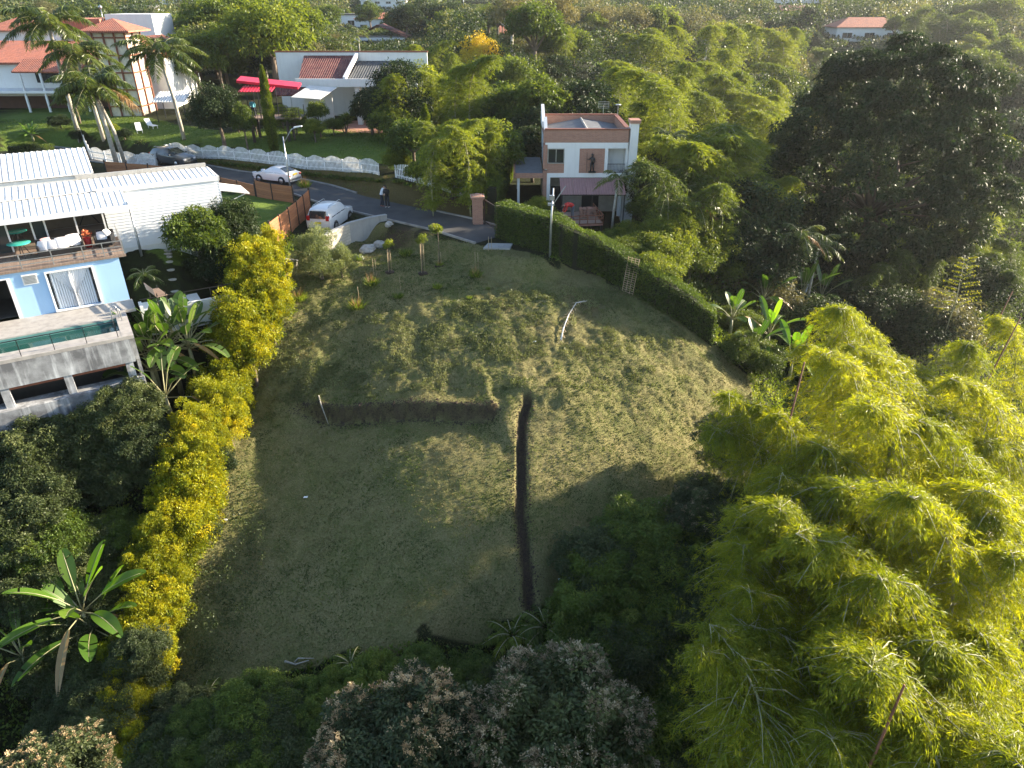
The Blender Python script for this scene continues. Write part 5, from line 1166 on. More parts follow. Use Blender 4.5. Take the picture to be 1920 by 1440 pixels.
# leaf colours
LM = dict(
    mid=leaf_mat('leaf_mid_green', (.04, .07, .012), (.105, .155, .025), (.18, .22, .045)),
    lt=leaf_mat('leaf_light_green', (.07, .11, .015), (.17, .22, .03), (.27, .29, .05), .5),
    dk=leaf_mat('leaf_dark_green', (.014, .026, .010), (.036, .058, .020), (.07, .09, .032), .22, (1.2, 1.3, .6), .55, .22),
    br=leaf_mat('leaf_dry_brown', (.11, .105, .045), (.20, .19, .085), (.31, .28, .15), .35, (1.2, 1.1, .7)),
    yel=leaf_mat('blossom_yellow', (.50, .36, .015), (.75, .55, .02), (.85, .65, .05), .3, (1.1, 1, .5)),
    gold=leaf_mat('leaf_golden', (.10, .16, .012), (.36, .37, .014), (.60, .53, .03), .45, (1.3, 1.1, .35)),
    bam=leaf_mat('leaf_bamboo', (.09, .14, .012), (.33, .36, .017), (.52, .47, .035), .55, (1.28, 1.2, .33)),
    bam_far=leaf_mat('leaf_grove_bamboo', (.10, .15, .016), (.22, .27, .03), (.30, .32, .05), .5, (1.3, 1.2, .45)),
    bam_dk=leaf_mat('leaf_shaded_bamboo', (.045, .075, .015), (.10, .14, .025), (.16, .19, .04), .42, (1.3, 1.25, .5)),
    palm=leaf_mat('leaf_palm', (.045, .075, .012), (.12, .16, .03), (.30, .30, .09), .4, (1.3, 1.2, .5), .35, .5),
    banana=leaf_mat('leaf_banana', (.06, .13, .018), (.13, .24, .03), (.20, .30, .05), .5, (1.4, 1.5, .35), .4, .5),
    grey=leaf_mat('leaf_grey_green', (.10, .13, .06), (.20, .23, .10), (.30, .32, .16), .4, (1.2, 1.2, .6)),
    tussock=leaf_mat('leaf_tussock', (.09, .11, .045), (.20, .22, .10), (.34, .34, .18), .4, (1.15, 1.15, .6)),
    olive=leaf_mat('leaf_olive', (.035, .05, .018), (.085, .11, .04), (.15, .17, .07), .3, (1.2, 1.25, .7), .5, .3),
    fern=leaf_mat('leaf_fresh_shrub', (.05, .09, .016), (.13, .19, .03), (.24, .29, .06), .4),
    strel=leaf_mat('leaf_paddle_dark', (.04, .085, .018), (.09, .16, .03), (.17, .24, .05), .4, (1.3, 1.4, .4), .38, .5),
    woods=leaf_mat('leaf_distant_woods', (.022, .042, .012), (.075, .11, .022), (.20, .19, .07), .35),
    grass=leaf_mat('leaf_grass', (.07, .12, .015), (.17, .24, .03), (.32, .33, .09), .45, (1.3, 1.25, .5)),
    dryf=leaf_mat('leaf_dead', (.25, .13, .05), (.42, .25, .11), (.5, .34, .18), .3, (1.1, 1, .7)),
    red=leaf_mat('leaf_crimson', (.08, .008, .02), (.18, .015, .04), (.25, .03, .06), .3, (1.2, 1, .8)),
    bloom=leaf_mat('blossom_cream', (.28, .20, .12), (.47, .37, .24), (.64, .54, .38), .25, (1.1, 1, .8)),
)
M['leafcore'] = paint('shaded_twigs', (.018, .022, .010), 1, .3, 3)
CR = {}
def crown_set(key, n, seed, mat, bark='bark', **kw):
    CR[key] = []
    for i in range(n):
        me, c = crown('crown_' + key, seed + i, LM[mat], **kw)
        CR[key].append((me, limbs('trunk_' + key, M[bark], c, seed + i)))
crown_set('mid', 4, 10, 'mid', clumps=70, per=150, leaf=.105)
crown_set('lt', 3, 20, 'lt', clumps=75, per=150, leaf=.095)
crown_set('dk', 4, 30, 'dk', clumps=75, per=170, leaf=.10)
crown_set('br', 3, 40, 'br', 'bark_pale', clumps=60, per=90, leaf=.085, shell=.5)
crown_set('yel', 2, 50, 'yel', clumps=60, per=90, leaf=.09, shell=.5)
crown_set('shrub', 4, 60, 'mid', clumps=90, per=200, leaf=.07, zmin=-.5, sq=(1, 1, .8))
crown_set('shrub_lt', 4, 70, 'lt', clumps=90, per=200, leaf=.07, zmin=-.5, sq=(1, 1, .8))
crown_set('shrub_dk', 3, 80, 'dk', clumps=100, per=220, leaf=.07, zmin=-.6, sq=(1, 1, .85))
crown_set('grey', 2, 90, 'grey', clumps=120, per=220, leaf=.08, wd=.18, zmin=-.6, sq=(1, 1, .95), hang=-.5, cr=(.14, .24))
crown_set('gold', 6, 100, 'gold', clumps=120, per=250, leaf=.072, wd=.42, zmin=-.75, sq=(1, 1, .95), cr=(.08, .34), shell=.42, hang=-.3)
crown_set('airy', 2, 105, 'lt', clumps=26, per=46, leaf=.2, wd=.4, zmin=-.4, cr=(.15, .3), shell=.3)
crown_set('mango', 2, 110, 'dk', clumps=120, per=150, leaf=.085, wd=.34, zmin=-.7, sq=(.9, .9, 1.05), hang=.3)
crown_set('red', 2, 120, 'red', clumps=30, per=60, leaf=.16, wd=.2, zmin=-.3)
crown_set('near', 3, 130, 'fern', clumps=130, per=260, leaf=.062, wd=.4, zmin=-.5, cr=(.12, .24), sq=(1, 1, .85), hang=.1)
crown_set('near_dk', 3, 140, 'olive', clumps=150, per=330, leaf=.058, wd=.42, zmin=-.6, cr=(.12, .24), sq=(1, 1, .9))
def tree(name, kind, loc, h, r, label, cat='tree', group=None, rz=None, var=None, rx=1.0, trunk=True, rzs=1.0):
    """Empty at the foot > crown, trunk; the crown's unit mesh is scaled to radius r, its top at height h"""
    v = CR[kind][random.randrange(len(CR[kind])) if var is None else var % len(CR[kind])]
    t = empty(name, (loc[0], loc[1], loc[2]), random.uniform(0, 6.28) if rz is None else rz, label, cat, group)
    vz = r * rzs; cz = h - vz * .95
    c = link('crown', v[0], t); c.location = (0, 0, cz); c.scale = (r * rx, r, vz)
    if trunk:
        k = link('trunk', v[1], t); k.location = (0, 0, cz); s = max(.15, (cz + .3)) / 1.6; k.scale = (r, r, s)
    return t
def shaft(name, P, rad, mat, parent, n=7):
    b = MB(); b.tube(P, rad, n); return b.build(name, M[mat], parent)
# ---- bamboo: an arching culm hung with drooping sprays
def bamboo_mesh(seed, mat, h=12.0, arch=3.0, nodes=70, leaf=.16, wl=.13, per=7, bl=1.15, start=.28, bpn=3, droop=1.0):
    rng = np.random.default_rng(seed); t = np.linspace(0, 1, 24)
    # height saturates then droops at the tip
    bend = np.clip((t - .45) / .55, 0, 1); X = arch * bend ** 1.7; Z = h * (t - .0) - h * .22 * bend ** 2.6 * droop; Yw = rng.uniform(-.5, .5) * bend ** 1.5
    C = np.stack([X, Yw, Z], 1)
    def at(u): return np.stack([np.interp(u, t, C[:, k]) for k in range(3)], -1)
    nb = nodes * bpn; u = rng.uniform(start, 1, nb) ** .8; u = start + (u - u.min()) / (u.max() - u.min()) * (1 - start)
    az = rng.uniform(0, 2 * np.pi, nb); A = np.stack([np.cos(az), np.sin(az), np.zeros(nb)], 1)
    prof = np.interp(u, [start, start + .15, .6, .85, 1], [.5, .9, 1.05, .75, .30]); ln = bl * prof * rng.uniform(.4, 1.55, nb)
    Bp = at(u); per_b = 6; s = np.tile(np.linspace(.25, 1.0, per_b), nb); bi = np.repeat(np.arange(nb), per_b); s = s + rng.uniform(-.07, .07, len(s))
    Q = Bp[bi] + A[bi] * (ln[bi] * s)[:, None]; Q[:, 2] += ln[bi] * (.42 * s - .95 * s * s)
    n = len(Q) * per; qi = np.repeat(np.arange(len(Q)), per)
    P = Q[qi] + rng.normal(size=(n, 3)) * .05
    bd = unit(rng.normal(size=(len(Q), 3)) * .45 + np.array([0, 0, -.7]))     # every bunch hangs its own way
    D = unit(A[bi][qi] * .45 + bd[qi] * .8 + rng.normal(size=(n, 3)) * .35); P = P + D * rng.uniform(0, .12, n)[:, None]; L = leaf * rng.uniform(.6, 1.3, n)
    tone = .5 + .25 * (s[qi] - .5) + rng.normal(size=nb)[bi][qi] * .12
    fol = cloud_mesh('bamboo_foliage', P, D, L, L * wl, rng, mat, .45, .1, tone)
    b = MB(); b.tube([tuple(p) for p in C], list(np.interp(t, [0, .6, 1], [.055, .045, .01])), 6)
    for k in range(0, nb, max(1, nb // 75)):
        a = Vector(Bp[k]); d = Vector(A[k]) * float(ln[k]); b.tube([a, a + d * .5 + Vector((0, 0, ln[k] * .0)), a + d * .95 + Vector((0, 0, -ln[k] * .45))], [.016, .012, .005], 4, False)
    cm = bpy.data.meshes.new('bamboo_culm'); cm.from_pydata(b.v, [], b.f); cm.materials.append(M['culm']); cm.polygons.foreach_set('use_smooth', [True] * len(b.f))
    return fol, cm, arch
BAM = {
    'near': [bamboo_mesh(200 + i, LM['bam'], 12 + (i % 3), 1.0 + .75 * (i % 4), 62, .155, .13, 14, 1.45, .32, 4, .85) for i in range(6)],
    'far': [bamboo_mesh(220 + i, LM['bam_far'], 12 + (i % 3), 1.0 + .7 * (i % 4), 55, .27, .16, 8, 1.35, .12, 4, .95) for i in range(5)],
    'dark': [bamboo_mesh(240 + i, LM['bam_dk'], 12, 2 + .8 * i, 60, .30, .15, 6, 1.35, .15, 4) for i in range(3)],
}
def bamboo(kind, loc, h, label, group, rz=None, wid=1.0, name='bamboo'):
    v = BAM[kind][random.randrange(len(BAM[kind]))]; rz = random.uniform(0, 6.28) if rz is None else rz; s = h / 11.0; k_ = .62 * v[2] * s * wid
    x_, y_ = loc[0] - math.cos(rz) * k_, loc[1] - math.sin(rz) * k_; t = empty(name, (x_, y_, h1(x_, y_)), rz, label, 'bamboo', group)
    f = link('foliage', v[0], t); c = link('culm', v[1], t); s = h / 11.0
    for o in (f, c): o.scale = (s * wid, s * wid, s)
    return t
# ---- palms
def frond_cloud(rng, base, az, el, ln, leaflet, n, droop=1.0, wl=.07, dihedral=.35):
    t = np.linspace(.12, 1, n); A = np.array([math.cos(az), math.sin(az), 0]); dz = math.tan(el)
    x = ln * t * math.cos(el * .6); z = ln * (math.sin(el) * t - .62 * droop * t ** 2.1)
    C = base + A[None] * x[:, None]; C[:, 2] += z
    T = unit(np.gradient(C, axis=0)); Sd = unit(np.cross(T, [0, 0, 1.])); out = []
    for sg in (1, -1):
        D = unit(Sd * sg * .9 + T * .55 + np.array([0, 0, -dihedral]) + rng.normal(size=(n, 3)) * .13); out.append((C, D, leaflet * np.interp(t, [0, .3, .7, 1], [.5, 1, .95, .35])))
    return C, np.concatenate([o[0] for o in out]), np.concatenate([o[1] for o in out]), np.concatenate([o[2] for o in out])
def palm(name, loc, h, label, nf=13, ln=3.0, leaflet=.75, cat='palm', group=None, mat='palm', r=.14, bark='bark_pale', n=70, lean=(0, 0), seed=1, dead=0, shaft_=True, els=(-.1, 1.25), sheath=True, wl=.095, droop=1.0):
    rng = np.random.default_rng(seed); t = empty(name, loc, 0, label, cat, group); top = np.array([lean[0], lean[1], h])
    if h > .4: shaft('trunk', [(0, 0, -.3), (lean[0] * .3, lean[1] * .3, h * .5), tuple(top)], [r * 1.2, r, r * .8], bark, t, 10)
    if sheath and h > 2: shaft('crownshaft', [tuple(top + [0, 0, -.02]), tuple(top + [0, 0, .35]), tuple(top + [0, 0, .85])], [r * .95, r * .8, r * .35], 'culm', t, 10)
    for k in range(nf):
        az = k * 2.399 + rng.uniform(-.2, .2); el = els[0] + (els[1] - els[0]) * ((k + .5) / nf) + rng.uniform(-.08, .08); l_ = ln * rng.uniform(.85, 1.1)
        C, P, D, L = frond_cloud(rng, top + np.array([0, 0, .55 if sheath and h > 2 else .05]), az, el, l_, leaflet, n, droop)
        me = cloud_mesh('frond', P, D, L, np.maximum(L * wl, .02), rng, LM['dryf'] if k < dead else LM[mat], .5, .25, np.full(len(P), rng.uniform(.3, .7)))
        o = link('frond', me, t); b = MB(); b.tube([tuple(c) for c in C[::6]], [.03 * (1 - .8 * i / len(C[::6])) for i in range(len(C[::6]))], 4); b.build('rachis', M['culm'], o)
    return t
# ---- paddle leaves (banana, bird of paradise)
def paddle(mb_v, mb_f, tones, base, az, el, ln, wd, rng, stalk=.3, tears=0):
    """appends one blade: a folded strip that arches; torn blades lose slivers along the edge"""
    n = 24; A = np.array([math.cos(az), math.sin(az), 0]); Sd = np.array([-A[1], A[0], 0]); t = np.linspace(0, 1, n)
    sag = rng.uniform(.3, .7) * (1.2 - el * .45); C = base + A[None] * (ln * t * math.cos(el))[:, None]; C[:, 2] += ln * (math.sin(el) * t - sag * .6 * t ** 2.2)
    w = wd * np.sin(np.pi * np.clip(t * .96 + .03, 0, 1)) ** .55; tw = rng.uniform(-.5, .5)
    i0 = len(mb_v)
    for sg in (1, -1):
        for i in range(n):
            drop = .32 * w[i] * .5; e = C[i] + Sd * sg * w[i] * .5 + np.array([0, 0, drop * .9 + sg * tw * w[i] * .5]); mb_v.append(C[i] + Sd * sg * .012); mb_v.append(e); tones += [.55, .5]
        for i in range(n - 1):
            a = len(mb_v) - 2 * n + 2 * i
            if tears and rng.random() < tears:
                k = len(mb_v)     # torn sliver: only a triangle-like part of the cell stays
                mb_f.append((a, a + 1, a + 2, a + 2)) if False else None
                m1 = (np.array(mb_v[a + 1]) * .75 + np.array(mb_v[a + 3]) * .25)
                continue
            mb_f.append((a, a + 1, a + 3, a + 2))
    return C
def banana(name, loc, label, h=2.2, nl=9, ln=1.9, wd=.5, seed=1, cat='banana plant', group=None, mat='banana', dead=2, els=(.1, 1.45), stems=1, tears=.05, fan=None, stalk=.5):
    rng = np.random.default_rng(seed); t = empty(name, loc, 0, label, cat, group)
    for s in range(stems):
        bx, by = (0, 0) if s == 0 else (rng.uniform(-.7, .7), rng.uniform(-.7, .7)); hh = h * (1 if s == 0 else rng.uniform(.6, .95))
        shaft('stem', [(bx, by, -.3), (bx + .03, by, hh * .5), (bx, by, hh)], [.15, .12, .07], 'bark' if fan is not None else 'culm', t, 9)
        for k in range(nl):
            az = (k * 2.399 + s) if fan is None else fan + (0 if k % 2 else math.pi) + rng.uniform(-.45, .45)
            el = els[0] + (els[1] - els[0]) * (k + .5) / nl + rng.uniform(-.1, .1); v, f, to_ = [], [], []
            A = np.array([math.cos(az) * math.cos(el), math.sin(az) * math.cos(el), math.sin(el)]); b0 = np.array([bx, by, hh - .1 * (nl - k) / nl]); b1 = b0 + A * stalk * ln
            isd = k < dead
            C = paddle(v, f, to_, b1, az, el - (.6 if isd else .12), ln * rng.uniform(.8, 1.1), wd * (.6 if isd else 1), rng, tears=0 if isd else tears)
            V = np.array(v); me = np_mesh('leaf', V, np.array(f), [LM['dryf'] if isd else LM[mat]], dict(rnd=np.full(len(V), rng.uniform(.2, .95))))
            o = link('leaf', me, t); b = MB(); b.tube([tuple(b0), tuple(b0 * .5 + b1 * .5)] + [tuple(c) for c in C[::4]], [.035, .028] + [max(.005, .024 - .0035 * i_) for i_ in range(len(C[::4]))], 5); b.build('midrib', M['culm'], o)
    return t
# ---- grasses, rosettes, ferns
def tuft_mesh(seed, n=220, ln=.55, wd=.022, mat='grass', spread=.22, up=1.1, droop=.25):
    rng = np.random.default_rng(seed); az = rng.uniform(0, 6.28, n); r = spread * np.sqrt(rng.random(n)); P = np.stack([r * np.cos(az), r * np.sin(az), np.zeros(n)], 1)
    D = unit(np.stack([np.cos(az) * r / spread * .7, np.sin(az) * r / spread * .7, np.full(n, up)], 1) + rng.normal(size=(n, 3)) * .18); L = ln * rng.uniform(.5, 1.2, n)
    return cloud_mesh('blades', P, D, L, wd, rng, LM[mat], .2, droop)
TUFT = [tuft_mesh(300 + i) for i in range(3)]; TUFT_DRY = [tuft_mesh(310 + i, 60, .8, .012, 'dryf', .1, 1.8, .1) for i in range(2)]
ROS = [tuft_mesh(320 + i, 420, 1.5, .05, 'grey', .5, .9, .75) for i in range(2)]; AGA = [tuft_mesh(330 + i, 160, .6, .045, 'mid', .28, .9, .45) for i in range(3)]
YUC = [tuft_mesh(340 + i, 260, .9, .06, 'mid', .25, .55, .3) for i in range(2)]
def simple_plant(name, me, loc, s, label, cat, group=None, mats=None):
    o = link(name, me); o.location = loc; o.rotation_euler = (0, 0, random.uniform(0, 6.28)); o.scale = (s, s, s); return tag(o, label, cat, group)
# ------------------------------------------------------------------ vegetation placed where the photograph shows it
def T(px, py, h):
    """foot of a plant h metres tall whose top shows at (px, py); T.h is the height that fits there"""
    tm = 165 if (py < 48 and (px > 1060 or 560 < px < 960)) else 120 if (py < 95 and px > 1380) else 92 if py < 110 else 66 if py < 200 else 16
    r = ray(px, py)
    t_ = np.linspace(tm, tm + 30, 30); hz = r[2] * t_ + CZ - H(r[0] * t_, r[1] * t_, False)
    T.h = h
    if tm > 60 and hz.max() < h:
        k = random.randrange(4, 28); t0_ = t_[k]; T.h = max(2.5, float(hz[k])); x, y = r[0] * t0_, r[1] * t0_; return np.array([x, y, h1(x, y)])
    return on_ground(px, py, h, tmin=tm)
# golden shrub row down the left side of the lot
GOLD = [(478,520,1.1,1.0),(468,585,1.1,1.1),(448,625,1.1,1.1),(432,690,1.1,1.1),(415,735,1.1,1.0),(372,790,1.1,1.1),(362,850,1.1,1.0),(350,905,1.1,1.0),(335,950,1.1,1.0),(310,1010,1.1,1.0),(296,1060,1.1,1.0),(282,1130,1.1,1.0),(268,1190,1.0,1.0),(262,1240,1.0,1.0),(240,1330,1.0,.9),(500,455,1.35,.9),(470,470,1.6,1.2),(492,500,1.5,1.1),(455,520,1.7,1.3),(490,545,1.5,1.0),(440,570,1.8,1.3),(455,610,1.6,1.2),(420,640,1.8,1.3),(440,665,1.4,1.0),(405,700,1.7,1.3),(385,745,1.7,1.3),(420,780,1.2,.9),(355,790,1.6,1.2),(395,830,1.2,.9),(345,845,1.6,1.2),(330,900,1.5,1.2),(310,950,1.5,1.2),(330,985,1.1,.8),(285,1000,1.5,1.2),(270,1055,1.4,1.1),(290,1090,1.1,.9),(258,1120,1.4,1.1),(262,1170,1.3,1.0),(240,1215,1.4,1.1),(225,1270,1.3,1.0),(250,1300,1.0,.8),(205,1330,1.3,1.0),(225,1390,1.2,.9)]
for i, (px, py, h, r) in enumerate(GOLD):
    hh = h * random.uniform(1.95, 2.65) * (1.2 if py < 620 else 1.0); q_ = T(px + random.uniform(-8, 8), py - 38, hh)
    tree('golden_shrub', 'gold', q_, hh, r * random.choice([1.0, 1.25, 1.5]), 'golden yellow leaved shrub in the long row beside the lawn', 'shrub', 'golden shrubs in the row beside the lawn', var=i, rzs=1.3)
# olive-leaved shrubs mixed into that row
for px, py, h, r, l in [(405,865,1.7,.9,'grey-green long leaved shrub poking out of the golden row, upper one'),(365,985,1.7,1.0,'grey-green long leaved shrub with reddish tips beside the golden row, lower one'),(378,905,1.3,.7,'small pale green shrub between the two grey-green ones')]:
    tree('leafy_shrub', 'mango', T(px, py - 25, h), h, r, l, 'shrub', rzs=.9)
# trees beside the white siding
tree('garden_tree', 'mango', T(428, 362, 5.2), 5.2, 1.5, 'dense dark green tree at the right end of the white siding', rzs=1.5)
tree('garden_tree', 'mid', T(355, 385, 4.4), 4.4, 1.7, 'open crowned tree with bare twigs in front of the white siding', rzs=1.1)
tree('garden_tree', 'mango', T(395, 430, 3.4), 3.4, 1.8, 'low dark tree between the siding and the golden shrubs')
palm('potted_palm', on_ground(272, 525), .35, 'low bushy palm in a pale planter beside the bench', 12, 1.1, .3, sheath=False, n=40, seed=4)
# grey-green willow-like shrub by the retaining wall
q_ = on_ground(605, 528); tree('willow_shrub', 'grey', q_, 3.4, 1.75, 'pale grey-green feathery shrub below the retaining wall', 'shrub', rzs=1.15, var=0)
q_ = on_ground(640, 522); tree('willow_shrub', 'grey', q_, 1.9, 1.1, 'smaller grey-green shrub on the right of the feathery one', 'shrub', var=1)
# big left trees around the houses
TREES = [
 # far top left
 (20,2,8,4,'mid'),(70,-4,9,4,'lt'),(120,12,8,3.5,'mid'),(190,5,9,4,'mid'),(250,8,8,4,'mid'),(310,30,8,4,'mid'),(345,15,9,4.5,'mid'),(285,0,9,4,'br'),
 (385,-5,14,5,'mid'),(430,-22,16,6,'lt'),(492,-18,16,6,'lt'),(548,-8,15,5,'lt'),(455,45,10,4.5,'mid'),(525,48,11,5,'dk'),(560,85,8,3.5,'dk'),(590,75,8,2.6,'br'),(578,8,14,2.4,'br'),(352,55,9,4,'mid'),(395,80,8,4,'mid'),(325,75,8,3.2,'mid'),(600,95,6,2.4,'lt'),
 (640,88,5,2.5,'lt'),(700,90,6,2.6,'br'),(690,-4,9,4,'mid'),(740,22,9,4,'mid'),(625,55,7,3,'br'),(610,0,10,4,'mid'),
 (790,6,11,5.5,'dk'),(838,14,10,5,'dk'),(760,10,9,4,'dk'),(885,24,8,4,'mid'),(915,18,8,4,'mid'),(960,-16,14,4.5,'br'),(1005,-12,15,4.5,'mid'),(1045,-10,14,5,'br'),
 (900,52,9,3.4,'yel'),(880,80,7,2.5,'yel'),(930,75,7,2.8,'lt'),(950,95,9,4,'mid'),(1000,100,10,4,'mid'),(965,60,7,3.4,'br'),(1000,70,7,3.2,'br'),(1040,100,9,4,'dk'),
 (1010,140,8,3.5,'mid'),(955,150,7,3.2,'mid'),(975,195,6,2.8,'mid'),(1100,150,9,4,'dk'),(1060,190,7,3.5,'dk'),(1120,175,8,4,'dk'),(1010,190,6,2.6,'dk'),(1000,235,5,2.2,'dk'),
 # top middle and right
 (1090,-8,13,5.5,'br'),(1135,-4,13,6,'br'),(1185,2,12,5.5,'br'),(1240,0,12,6,'mid'),(1290,4,11,5.5,'br'),(1335,8,10,5,'br'),(1375,18,9,4.5,'mid'),(1410,12,9,5,'br'),(1430,30,7,4,'br'),(1500,18,6,3.2,'dk'),(1455,22,6,3,'dk'),(1530,40,5,3,'dk'),(1715,45,6,3.5,'mid'),(1545,70,5,3.2,'mid'),
 (1480,75,4.5,3.2,'br'),(1520,88,4.5,3.4,'br'),(1560,100,4.5,3.2,'br'),(1495,110,5,3.4,'br'),(1535,128,5,3.4,'br'),(1470,140,6,3,'br'),(1575,90,5,3.4,'mid'),(1440,80,5,3,'mid'),
 (1880,-10,12,6,'lt'),(1840,30,10,5,'mid'),(1900,60,10,5,'mid'),(1850,75,10,5,'mid'),(1905,120,12,6,'dk'),(1865,120,10,4,'dk'),(1910,200,11,5,'dk'),(1900,260,10,4.5,'dk'),(1880,320,9,4,'dk'),
 # round the brick house and the drive
 (1245,250,7,1.5,'mango'),(1230,300,5,2.6,'shrub_dk'),(1200,300,5,2.2,'shrub_dk'),(1265,315,5.5,2.8,'shrub_dk'),(1225,350,4,2,'shrub'),(1190,330,3,1.4,'red'),(1213,330,3,1.2,'red'),
 (1290,372,5,2.8,'shrub_lt'),(1260,395,4.5,2.2,'shrub_lt'),(1330,400,5,2.6,'shrub_lt'),(1370,450,4,2.2,'shrub'),(1400,445,4,2.0,'shrub_lt'),(1240,430,3.6,2.2,'shrub_lt'),(1300,445,3.6,2.2,'shrub'),
 (1185,412,2.4,1.4,'shrub_lt'),(1140,428,1.8,1.2,'shrub'),(1205,430,3,1.8,'shrub_lt'),(1170,440,2.4,1.5,'shrub'),(1230,470,3,1.8,'shrub_lt'),(1010,366,2.2,1.3,'shrub_lt'),
 (870,285,3.6,1.9,'shrub'),(850,305,2.6,1.5,'shrub_lt'),(900,310,2.4,1.3,'shrub'),(820,295,2.4,1.2,'shrub'),(780,300,2.2,1.1,'shrub_lt'),(930,320,2.4,1.1,'shrub'),
 # valley floor, right
 (1420,330,8,3.5,'dk'),(1380,390,6,3,'shrub_dk'),(1440,400,7,3.5,'shrub_dk'),(1560,560,5,2.8,'shrub_dk'),(1590,600,5,2.6,'shrub_dk'),(1620,520,5,3,'shrub_dk'),(1700,540,5,3,'shrub_dk'),(1780,540,6,3.4,'br'),(1740,560,5,3,'shrub_dk'),(1850,480,7,3.6,'shrub_dk'),(1460,500,4,2.4,'br'),
 (1440,640,2.6,1.7,'shrub'),(1400,620,2.4,1.5,'shrub'),(1530,650,3,2,'shrub_dk'),(1390,570,2.4,1.5,'shrub'),
]
TREES += [(712,205,4.6,2.2,'shrub_dk'),(772,215,4.6,2.4,'mid'),(365,178,4.4,2,'dk'),(265,200,2.6,1.5,'shrub_dk'),(545,205,3,1.2,'shrub'),(790,112,9,3.8,'lt'),(850,98,9.5,3.8,'mid'),(885,158,8,3.4,'lt'),(820,185,7,3.0,'lt'),(762,150,7.5,3,'mid'),(915,215,6,2.8,'mid'),(845,240,5.5,2.4,'lt'),(730,190,5,2.2,'mid')]
rr = random.Random(41)
for i in range(46):
    px, py = rr.uniform(375, 715), rr.uniform(205, 285)
    if 560 < px < 690 and py < 232: continue
    TREES.append((px, py - 18, rr.uniform(1.6, 3.6), rr.uniform(.7, 1.5), rr.choice(['shrub', 'shrub_lt', 'shrub_dk', 'mid', 'shrub'])))
for px, py, h, r, k in [(110,205,2.4,1.6,'shrub'),(160,215,2.4,1.6,'shrub_dk'),(90,222,1.8,1.4,'shrub_lt'),(300,205,3,1.6,'shrub_dk'),(290,235,1.6,1.2,'shrub'),(330,235,1.6,1.2,'shrub_lt'),(10,215,2,1.6,'shrub_dk'),(45,205,2.2,1.6,'shrub'),(135,235,1.6,1.3,'shrub_lt'),(370,190,4,2,'shrub_dk'),(690,160,5,2.4,'dk'),(705,235,3,1.6,'shrub_dk'),(690,262,2.4,1.4,'shrub_dk'),(660,150,3,1.4,'mid')]: TREES.append((px, py, h, r, k))
rr = random.Random(31); BOX = [(1550,1700,25,75),(1440,1550,0,40),(660,770,0,60),(585,700,20,60),(590,765,70,95),(765,810,40,70),(935,1015,70,90),(0,320,30,130),(850,925,0,40),(950,1060,0,16),(1360,1400,0,18),(860,1000,30,60)]
for i in range(120):
    px, py = rr.uniform(-20, 1940), rr.uniform(-8, 62)
    if px < 330 and py > 30: continue
    if any(a < px < b_ and c_ < py < d_ for a, b_, c_, d_ in BOX): continue
    TREES.append((px, py, rr.uniform(5, 10), rr.uniform(2.6, 5), rr.choice(['mid', 'mid', 'dk', 'br', 'lt', 'mid'])))
KIND = dict(mid=('broadleaf_tree', 'mid green broadleaf tree'), lt=('broadleaf_tree', 'light green feathery topped tree'), dk=('broadleaf_tree', 'dark green dense tree'), br=('dry_tree', 'brownish thinly leaved tree'), yel=('flowering_tree', 'tree covered with bright yellow blossom'),
    shrub=('shrub', 'mid green bush'), shrub_lt=('shrub', 'yellowish green bush'), shrub_dk=('shrub', 'dark green bush'), mango=('columnar_tree', 'narrow upright dark tree'), red=('crimson_shrub', 'crimson leaved shrub'))
def where(px, py):
    if py < 50: return 'at the far top among the distant houses' if px < 1080 else 'on the far hillside at the top'
    if px < 640: return 'behind the lawn garden left of the maroon tiled house'
    if px < 1080: return 'between the maroon tiled house and the bamboo grove' if py < 260 else 'by the lower white picket fence and drive'
    if px < 1360 and py > 240: return 'on the slope between brick house and long hedge'
    if px < 1460 and py < 240: return 'standing in the bamboo grove'
    if px > 1820: return 'at the right edge beyond the giant dark tree'
    return 'on the valley floor below the giant dark tree' if py > 300 else 'near the villa above the giant dark tree'
for i, (px, py, h, r, k) in enumerate(TREES):
    q_ = T(px, py, h)
    if q_ is None: continue
    if px < 1000 and py > 150 and float(seg_dist(q_[:1], q_[1:2], ROADC)[0][0]) < 9.5 and px < 740: continue
    nm, d = KIND[k]; l = d + ' ' + where(px, py)
    h = T.h
    tree(nm, k, q_, h, min(r, h * .62), l, 'shrub' if 'shrub' in nm else 'tree', l.replace(d, {'shrub': 'bushes'}.get(nm, nm.replace('_', ' ') + 's')) if False else (nm.replace('_', ' ') + 's ' + where(px, py)), var=i, trunk=True, rzs=.9 if 'shrub' in k else 1.0)
# the single trees of the white-fenced garden
tree('garden_tree', 'shrub_dk', T(398, 152, 6.6), 6.6, 2.6, 'very dark dense tree left of the red roofed lookout', rzs=1.15)
tree('garden_tree', 'mid', T(450, 192, 4.6), 4.6, 1.2, 'slender young tree in front of the lookout platform', rzs=1.5)
tree('garden_tree', 'lt', T(440, 98, 5), 5, 2.6, 'yellow-green tree behind the red roof of the lookout')
tree('dry_tree', 'br', T(492, 84, 5.6), 5.6, 2.4, 'pinkish brown bare fluffy tree left of the white parapet')
tree('garden_tree', 'mid', T(593, 186, 3.8), 3.8, 1.1, 'thin tree in front of the sail awning', rzs=1.3)
tree('mango_tree', 'mango', T(748, 178, 7.2), 7.2, 3.7, 'dark glossy tree with pale leaf tips above the white fence', rzs=1.05)
tree('garden_tree', 'shrub_lt', on_ground(745, 322), 2.2, 1.3, 'yellow-green bush at the gap in the picket fence', 'shrub')
tree('pollard_tree', 'mid', T(100, 110, 5.2), 5.2, 2.4, 'flat topped tree in front of the terracotta verandah', rzs=.6)
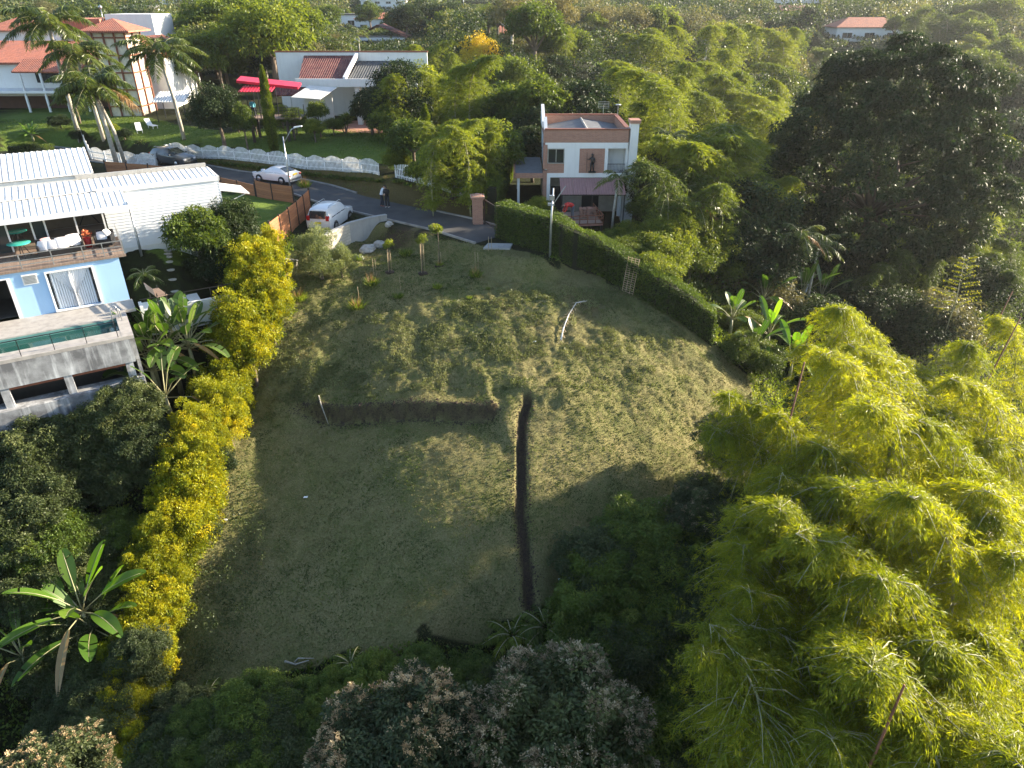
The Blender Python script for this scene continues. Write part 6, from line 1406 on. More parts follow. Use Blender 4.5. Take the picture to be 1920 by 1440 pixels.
tree('pollard_tree', 'mid', T(130, 160, 4.2), 4.2, 2.0, 'small spreading tree under the flat topped one', rzs=.7)
for px, py, h, r, l in [(115,242,1.4,1.5,'clipped dark hedge bush left of the palm trunks'),(150,268,1.3,1.2,'round bush beside the corner of the picket fence'),(60,290,1.1,1.6,'low clipped bush behind the ribbed roof'),(205,250,1.2,1.4,'yellow-green bush behind the palm trunks'),(235,262,1.0,1.1,'small bush beside the palm trunks')]:
    tree('shrub', 'shrub_dk' if r != 1.4 else 'shrub_lt', on_ground(px, py), h * 1.2, r * .8, l, 'shrub', rzs=.8)
# cypresses
for px, pt, pb, l in [(515,125,286,'tall thin cypress in front of the lookout'),(803,198,326,'tall thin cypress beside the dark glossy tree')]:
    g = on_ground(px, pb); top = at_y(px, pt, g[1])[2]; h = top - g[2]; t = empty('cypress', g, 0, l, 'cypress')
    rng = np.random.default_rng(px); n = 26000; z = rng.random(n); a = rng.uniform(0, 6.28, n); rr_ = np.interp(z, [0, .06, .5, .85, 1], [.28, .42, .46, .30, .03]) * rng.uniform(.7, 1.08, n) * (1 + .12 * np.sin(z * 40 + a * 3))
    P = np.stack([rr_ * np.cos(a), rr_ * np.sin(a), z * h + .1], 1); D = unit(np.stack([np.cos(a) * .6, np.sin(a) * .6, np.full(n, 1.0)], 1) + rng.normal(size=(n, 3)) * .25)
    link('crown', cloud_mesh('crown', P, D, .16 * rng.uniform(.6, 1.2, n), .05, rng, LM['mid'], .2), t); shaft('trunk', [(0, 0, -.3), (0, 0, h * .5), (0, 0, h * .95)], [.12, .08, .02], 'bark', t)
# rosette plants near the drive
for px, py, s, me, l in [(932,300,1.25,ROS[0],'fountain of long silvery leaves beside the drive hedge'),(1000,225,1.9,ROS[1],'tall hanging clump of long grey-green leaves behind the carport')]:
    g = T(px, py - 25, 2.2 * s) ; t = empty('pampas_plant', g, 0, l, 'plant'); o = link('leaves', me, t); o.location = (0, 0, 1.2 * s); o.scale = (s, s, s); shaft('stem', [(0, 0, -.3), (0, 0, .6 * s), (0, 0, 1.3 * s)], [.12, .1, .08], 'bark', t)
for px, py, s, h, l in [(648,250,1.6,1.3,'dark spiky yucca by the patio of the white house'),(1196,395,1.1,1.6,'spiky dracaena right of the small palm by the brick house'),(640,200,1.2,2.2,'taller spiky yucca under the sail awning')]:
    g = on_ground(px, py); t = empty('yucca', g, 0, l, 'yucca')
    for k in range(3): o = link('leaves', YUC[k % 2], t); o.location = (random.uniform(-.4, .4) * s, random.uniform(-.3, .3) * s, h * (.5 + .3 * k)); o.scale = (s * .8,) * 3; shaft('stem', [(0, 0, -.2), tuple(o.location)], [.08, .06], 'bark', t)
for px, py, s, l in [(880,385,1.5,'broad leaved yellow-green plant behind the brick gate pillar'),(905,360,1.2,'yellow-green leafy clump at the foot of the drive hedge')]:
    banana('ginger_plant', on_ground(px, py), l, .5, 16, 1.0 * s, .22, seed=px, dead=1, cat='plant', mat='lt' if False else 'banana', els=(.2, 1.3), stalk=.2)
banana('ginger_plant', on_ground(62, 262), 'yellow-green broad leaved clump on the left garden lawn', .6, 22, 1.5, .3, seed=9, dead=1, cat='plant', els=(.2, 1.3), stalk=.2)
# royal palms
def palm_at(px, pyb, pyt, label, **kw):
    g = on_ground(px, pyb); h = at_y(px, pyt, g[1])[2] - g[2]; return palm('palm_tree', g, h, label, **kw)
palm_at(222, 317, 172, 'tall palm with two pale trunks in front of the white fence', ln=4.0, leaflet=1.0, nf=17, n=90, r=.2, seed=21, dead=1, lean=(-.6, .3))
palm_at(237, 312, 178, 'palm leaning right, its trunk against the twin pale trunks', ln=3.8, leaflet=1.0, nf=15, n=90, r=.17, seed=22, lean=(-1.2, 0))
palm_at(195, 262, 112, 'tallest palm, rising before the terracotta roof', ln=4.6, leaflet=1.1, nf=16, n=90, r=.18, seed=23, lean=(-.6, 0))
palm_at(150, 262, 55, 'palm with a blue-green crown in front of the tiled house', ln=5.0, leaflet=1.2, nf=16, n=90, r=.2, seed=24)
palm_at(346, 262, 110, 'palm with drooping fronds between the canopy and the dark tree', ln=4.4, leaflet=1.05, nf=16, n=90, r=.17, seed=25, lean=(-.7, 0))
g = np.array([7.7, 54.0, h1(7.7, 54.0)]); palm('palm_tree', g, at_y(1150, 350, 54.0)[2] - g[2], 'small palm with few fronds in front of the maroon awning', ln=2.0, leaflet=.5, nf=9, n=50, r=.09, seed=26, lean=(.2, 0))
for i, (px, py, h, l) in enumerate([(1305,392,4.4,'small palm with browning fronds above the valley bushes'),(1500,448,6.5,'pale palm standing over the bananas in the valley'),(1535,462,6,'second valley palm, to the right of the pale one'),(1255,265,5,'short palm right of the narrow dark tree')]):
    palm('palm_tree', T(px, py, h + .3), h, l, ln=2.3, leaflet=.6, nf=10, n=50, r=.09, seed=30 + i, dead=2 if i < 2 else 0)
for i, (px, py) in enumerate([(625,52),(655,60),(640,70),(670,50),(605,60),(900,44),(885,40),(1240,20)]):
    palm('palm_tree', T(px, py, 7), 5.5, 'small distant palm in the cluster beyond the maroon tiled house' if i < 5 else 'small distant palm among the far trees', ln=2.8, leaflet=.8, nf=10, n=26, r=.12, seed=40 + i, group='far palms' if i < 5 else 'distant palms')
# bananas in the valley and on the left slope
for i, (px, py, h, ln, l) in enumerate([(1440,512,3.2,1.9,'banana plant with an orange flower in the valley'),(1515,505,3.4,2.2,'tallest valley banana plant, beside the leaning pipe'),(1550,512,3.2,2.1,'banana plant right of the tallest valley one'),(1452,575,3.0,1.9,'banana plant with one upright lit leaf'),(1495,632,2.8,2.0,'banana plant nearest the bright bamboo, with a glowing leaf'),(1392,455,2.6,1.7,'sunlit banana plant with a pale dead leaf among the bushes'),(1380,550,2.4,1.5,'banana plant with drooping leaves beside the hedge end'),(1425,605,2.2,1.4,'small banana plant between the hedge end and bamboo'),(1560,700,2.2,1.4,'small shaded banana plant under the bright bamboo')]):
    banana('banana_plant', T(px, py, h + .9), l, h * .62, 9, ln * 1.12, .5, seed=60 + i, dead=2, mat='banana' if i in (3, 4) else 'strel')  # valley shade put into the leaf colour: dark paddle leaf, bright one for lit plants
t = banana('banana_plant', T(130, 1085, 4.3), 'big banana plant with two upright glowing leaves at the lower left', 2.5, 15, 2.3, .62, seed=71, dead=3, els=(-.1, 1.3), tears=.05, stems=2)
banana('banana_plant', T(18, 1180, 3.4), 'shaded banana plant at the left edge behind the big one', 1.9, 8, 1.9, .42, seed=72, dead=3)
for i, (px, py, h, nl, l) in enumerate([(340,735,4.9,16,'tallest bird of paradise plant with upright paddle leaves by the pool'),(300,735,4.2,14,'bird of paradise plant leaning over the pool railing'),(372,725,4.6,12,'bird of paradise plant nearest the golden shrubs'),(325,800,3.0,9,'lower bird of paradise plant with tattered yellowing leaves')]):
    banana('bird_of_paradise', on_ground(px, py), l, h * .6, nl, 1.75, .55, mat='strel', seed=80 + i, dead=2, els=(.0, 1.45), tears=.06, stalk=.75, cat='plant', stems=2 if i < 3 else 1)
# ---- the giant dark tree
gme, gc = bough_crown('giant_crown', 500, LM['dk'], 150, 9, 150, .034)
g = np.array([34.8, 68.5, h1(34.8, 68.5)]); t = empty('giant_tree', g, 0, 'giant dark domed tree towering over the valley on the right', 'tree')
c = link('crown', gme, t); c.location = (0, 0, -.4 - g[2]); c.scale = (9.6, 9.2, 11.2)
k = link('trunk', limbs('trunk', M['bark'], gc, 5, 26, r0=.07), t); k.location = (0, 0, -.4 - g[2]); k.scale = (9.2, 9.2, (.4 - g[2]) / 1.6)
core = MB(); core.lathe([(.05, -.6), (.5, -.5), (.62, -.1), (.6, .3), (.4, .6), (.05, .72)], n=20); 
# ---- bamboo grove behind the brick house
GROVE = [(1040,35),(1062,38),(1085,60),(1125,48),(1105,30),(1178,52),(1160,70),(1192,50),(1215,60),(1235,72),(1262,60),(1285,85),(1312,58),(1335,70),(1352,85),(1400,52),(1385,80),(1425,70),(1455,62),(1475,58),(1440,100),(1495,68),
 (1180,98),(1200,120),(1172,130),(1260,112),(1285,120),(1240,100),(1325,100),(1345,118),(1370,108),(1390,130),(1300,150),(1330,165),(1362,150),(1400,165),(1415,140),(1280,160),(1240,150),(1255,170),(1220,160),(1205,180),(1160,150),(1148,175),
 (1330,195),(1362,205),(1385,220),(1410,235),(1350,245),(1305,215),(1270,250),(1290,265),(1340,255),(1425,260),(1445,280),(1465,270),(1380,270),(1400,300),(1440,320),(1350,310),(1330,290),(1300,250),(1245,230),(1225,250),(1270,220),(1480,300),(1470,240),(1490,180),(1460,160),(1440,190),(1425,210),(1450,130),(1470,110)]
for i, (px, py) in enumerate(GROVE):
    if i % 5 == 2: continue
    px += random.uniform(-12, 12); py += random.uniform(-8, 8)
    h = 11.5 if py < 140 else 10 if py < 220 else 8.5
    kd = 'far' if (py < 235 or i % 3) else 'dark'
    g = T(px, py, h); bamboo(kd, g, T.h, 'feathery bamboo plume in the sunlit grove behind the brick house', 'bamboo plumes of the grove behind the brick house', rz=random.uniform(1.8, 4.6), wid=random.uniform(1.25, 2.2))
for px, py, h in [(745,95,8),(772,70,9),(800,112,8.5),(832,52,11),(812,70,10),(862,112,8.5),(885,142,8),(762,150,7),(822,162,7.5),(902,170,7),(922,205,6.5),(842,205,6.5),(795,225,6),(880,228,6),(735,130,7),(910,110,9),(930,150,8),(850,150,8),(780,190,6.5),(725,165,6),(860,255,5.5),(900,250,5.5),(755,110,9),(790,95,9.5),(845,85,10),(870,95,9.5),(815,140,9),(780,130,8.5),(838,125,9),(895,195,7.5),(870,175,8),(805,190,7.5),(765,180,7),(828,235,6.5),(855,225,7),(920,240,6),(740,150,7.5)]:
    g = T(px, py, h); bamboo('far', g, T.h, 'plume of the broad bamboo clump beside the white house', 'bamboo plumes beside the white house', wid=1.55)
for px, py, h, kd in [(1745,-12,14,'dark'),(1775,0,14,'dark'),(1805,15,13,'dark'),(1760,25,12,'dark'),(1790,45,12,'dark'),(1820,55,11,'dark'),(1735,20,12,'dark'),(1720,-5,13,'dark'),(1840,10,13,'dark')]:
    g = T(px, py, h); bamboo(kd, g, T.h, 'dark bluish bamboo plume on the ridge at the top right', 'bamboo plumes on the right ridge', wid=1.6)
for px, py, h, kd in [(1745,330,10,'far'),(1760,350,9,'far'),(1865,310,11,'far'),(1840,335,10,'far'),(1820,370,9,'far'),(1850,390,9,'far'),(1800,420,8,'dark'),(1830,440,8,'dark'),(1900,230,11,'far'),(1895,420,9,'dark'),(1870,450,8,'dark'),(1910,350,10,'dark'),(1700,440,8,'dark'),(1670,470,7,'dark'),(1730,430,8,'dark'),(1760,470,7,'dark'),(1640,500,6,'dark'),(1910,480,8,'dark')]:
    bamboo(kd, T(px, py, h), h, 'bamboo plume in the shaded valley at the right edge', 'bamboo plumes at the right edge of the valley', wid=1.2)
# ---- bright bamboo close on the right
NEARB = [(1640,560,12),(1590,580,12),(1560,610,12),(1690,585,12),(1730,600,12),(1775,625,12),(1830,620,12),(1880,640,12),(1905,600,12),(1600,650,12.5),(1660,640,12.5),(1710,670,12.5),(1800,690,12.5),(1850,710,12.5),(1895,740,12.5),(1550,680,12),
 (1470,720,11.5),(1420,715,11),(1385,700,10.5),(1350,715,10),(1510,740,12),(1570,760,12.5),(1650,740,13),(1720,760,13),(1780,790,13),(1860,810,13),(1905,850,13),(1450,780,11.5),(1510,820,12),(1590,840,13),(1660,830,13),(1730,850,13),(1810,870,13),(1880,920,13),
 (1480,880,11.5),(1550,910,12.5),(1630,930,13),(1700,930,13),(1780,950,13),(1850,990,13),(1905,1000,13),(1440,950,11),(1400,1000,10.5),(1500,980,12),(1580,1020,12.5),(1660,1020,13),(1740,1040,13),(1820,1070,13),(1890,1100,13),(1420,1060,10.5),(1480,1090,11.5),(1560,1110,12),(1640,1120,12.5),(1720,1140,12.5),(1800,1170,12.5),(1880,1190,12.5),
 (1340,1215,10.5),(1390,1225,11),(1450,1190,11),(1530,1210,11.5),(1610,1220,12),(1700,1240,12),(1780,1270,12),(1860,1290,12),(1915,1280,12),(1440,1280,10.5),(1560,1310,11),(1650,1340,11.5),(1740,1350,11.5),(1830,1380,11.5),(1900,1400,11.5)]
for i, (px, py, h) in enumerate([b_ for k_, b_ in enumerate(NEARB) if k_ % 4 != 3]):
    g = T(px, py, h)
    bamboo('near', g, h, 'bright yellow-green bamboo plume in the clump nearest the camera on the right', 'bamboo plumes of the bright near clump', rz=random.uniform(1.9, 4.6), wid=random.uniform(.95, 1.35))
# dead culm stubs standing out of it
for px, py, l, ln in [(1505,715,'dead brown bamboo stub rising from the bright clump beside the lawn',4.2),(1895,570,'longer dead brown culm leaning at the right edge',5),(1910,620,'shorter dead brown culm leaning at the right edge',4),(1690,1330,'dead brown culm at the bottom of the bright clump',5)]:
    P0 = T(px, py, 12.5); r_ = 1.6 if px > 1800 else .4
    b = MB(); b.tube([(0, 0, 0), (r_ * .4, .1, 7), (r_, .2, 13.2)], [.055, .05, .03], 9); o = b.build('dead_culm', M['culm_dead']); o.location = (P0[0] - r_, P0[1], P0[2]); tag(o, l, 'bamboo culm')
# thin airy bamboo shoot in front of the dark valley
g = T(1820, 470, 10); t = empty('bamboo_shoot', g, 0, 'thin airy bamboo shoot with sparse tiers of leaves before the dark valley', 'bamboo')
rng = np.random.default_rng(77); P_, D_ = [], []; b = MB(); b.tube([(0, 0, 0), (.1, 0, 6), (-.3, 0, 9.6)], [.05, .04, .012], 6)
for k in range(26):
    z = 5.2 + k * .17; a = (0 if k % 2 else math.pi) + rng.uniform(-.6, .6); l_ = 1.9 * (1 - k / 34); e = Vector((math.cos(a) * l_, math.sin(a) * l_, .25 * l_)); s0 = Vector((.05, 0, z)); b.tube([s0, s0 + e * .5 + Vector((0, 0, .08)), s0 + e], [.014, .01, .005], 4, False)
    for j in range(7):
        for m_ in range(9): q_ = s0 + e * ((j + 1) / 7); P_.append(tuple(q_)); D_.append((math.cos(a) * .4 + rng.normal() * .6, math.sin(a) * .4 + rng.normal() * .6, -.5))
n_ = len(P_); link('foliage', cloud_mesh('foliage', np.array(P_), np.array(D_), .2 * rng.uniform(.6, 1.2, n_), .028, rng, LM['bam'], .4), t); b.build('culm', M['culm'], t)
# ---- near trees at the bottom of the frame
def bloom_tree(loc, h, r, label, seed, nb=1150, frac=1.0):
    t = tree('flowering_tree', 'near_dk', loc, h, r, label, rzs=.8, var=seed); c = t.children[0]; rng = np.random.default_rng(seed)
    # upright flower sprays sitting on the upper surface of the crown
    me = c.data; V = np.empty(len(me.vertices) * 3, np.float32); me.vertices.foreach_get('co', V); V = V.reshape(-1, 3)[::4]
    rad = np.linalg.norm(V, axis=1); ok = np.where((rad > .78) & (V[:, 2] > -.25))[0]; pick = rng.choice(ok, nb); per = 30
    C = np.repeat(V[pick] * 1.02, per, 0); u = unit(np.repeat(V[pick], per, 0) * .8 + np.array([0, 0, .6]) + rng.normal(size=(len(C), 3)) * .55)
    P = C + u * rng.uniform(.0, .055, len(C))[:, None]; L = .026 * rng.uniform(.5, 1.3, len(C))
    o = link('blossoms', cloud_mesh('blossoms', P, u, L, L * .55, rng, LM['bloom'], .2, .1, np.repeat(rng.random(nb), per)), t); o.location = c.location; o.scale = c.scale; return t
bloom_tree(T(745, 1335, 8.2), 8.2, 2.9, 'flowering tree with cream sprays at the bottom centre, left of a pair', 1)
bloom_tree(T(1040, 1290, 8.2), 8.2, 3.3, 'flowering tree with duller cream sprays at the bottom centre, right of a pair', 2, 1000)
bloom_tree(T(60, 1415, 7.6), 7.6, 1.9, 'flowering tree with sunlit pinkish sprays in the bottom left corner', 3, 500)
bloom_tree(T(1390, 775, 5.6), 5.6, 2.2, 'dark tree with brown faded flower sprays beside the bright bamboo', 4, 300)
bloom_tree(T(1350, 905, 5.4), 5.4, 2.2, 'dark tree with brown sprays on the right edge of the lawn, lower one', 5, 260)
NEAR = [(1210,945,4.2,2.4,'near'),(1150,1010,4,2.2,'near'),(1270,990,4.4,2.4,'near'),(1320,1040,4.4,2.4,'near_dk'),(1120,1090,3.6,2,'near'),(1220,1090,4,2.4,'near'),(1310,1120,4.4,2.4,'near_dk'),(1170,1170,4,2.2,'near_dk'),(1260,1200,4,2.4,'near'),(1340,1180,4,2.2,'near_dk'),(1120,1250,3.6,2,'near_dk'),(1210,1290,4,2.2,'near'),(1290,1290,3.6,2,'near_dk'),(1180,1380,4,2.2,'near'),(1300,1400,4,2.2,'near_dk'),
 (880,1240,2.2,1.3,'near'),(790,1225,1.8,1.1,'near'),(700,1235,1.8,1.2,'near'),(930,1260,2.4,1.5,'near_dk'),(620,1270,1.8,1.2,'near'),(560,1290,2,1.3,'near'),(500,1300,2,1.4,'near_dk'),(430,1310,2.2,1.5,'near'),(380,1350,2.2,1.5,'near_dk'),(470,1370,2.4,1.6,'near'),(560,1380,2.4,1.6,'near_dk'),(330,1400,2.2,1.4,'near'),(410,1425,2.2,1.4,'near'),(640,1330,2.2,1.5,'near'),
 (30,790,4,2.3,'near'),(90,820,3.6,2.0,'near_dk'),(20,890,4,2.2,'near'),(60,960,3.8,2,'near'),(15,1010,3.8,2,'near'),(110,1000,3,1.6,'near_dk'),(60,1080,3,1.6,'near'),(190,960,2.4,1.4,'near'),(160,760,3.4,1.9,'near_dk'),(220,720,3.2,1.8,'near'),(250,780,2.6,1.5,'near_dk'),(180,860,2.4,1.5,'near_dk'),(205,1060,2.2,1.2,'near'),(150,1240,2,1.2,'near_dk'),(100,1320,2.2,1.3,'near_dk'),(80,1210,2.4,1.4,'near_dk')]
rr = random.Random(12)
for i in range(34):
    px, py = rr.uniform(290, 640), rr.uniform(1265, 1440)
    if py < 1300 - (px - 290) * .12: continue
    NEAR.append((px, py, rr.uniform(1.6, 2.6), rr.uniform(1.0, 1.6), rr.choice(['near', 'near', 'near_dk'])))
for i in range(16): NEAR.append((rr.uniform(1080, 1380), rr.uniform(960, 1400), rr.uniform(3, 4.4), rr.uniform(1.5, 2.3), rr.choice(['near', 'near_dk'])))
for i in range(18): NEAR.append((rr.uniform(0, 260), rr.uniform(760, 1330), rr.uniform(2, 3.4), rr.uniform(1.2, 1.9), rr.choice(['near', 'near', 'near_dk'])))
def nwhere(px, py):
    if px > 1000: return 'in the shaded gully right of the lawn'
    if px > 300: return 'along the lower edge of the lawn'
    return 'on the shaded left slope below the pool'
for i, (px, py, h, r, k) in enumerate(NEAR):
    if px < 260 and i % 4: k = 'near_dk'
    g = T(px, py, h)
    if inpoly(np.array([g[0]]), np.array([g[1]]), LAWN)[0] and px < 1000: continue
    d = ('dark ' if k == 'near_dk' else 'green ') + 'leafy bush ' + nwhere(px, py)
    tree('leafy_bush', k, T(px, py, h), h, r, d, 'bush', 'leafy bushes ' + nwhere(px, py), var=i, rzs=.85)
for px, py, h, r in [(60,742,1.4,1.0),(110,735,1.4,.9),(150,730,1.3,.8),(30,752,1.3,.9)]:
    tree('golden_bush', 'gold', T(px, py, h), h, r, 'low yellow-green bush at the foot of the pool wall', 'bush', 'low bushes at the foot of the pool wall', rzs=.7)
# ferns
for i, (px, py, s, l) in enumerate([(960,1160,1.0,'large fern at the foot of the ditch, left one'),(1025,1150,1.15,'largest fern at the foot of the ditch, right one'),(990,1210,.9,'fern below the pair at the end of the ditch'),(380,1290,.9,'fern among the bushes at the lower left lawn corner'),(655,1215,.7,'small bright fern at the lower edge of the lawn'),(800,1240,.8,'fern between bushes above the flowering trees')]):
    palm('fern', T(px, py + 15, .8), .25, l, nf=13, ln=1.5 * s, leaflet=.34 * s, sheath=False, cat='fern', mat='mid' if i else 'lt', n=46, seed=90 + i, els=(.3, 1.1), wl=.16)
# ------------------------------------------------------------------ hedges: twiggy core clad in leaves
def hedge(pts, h, wd, label, mat='mid', dens=2600, leaf=.11, hv=None, seed=5):
    D = ground_path(pts, .7); t = empty('hedge', D[0], 0, label, 'hedge'); o = np.array(D[0]); rng = np.random.default_rng(seed); D = np.array(D); n = len(D)
    tang = np.gradient(D[:, :2], axis=0); tang = unit(tang); nor = np.stack([-tang[:, 1], tang[:, 0]], 1)
    hh = np.array([h if hv is None else np.interp(i / (n - 1), hv[0], hv[1]) for i in range(n)])
    b = MB(); v = []
    for i in range(n):
        w2 = wd / 2 - .12
        for sx, z in ((-1, -.5), (-1, hh[i] - .22), (1, hh[i] - .22), (1, -.5)): v.append((D[i, 0] + nor[i, 0] * sx * w2 - o[0], D[i, 1] + nor[i, 1] * sx * w2 - o[1], D[i, 2] + z - o[2]))
    b.add(v, [(4 * i + j, 4 * i + (j + 1) % 4, 4 * i + 4 + (j + 1) % 4, 4 * i + 4 + j) for i in range(n - 1) for j in range(4)] + [(0, 1, 2, 3), tuple(4 * (n - 1) + k for k in (3, 2, 1, 0))]); b.build('twigs', M['leafcore'], t)
    L_ = np.hypot(*np.diff(D[:, :2], axis=0).T).sum(); N_ = int(dens * L_ * (h * 2 + wd) / 5); u = rng.random(N_) * (n - 1); i = np.clip(u.astype(int), 0, n - 2); f = (u - i)[:, None]
    C = D[i] * (1 - f) + D[i + 1] * f; nn = nor[i]; hz = hh[i] * (1 - f[:, 0]) + hh[i + 1] * f[:, 0]; s = rng.random(N_) * (2 * hz + wd)
    lump = (vnoise(C[:, 0], C[:, 1], 1.3, 3) - .5) * .16 + (vnoise(u, s, 3.0, 4) - .5) * .09
    left = s < hz; right = s > hz + wd; top = ~(left | right); x = np.where(left, -wd / 2 - lump, np.where(right, wd / 2 + lump, s - hz - wd / 2)); z = np.where(left, s, np.where(right, s - hz - wd, hz + lump))
    P = np.stack([C[:, 0] + nn[:, 0] * x, C[:, 1] + nn[:, 1] * x, C[:, 2] + z], 1) - o + rng.normal(size=(N_, 3)) * .035
    D0 = np.stack([nn[:, 0] * np.where(top, 0, np.sign(x)), nn[:, 1] * np.where(top, 0, np.sign(x)), np.where(top, 1., .35)], 1) + rng.normal(size=(N_, 3)) * .6
    link('foliage', cloud_mesh('foliage', P, D0, leaf * rng.uniform(.6, 1.3, N_), leaf * .5, rng, LM[mat], .4, .15, np.clip(.45 + vnoise(u, s, .8, 6) * .4 - .2, 0, 1)), t)
hedge([(942,442),(1000,462),(1060,486),(1110,503),(1160,525),(1190,545),(1230,572),(1290,608),(1335,638)], 2.5, 1.3, 'long clipped green hedge running from the gate down past the metal grid', 'fern', dens=3000, hv=([0, .3, .5, .6, .75, 1], [2.4, 2.45, 2.3, 2.2, 2.0, 2.1]))
hedge([(922,402),(935,370),(950,335),(968,300),(985,275)], 2.2, .9, 'tall clipped hedge along the drive, lit on its left side', 'mid', 2600, seed=6)
hedge([(962,330),(978,300),(990,270)], 2.4, .8, 'darker hedge on the carport side of the drive', 'mid', 2200, seed=7)
hedge([(868,22),(930,26),(985,36),(1000,46)], 3.0, 2.0, 'long dark hedge round the far lawn', 'dk', 900, .3, seed=8)
hedge([(1345,22),(1400,26),(1450,40),(1500,56)], 1.6, 2.0, 'bright clipped hedge line crossing the far hillside', 'lt', 900, .3, seed=9)
hedge([(20,292),(60,292),(98,290)], 1.1, .9, 'low clipped hedge beyond the ribbed metal roof', 'mid', 2000, seed=10)
# ------------------------------------------------------------------ tufts, stakes and saplings on the mound
for i, (px, py, s, dry, l) in enumerate([(697,535,.95,1,'upright green tuft with dry stalks, left of the sapling stakes'),(669,577,1.0,1,'bushy tuft with tall dry stalks, lowest on the mound'),(747,556,.62,0,'small round green tuft in the middle of the mound'),(820,540,.6,0,'small flattened tuft right of the round one'),(892,522,.85,1,'bright green tuft under two thin stakes'),(560,560,1.0,1,'dry brown tipped tuft beside the golden shrubs'),(761,480,.9,0,'green tuft in the dug pit behind the stakes'),(671,488,.8,0,'green tuft by the small boulder'),(880,560,.35,0,'tiny green tuft on the mound slope'),(915,545,.3,0,'tiny tuft right of the bright green one'),(572,352,1.1,1,'yellow-green tuft at the corner of the board fences'),(824,500,.5,1,'brown dry tuft between the staked saplings')]):
    t = empty('grass_tuft', on_ground(px, py), 0, l, 'grass tuft'); o = link('blades', TUFT[i % 3], t); o.scale = (s * 1.5,) * 3
    if dry: o = link('dry_stalks', TUFT_DRY[i % 2], t); o.scale = (s * 1.25,) * 3
def stakes(px, py, h, n, label, leafr=0, leafz=0):
    g = on_ground(px, py); t = empty('staked_sapling' if leafr else 'thin_stakes', g, 0, label, 'sapling' if leafr else 'stakes')
    for k in range(n): a = k * 2.1; b = MB(); b.tube([(.14 * math.cos(a), .14 * math.sin(a), -.1), (.12 * math.cos(a), .12 * math.sin(a), h)], .014, 5); b.build('stake', M['straw'], t)
    if leafr:
        o = link('crown', CR['airy'][int(px) % 2][0], t); o.scale = (leafr, leafr, leafr * 1.2); o.location = (0, 0, leafz); shaft('trunk', [(0, 0, -.1), (.02, 0, leafz * .6), (0, 0, leafz)], [.03, .025, .015], 'bark', t)
        b = MB(); b.lathe([(.35, -.05), (.3, .06), (.1, .1)], n=10); b.build('mound_of_soil', M['soil'], t)
stakes(731, 511, 1.55, 3, 'staked sapling with a light green top behind the tufts', .42, 1.9)
stakes(793, 514, 2.0, 3, 'staked young tree on a soil ring, centre of the mound top', .45, 2.3)
stakes(824, 500, 1.0, 2, 'taller broad leaved sapling right of the staked young tree', .6, 2.5)
stakes(893, 505, 1.15, 2, 'pair of thin stakes standing behind the bright green tuft')
stakes(918, 470, .95, 3, 'three thin stakes near the concrete slab')
stakes(702, 515, 1.2, 2, 'pair of thin stakes left of the staked sapling')
stakes(747, 540, .8, 1, 'single thin stake behind the round green tuft'); stakes(669, 560, .9, 1, 'single thin stake rising from the lowest bushy tuft')
# strap-leaved plants under the white fence
D = ground_path([(400,300),(480,308),(560,316),(640,325),(712,334)], .85); D2 = ground_path([(745,338),(765,343)], .8)
for i, (x, y, z) in enumerate(D + D2):
    y -= .45; simple_plant('strap_leaf_plant', AGA[i % 3], (x + random.uniform(-.2, .2), y, h1(x, y) - .02), random.uniform(.85, 1.3), 'clump of dark strap-shaped leaves at the foot of the long picket fence', 'plant', 'strap-leaved clumps below the picket fence')
# leaning pipe among the bananas
g = on_ground(1500, 580); b = MB(); b.tube([(0, 0, 0), (.25, 0, 2.3)], .07, 8); o = b.build('leaning_pipe', M['steel']); o.location = g; tag(o, 'pale leaning pipe among the valley banana plants', 'pipe')
# ------------------------------------------------------------------ ground cover
def scatter(name, n, box, test, hfun, leaf, mat, label, seed, flat=.4, wd=.45, up=.9, dist=None):
    rng = np.random.default_rng(seed); x = rng.uniform(box[0], box[1], n); y = rng.uniform(box[2], box[3], n) if dist is None else box[2] * (box[3] / box[2]) ** rng.random(n)
    if dist: x = (rng.uniform(-1, 1, n)) * (y * .78 + 6)
    m = test(x, y); x, y = x[m], y[m]; n = len(x); hh = hfun(x, y); z = H(x, y) + hh * np.sqrt(rng.random(n))
    sc_ = leaf if dist is None else leaf * np.clip(y / dist, .6, 6)
    P = np.stack([x, y, z], 1); D = unit(rng.normal(size=(n, 3)) * .7 + np.array([0, 0, up])); L = sc_ * rng.uniform(.6, 1.3, n)
    o = link(name, cloud_mesh(name, P, D, L, L * wd, rng, LM[mat], flat, .15, np.clip(vnoise(x, y, .6, 9), 0, 1)), None); return tag(o, label, 'ground cover' if 'under' in name else 'grass', kind='stuff')
notlawn = lambda x, y: ~inpoly(x, y, LAWN) & ~inpoly(x, y, GARDEN[0]) & ~inpoly(x, y, GARDEN[1])
rd = lambda x, y: seg_dist(x, y, ROADC)[0] > 2.6
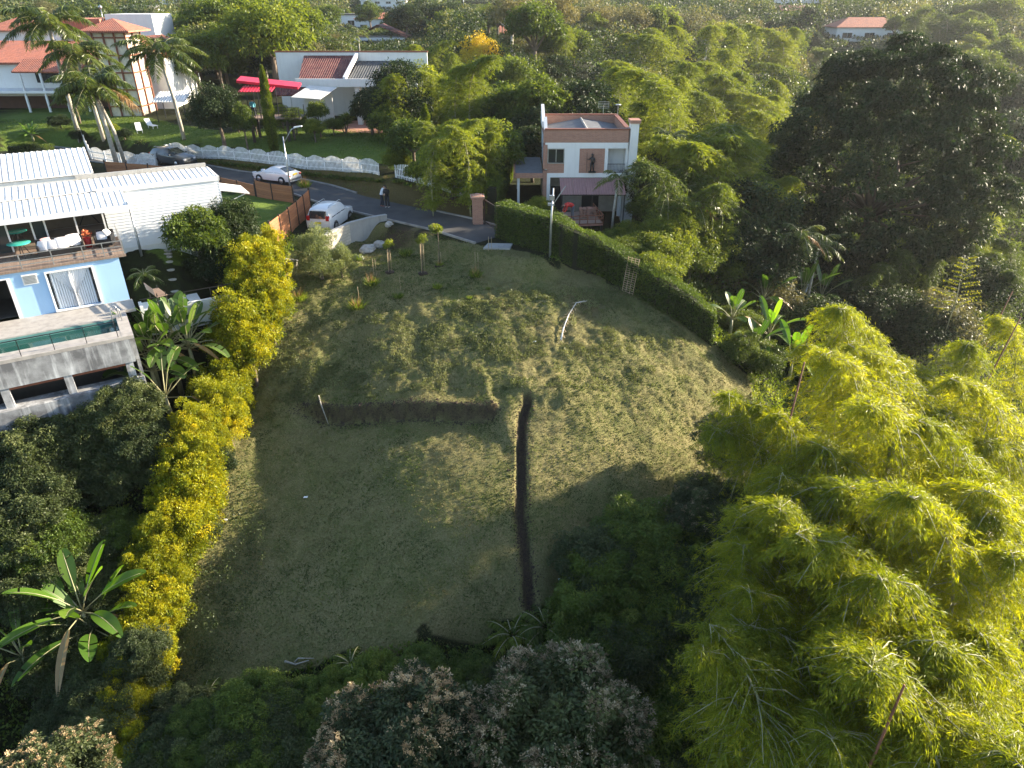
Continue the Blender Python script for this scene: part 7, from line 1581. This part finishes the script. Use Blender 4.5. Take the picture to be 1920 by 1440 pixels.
def domes(x, y, cell=8.5, hmin=4.5, hmax=10.5):
    """treetop heights: one rounded crown per jittered cell"""
    out = np.zeros(x.shape); tone = np.zeros(x.shape); ix = np.floor(x / cell); iy = np.floor(y / cell)
    for a in (-1, 0, 1):
        for c in (-1, 0, 1):
            jx, jy = ix + a, iy + c; k = ((jx * 73 + jy * 179).astype(int)) % 65536; r1 = _perm[k % 256, (k // 256) % 256]; r2 = _perm[(k * 7) % 256, (k // 3) % 256]; r3 = _perm[(k * 13) % 256, (k // 5) % 256]
            d = np.hypot(x - (jx + r1) * cell, y - (jy + r2) * cell); R_ = cell * (.42 + .32 * r3); h = (hmin + (hmax - hmin) * r3 * (.5 + .5 * r1)) * np.sqrt(np.clip(1 - (d / R_) ** 2, 0, 1)); m = h > out
            out = np.where(m, h, out); tone = np.where(m, r2, tone)
    for hx, hy, hw_ in HOUSES:
        dn = math.hypot(hx, hy); ux, uy = -hx / dn, -hy / dn; s = (x - hx) * ux + (y - hy) * uy; l = np.abs(-(x - hx) * uy + (y - hy) * ux)
        out = np.where((s > -14) & (s < 60) & (l < hw_ * .6 + 2), np.minimum(out, 1.2), out)
    return out, tone
def house_free(x, y):
    u = (x - BO[0]) * math.cos(BA) + (y - BO[1]) * math.sin(BA); v = -(x - BO[0]) * math.sin(BA) + (y - BO[1]) * math.cos(BA)
    a = (u < 6.5) & (v > -5.2) & (v < 14); a |= (u < 3.5) & (v > -3.6) & (v < 2)
    b_ = (x > 0) & (x < 10) & (y > 51.5) & (y < 67); c_ = (x > -40) & (x < 6) & (y > 50) & (y < 62) & (x < -1.5); return ~(a | b_ | c_)
scatter('undergrowth', 420000, (-34, 30, 6, 52), lambda x, y: notlawn(x, y) & house_free(x, y) & rd(x, y), lambda x, y: .12 + 1.0 * np.clip(vnoise(x, y, .55, 4) - .3, 0, 1) * np.clip((48 - y) / 10, .3, 1), .19, 'fern', 'tangled green undergrowth covering the slopes round the lawn', 600)
scatter('valley_undergrowth', 330000, (0, 0, 45, 130), lambda x, y: (x > 8) & notlawn(x, y) & house_free(x, y) & rd(x, y), lambda x, y: .3 + 2.2 * np.clip(vnoise(x, y, .25, 4) - .25, 0, 1), .26, 'mid', 'dense dark undergrowth covering the valley floor', 601, dist=60)
scatter('garden_undergrowth', 60000, (-60, 8, 50, 60), lambda x, y: (x > -8) & (x < 10) & (y > 66), lambda x, y: .3 + 1.2 * np.clip(vnoise(x, y, .25, 4) - .25, 0, 1), .3, 'mid', 'undergrowth between the white house and the drive', 602)
far = lambda x, y: ~inpoly(x, y, LAWNF[0]) & ~inpoly(x, y, LAWNF[1]) & ((y > 116) | (np.abs(x) > 75))
rng = np.random.default_rng(603); n = 900000; y = 105 * (600 / 105) ** (rng.random(n) ** 1.1); x = rng.uniform(-1, 1, n) * (y * .8 + 6); m_ = far(x, y); x, y = x[m_], y[m_]; hh, tone = domes(x, y)
z = H(x, y) + .3 + hh * (1 - .45 * rng.random(len(x)) ** 1.5); P = np.stack([x, y, z], 1); D = unit(rng.normal(size=(len(x), 3)) + np.array([0, 0, .15])); L = .40 * np.clip(y / 130, .8, 3.6) * rng.uniform(.5, 1.3, len(x))
tag(link('distant_woods', cloud_mesh('distant_woods', P, D, L, L * .6, rng, LM['woods'], .4, .15, tone)), 'distant wooded hillside reading as one mass of treetops', 'woods', kind='stuff')
def on_mown(x, y): 
    d1, _, _ = seg_dist(x, y, DITCH); d2, _, _ = seg_dist(x, y, STEP); return inpoly(x, y, LAWN) & (d1 > .30) & (d2 > .24)
# mown lawn: short stubble of straw and green blades
rng = np.random.default_rng(610); n = 620000; x = rng.uniform(-20, 16, n); y = rng.uniform(18, 52, n); m_ = on_mown(x, y); x, y = x[m_], y[m_]
g1_ = vnoise(x, y, .4, 11) * .5 + vnoise(x, y, 1.7, 12) * .35 + vnoise(x, y, 5, 13) * .15; keep = rng.random(len(x)) < np.clip(.35 + vnoise(x, y, 2.6, 14) * .9, 0, 1); x, y, g1_ = x[keep], y[keep], g1_[keep]
isg = rng.random(len(x)) < np.clip((g1_ - .40) * 5, .10, .85)
for nm, sel, mt_, lf, lb in (('mown_grass', isg, leaf_mat('lawn_green', (.06, .085, .024), (.14, .175, .05), (.25, .27, .10), .3, (1.1, 1.1, .6), .8, .1), .10, 'green tufts of grass across the mown lot'), ('dry_grass', ~isg, leaf_mat('lawn_straw', (.11, .095, .04), (.23, .195, .085), (.37, .32, .16), .25, (1.05, 1, .7), .8, .1), .085, 'straw coloured cuttings lying across the mown lot')):
    X, Y = x[sel], y[sel]; k = len(X); P = np.stack([X, Y, H(X, Y) - .01], 1); D = unit(rng.normal(size=(k, 3)) * .8 + np.array([0, 0, .55 if nm == 'mown_grass' else .15])); L = lf * rng.uniform(.5, 1.5, k)
    tag(link(nm, cloud_mesh(nm, P, D, L, L * .32, rng, mt_, .4, .1, vnoise(X, Y, 1.1, 15))), lb, 'grass', kind='stuff')
# taller tufts on the upper slope
SL = gpoly([(520,600),(760,590),(900,560),(1100,540),(1250,600),(1340,680),(1300,740),(1000,735),(600,770),(470,740)])
scatter('slope_grass', 240000, (-16, 14, 30, 46), lambda x, y: inpoly(x, y, SL) & on_mown(x, y) & (vnoise(x, y, .9, 20) * .6 + vnoise(x, y, 2.6, 21) * .4 > .52), lambda x, y: .02 + .22 * np.clip(vnoise(x, y, 1.9, 22) - .35, 0, 1), .13, 'tussock', 'longer grass tussocks on the upper slope of the mound', 611, wd=.25)
LU = lambda x, y: inpoly(x, y, GARDEN[0]) | inpoly(x, y, GARDEN[1]) | inpoly(x, y, VERGE)
scatter('garden_grass', 200000, (-75, 2, 36, 92), lambda x, y: LU(x, y) & rd(x, y) & house_free(x, y + 1e6 * 0), lambda x, y: 0 * x + .04, .14, 'grass', 'short green grass of the fenced gardens', 612, wd=.3)

# weedy strip along the golden row, and crumbs of dug soil beside the cuts
WS = gpoly([(395,820),(455,880),(500,960),(500,1060),(450,1180),(430,1290),(300,1330),(290,1230),(350,1040),(375,930)])
scatter('weed_strip', 90000, (-24, 0, 14, 36), lambda x, y: inpoly(x, y, WS) & (vnoise(x, y, 1.4, 30) * .6 + vnoise(x, y, 4, 31) * .4 > .36), lambda x, y: .10 + .8 * np.clip(vnoise(x, y, 1.6, 32) - .25, 0, 1), .12, 'olive', 'dull weedy growth between the golden shrubs and the mown lawn', 620, wd=.4)
rng = np.random.default_rng(630); P_ = []
for path, wide, n_ in ((STEP, .5, 2600), (DITCH, .55, 3200)):
    D_ = np.array(dense(path, 200)); i_ = rng.integers(0, 199, n_); P_.append(D_[i_] + rng.normal(size=(n_, 2)) * wide * .42)
P_ = np.concatenate(P_); zz_ = H(P_[:, 0], P_[:, 1]); v_, f_ = [], []
oct_ = np.array([(1,0,0),(0,1,0),(-1,0,0),(0,-1,0),(0,0,1)]); fo = [(0,1,4),(1,2,4),(2,3,4),(3,0,4)]
S_ = rng.uniform(.015, .055, len(P_)) * (1 + (rng.random(len(P_)) > .96)); V_ = (oct_[None] * rng.uniform(.6, 1.2, (len(P_), 5, 3))) * S_[:, None, None] + np.concatenate([P_, zz_[:, None] - .005], 1)[:, None]
F_ = (np.array(fo)[None] + (np.arange(len(P_)) * 5)[:, None, None]).reshape(-1, 3)
tag(link('soil_crumbs', np_mesh('soil_crumbs', V_.reshape(-1, 3), F_, [M['soil']])), 'dark crumbs of dug soil along the cut bank and trench', 'soil', kind='stuff')
# ------------------------------------------------------------------ air between here and the far trees
b = MB(); b.box(-432, 432, -66, 632, -22, 75)
m = bpy.data.materials.new('haze'); m.use_nodes = True; nt = m.node_tree; nt.nodes.remove(nt.nodes['Principled BSDF'])
v = nt.nodes.new('ShaderNodeVolumePrincipled'); v.inputs['Color'].default_value = (.95, .97, 1, 1); v.inputs['Density'].default_value = .00014; v.inputs['Anisotropy'].default_value = .5
nt.links.new(v.outputs[0], nt.nodes['Material Output'].inputs['Volume'])
tag(b.build('haze', m), kind='stuff')
sc.cycles.volume_step_rate = 10
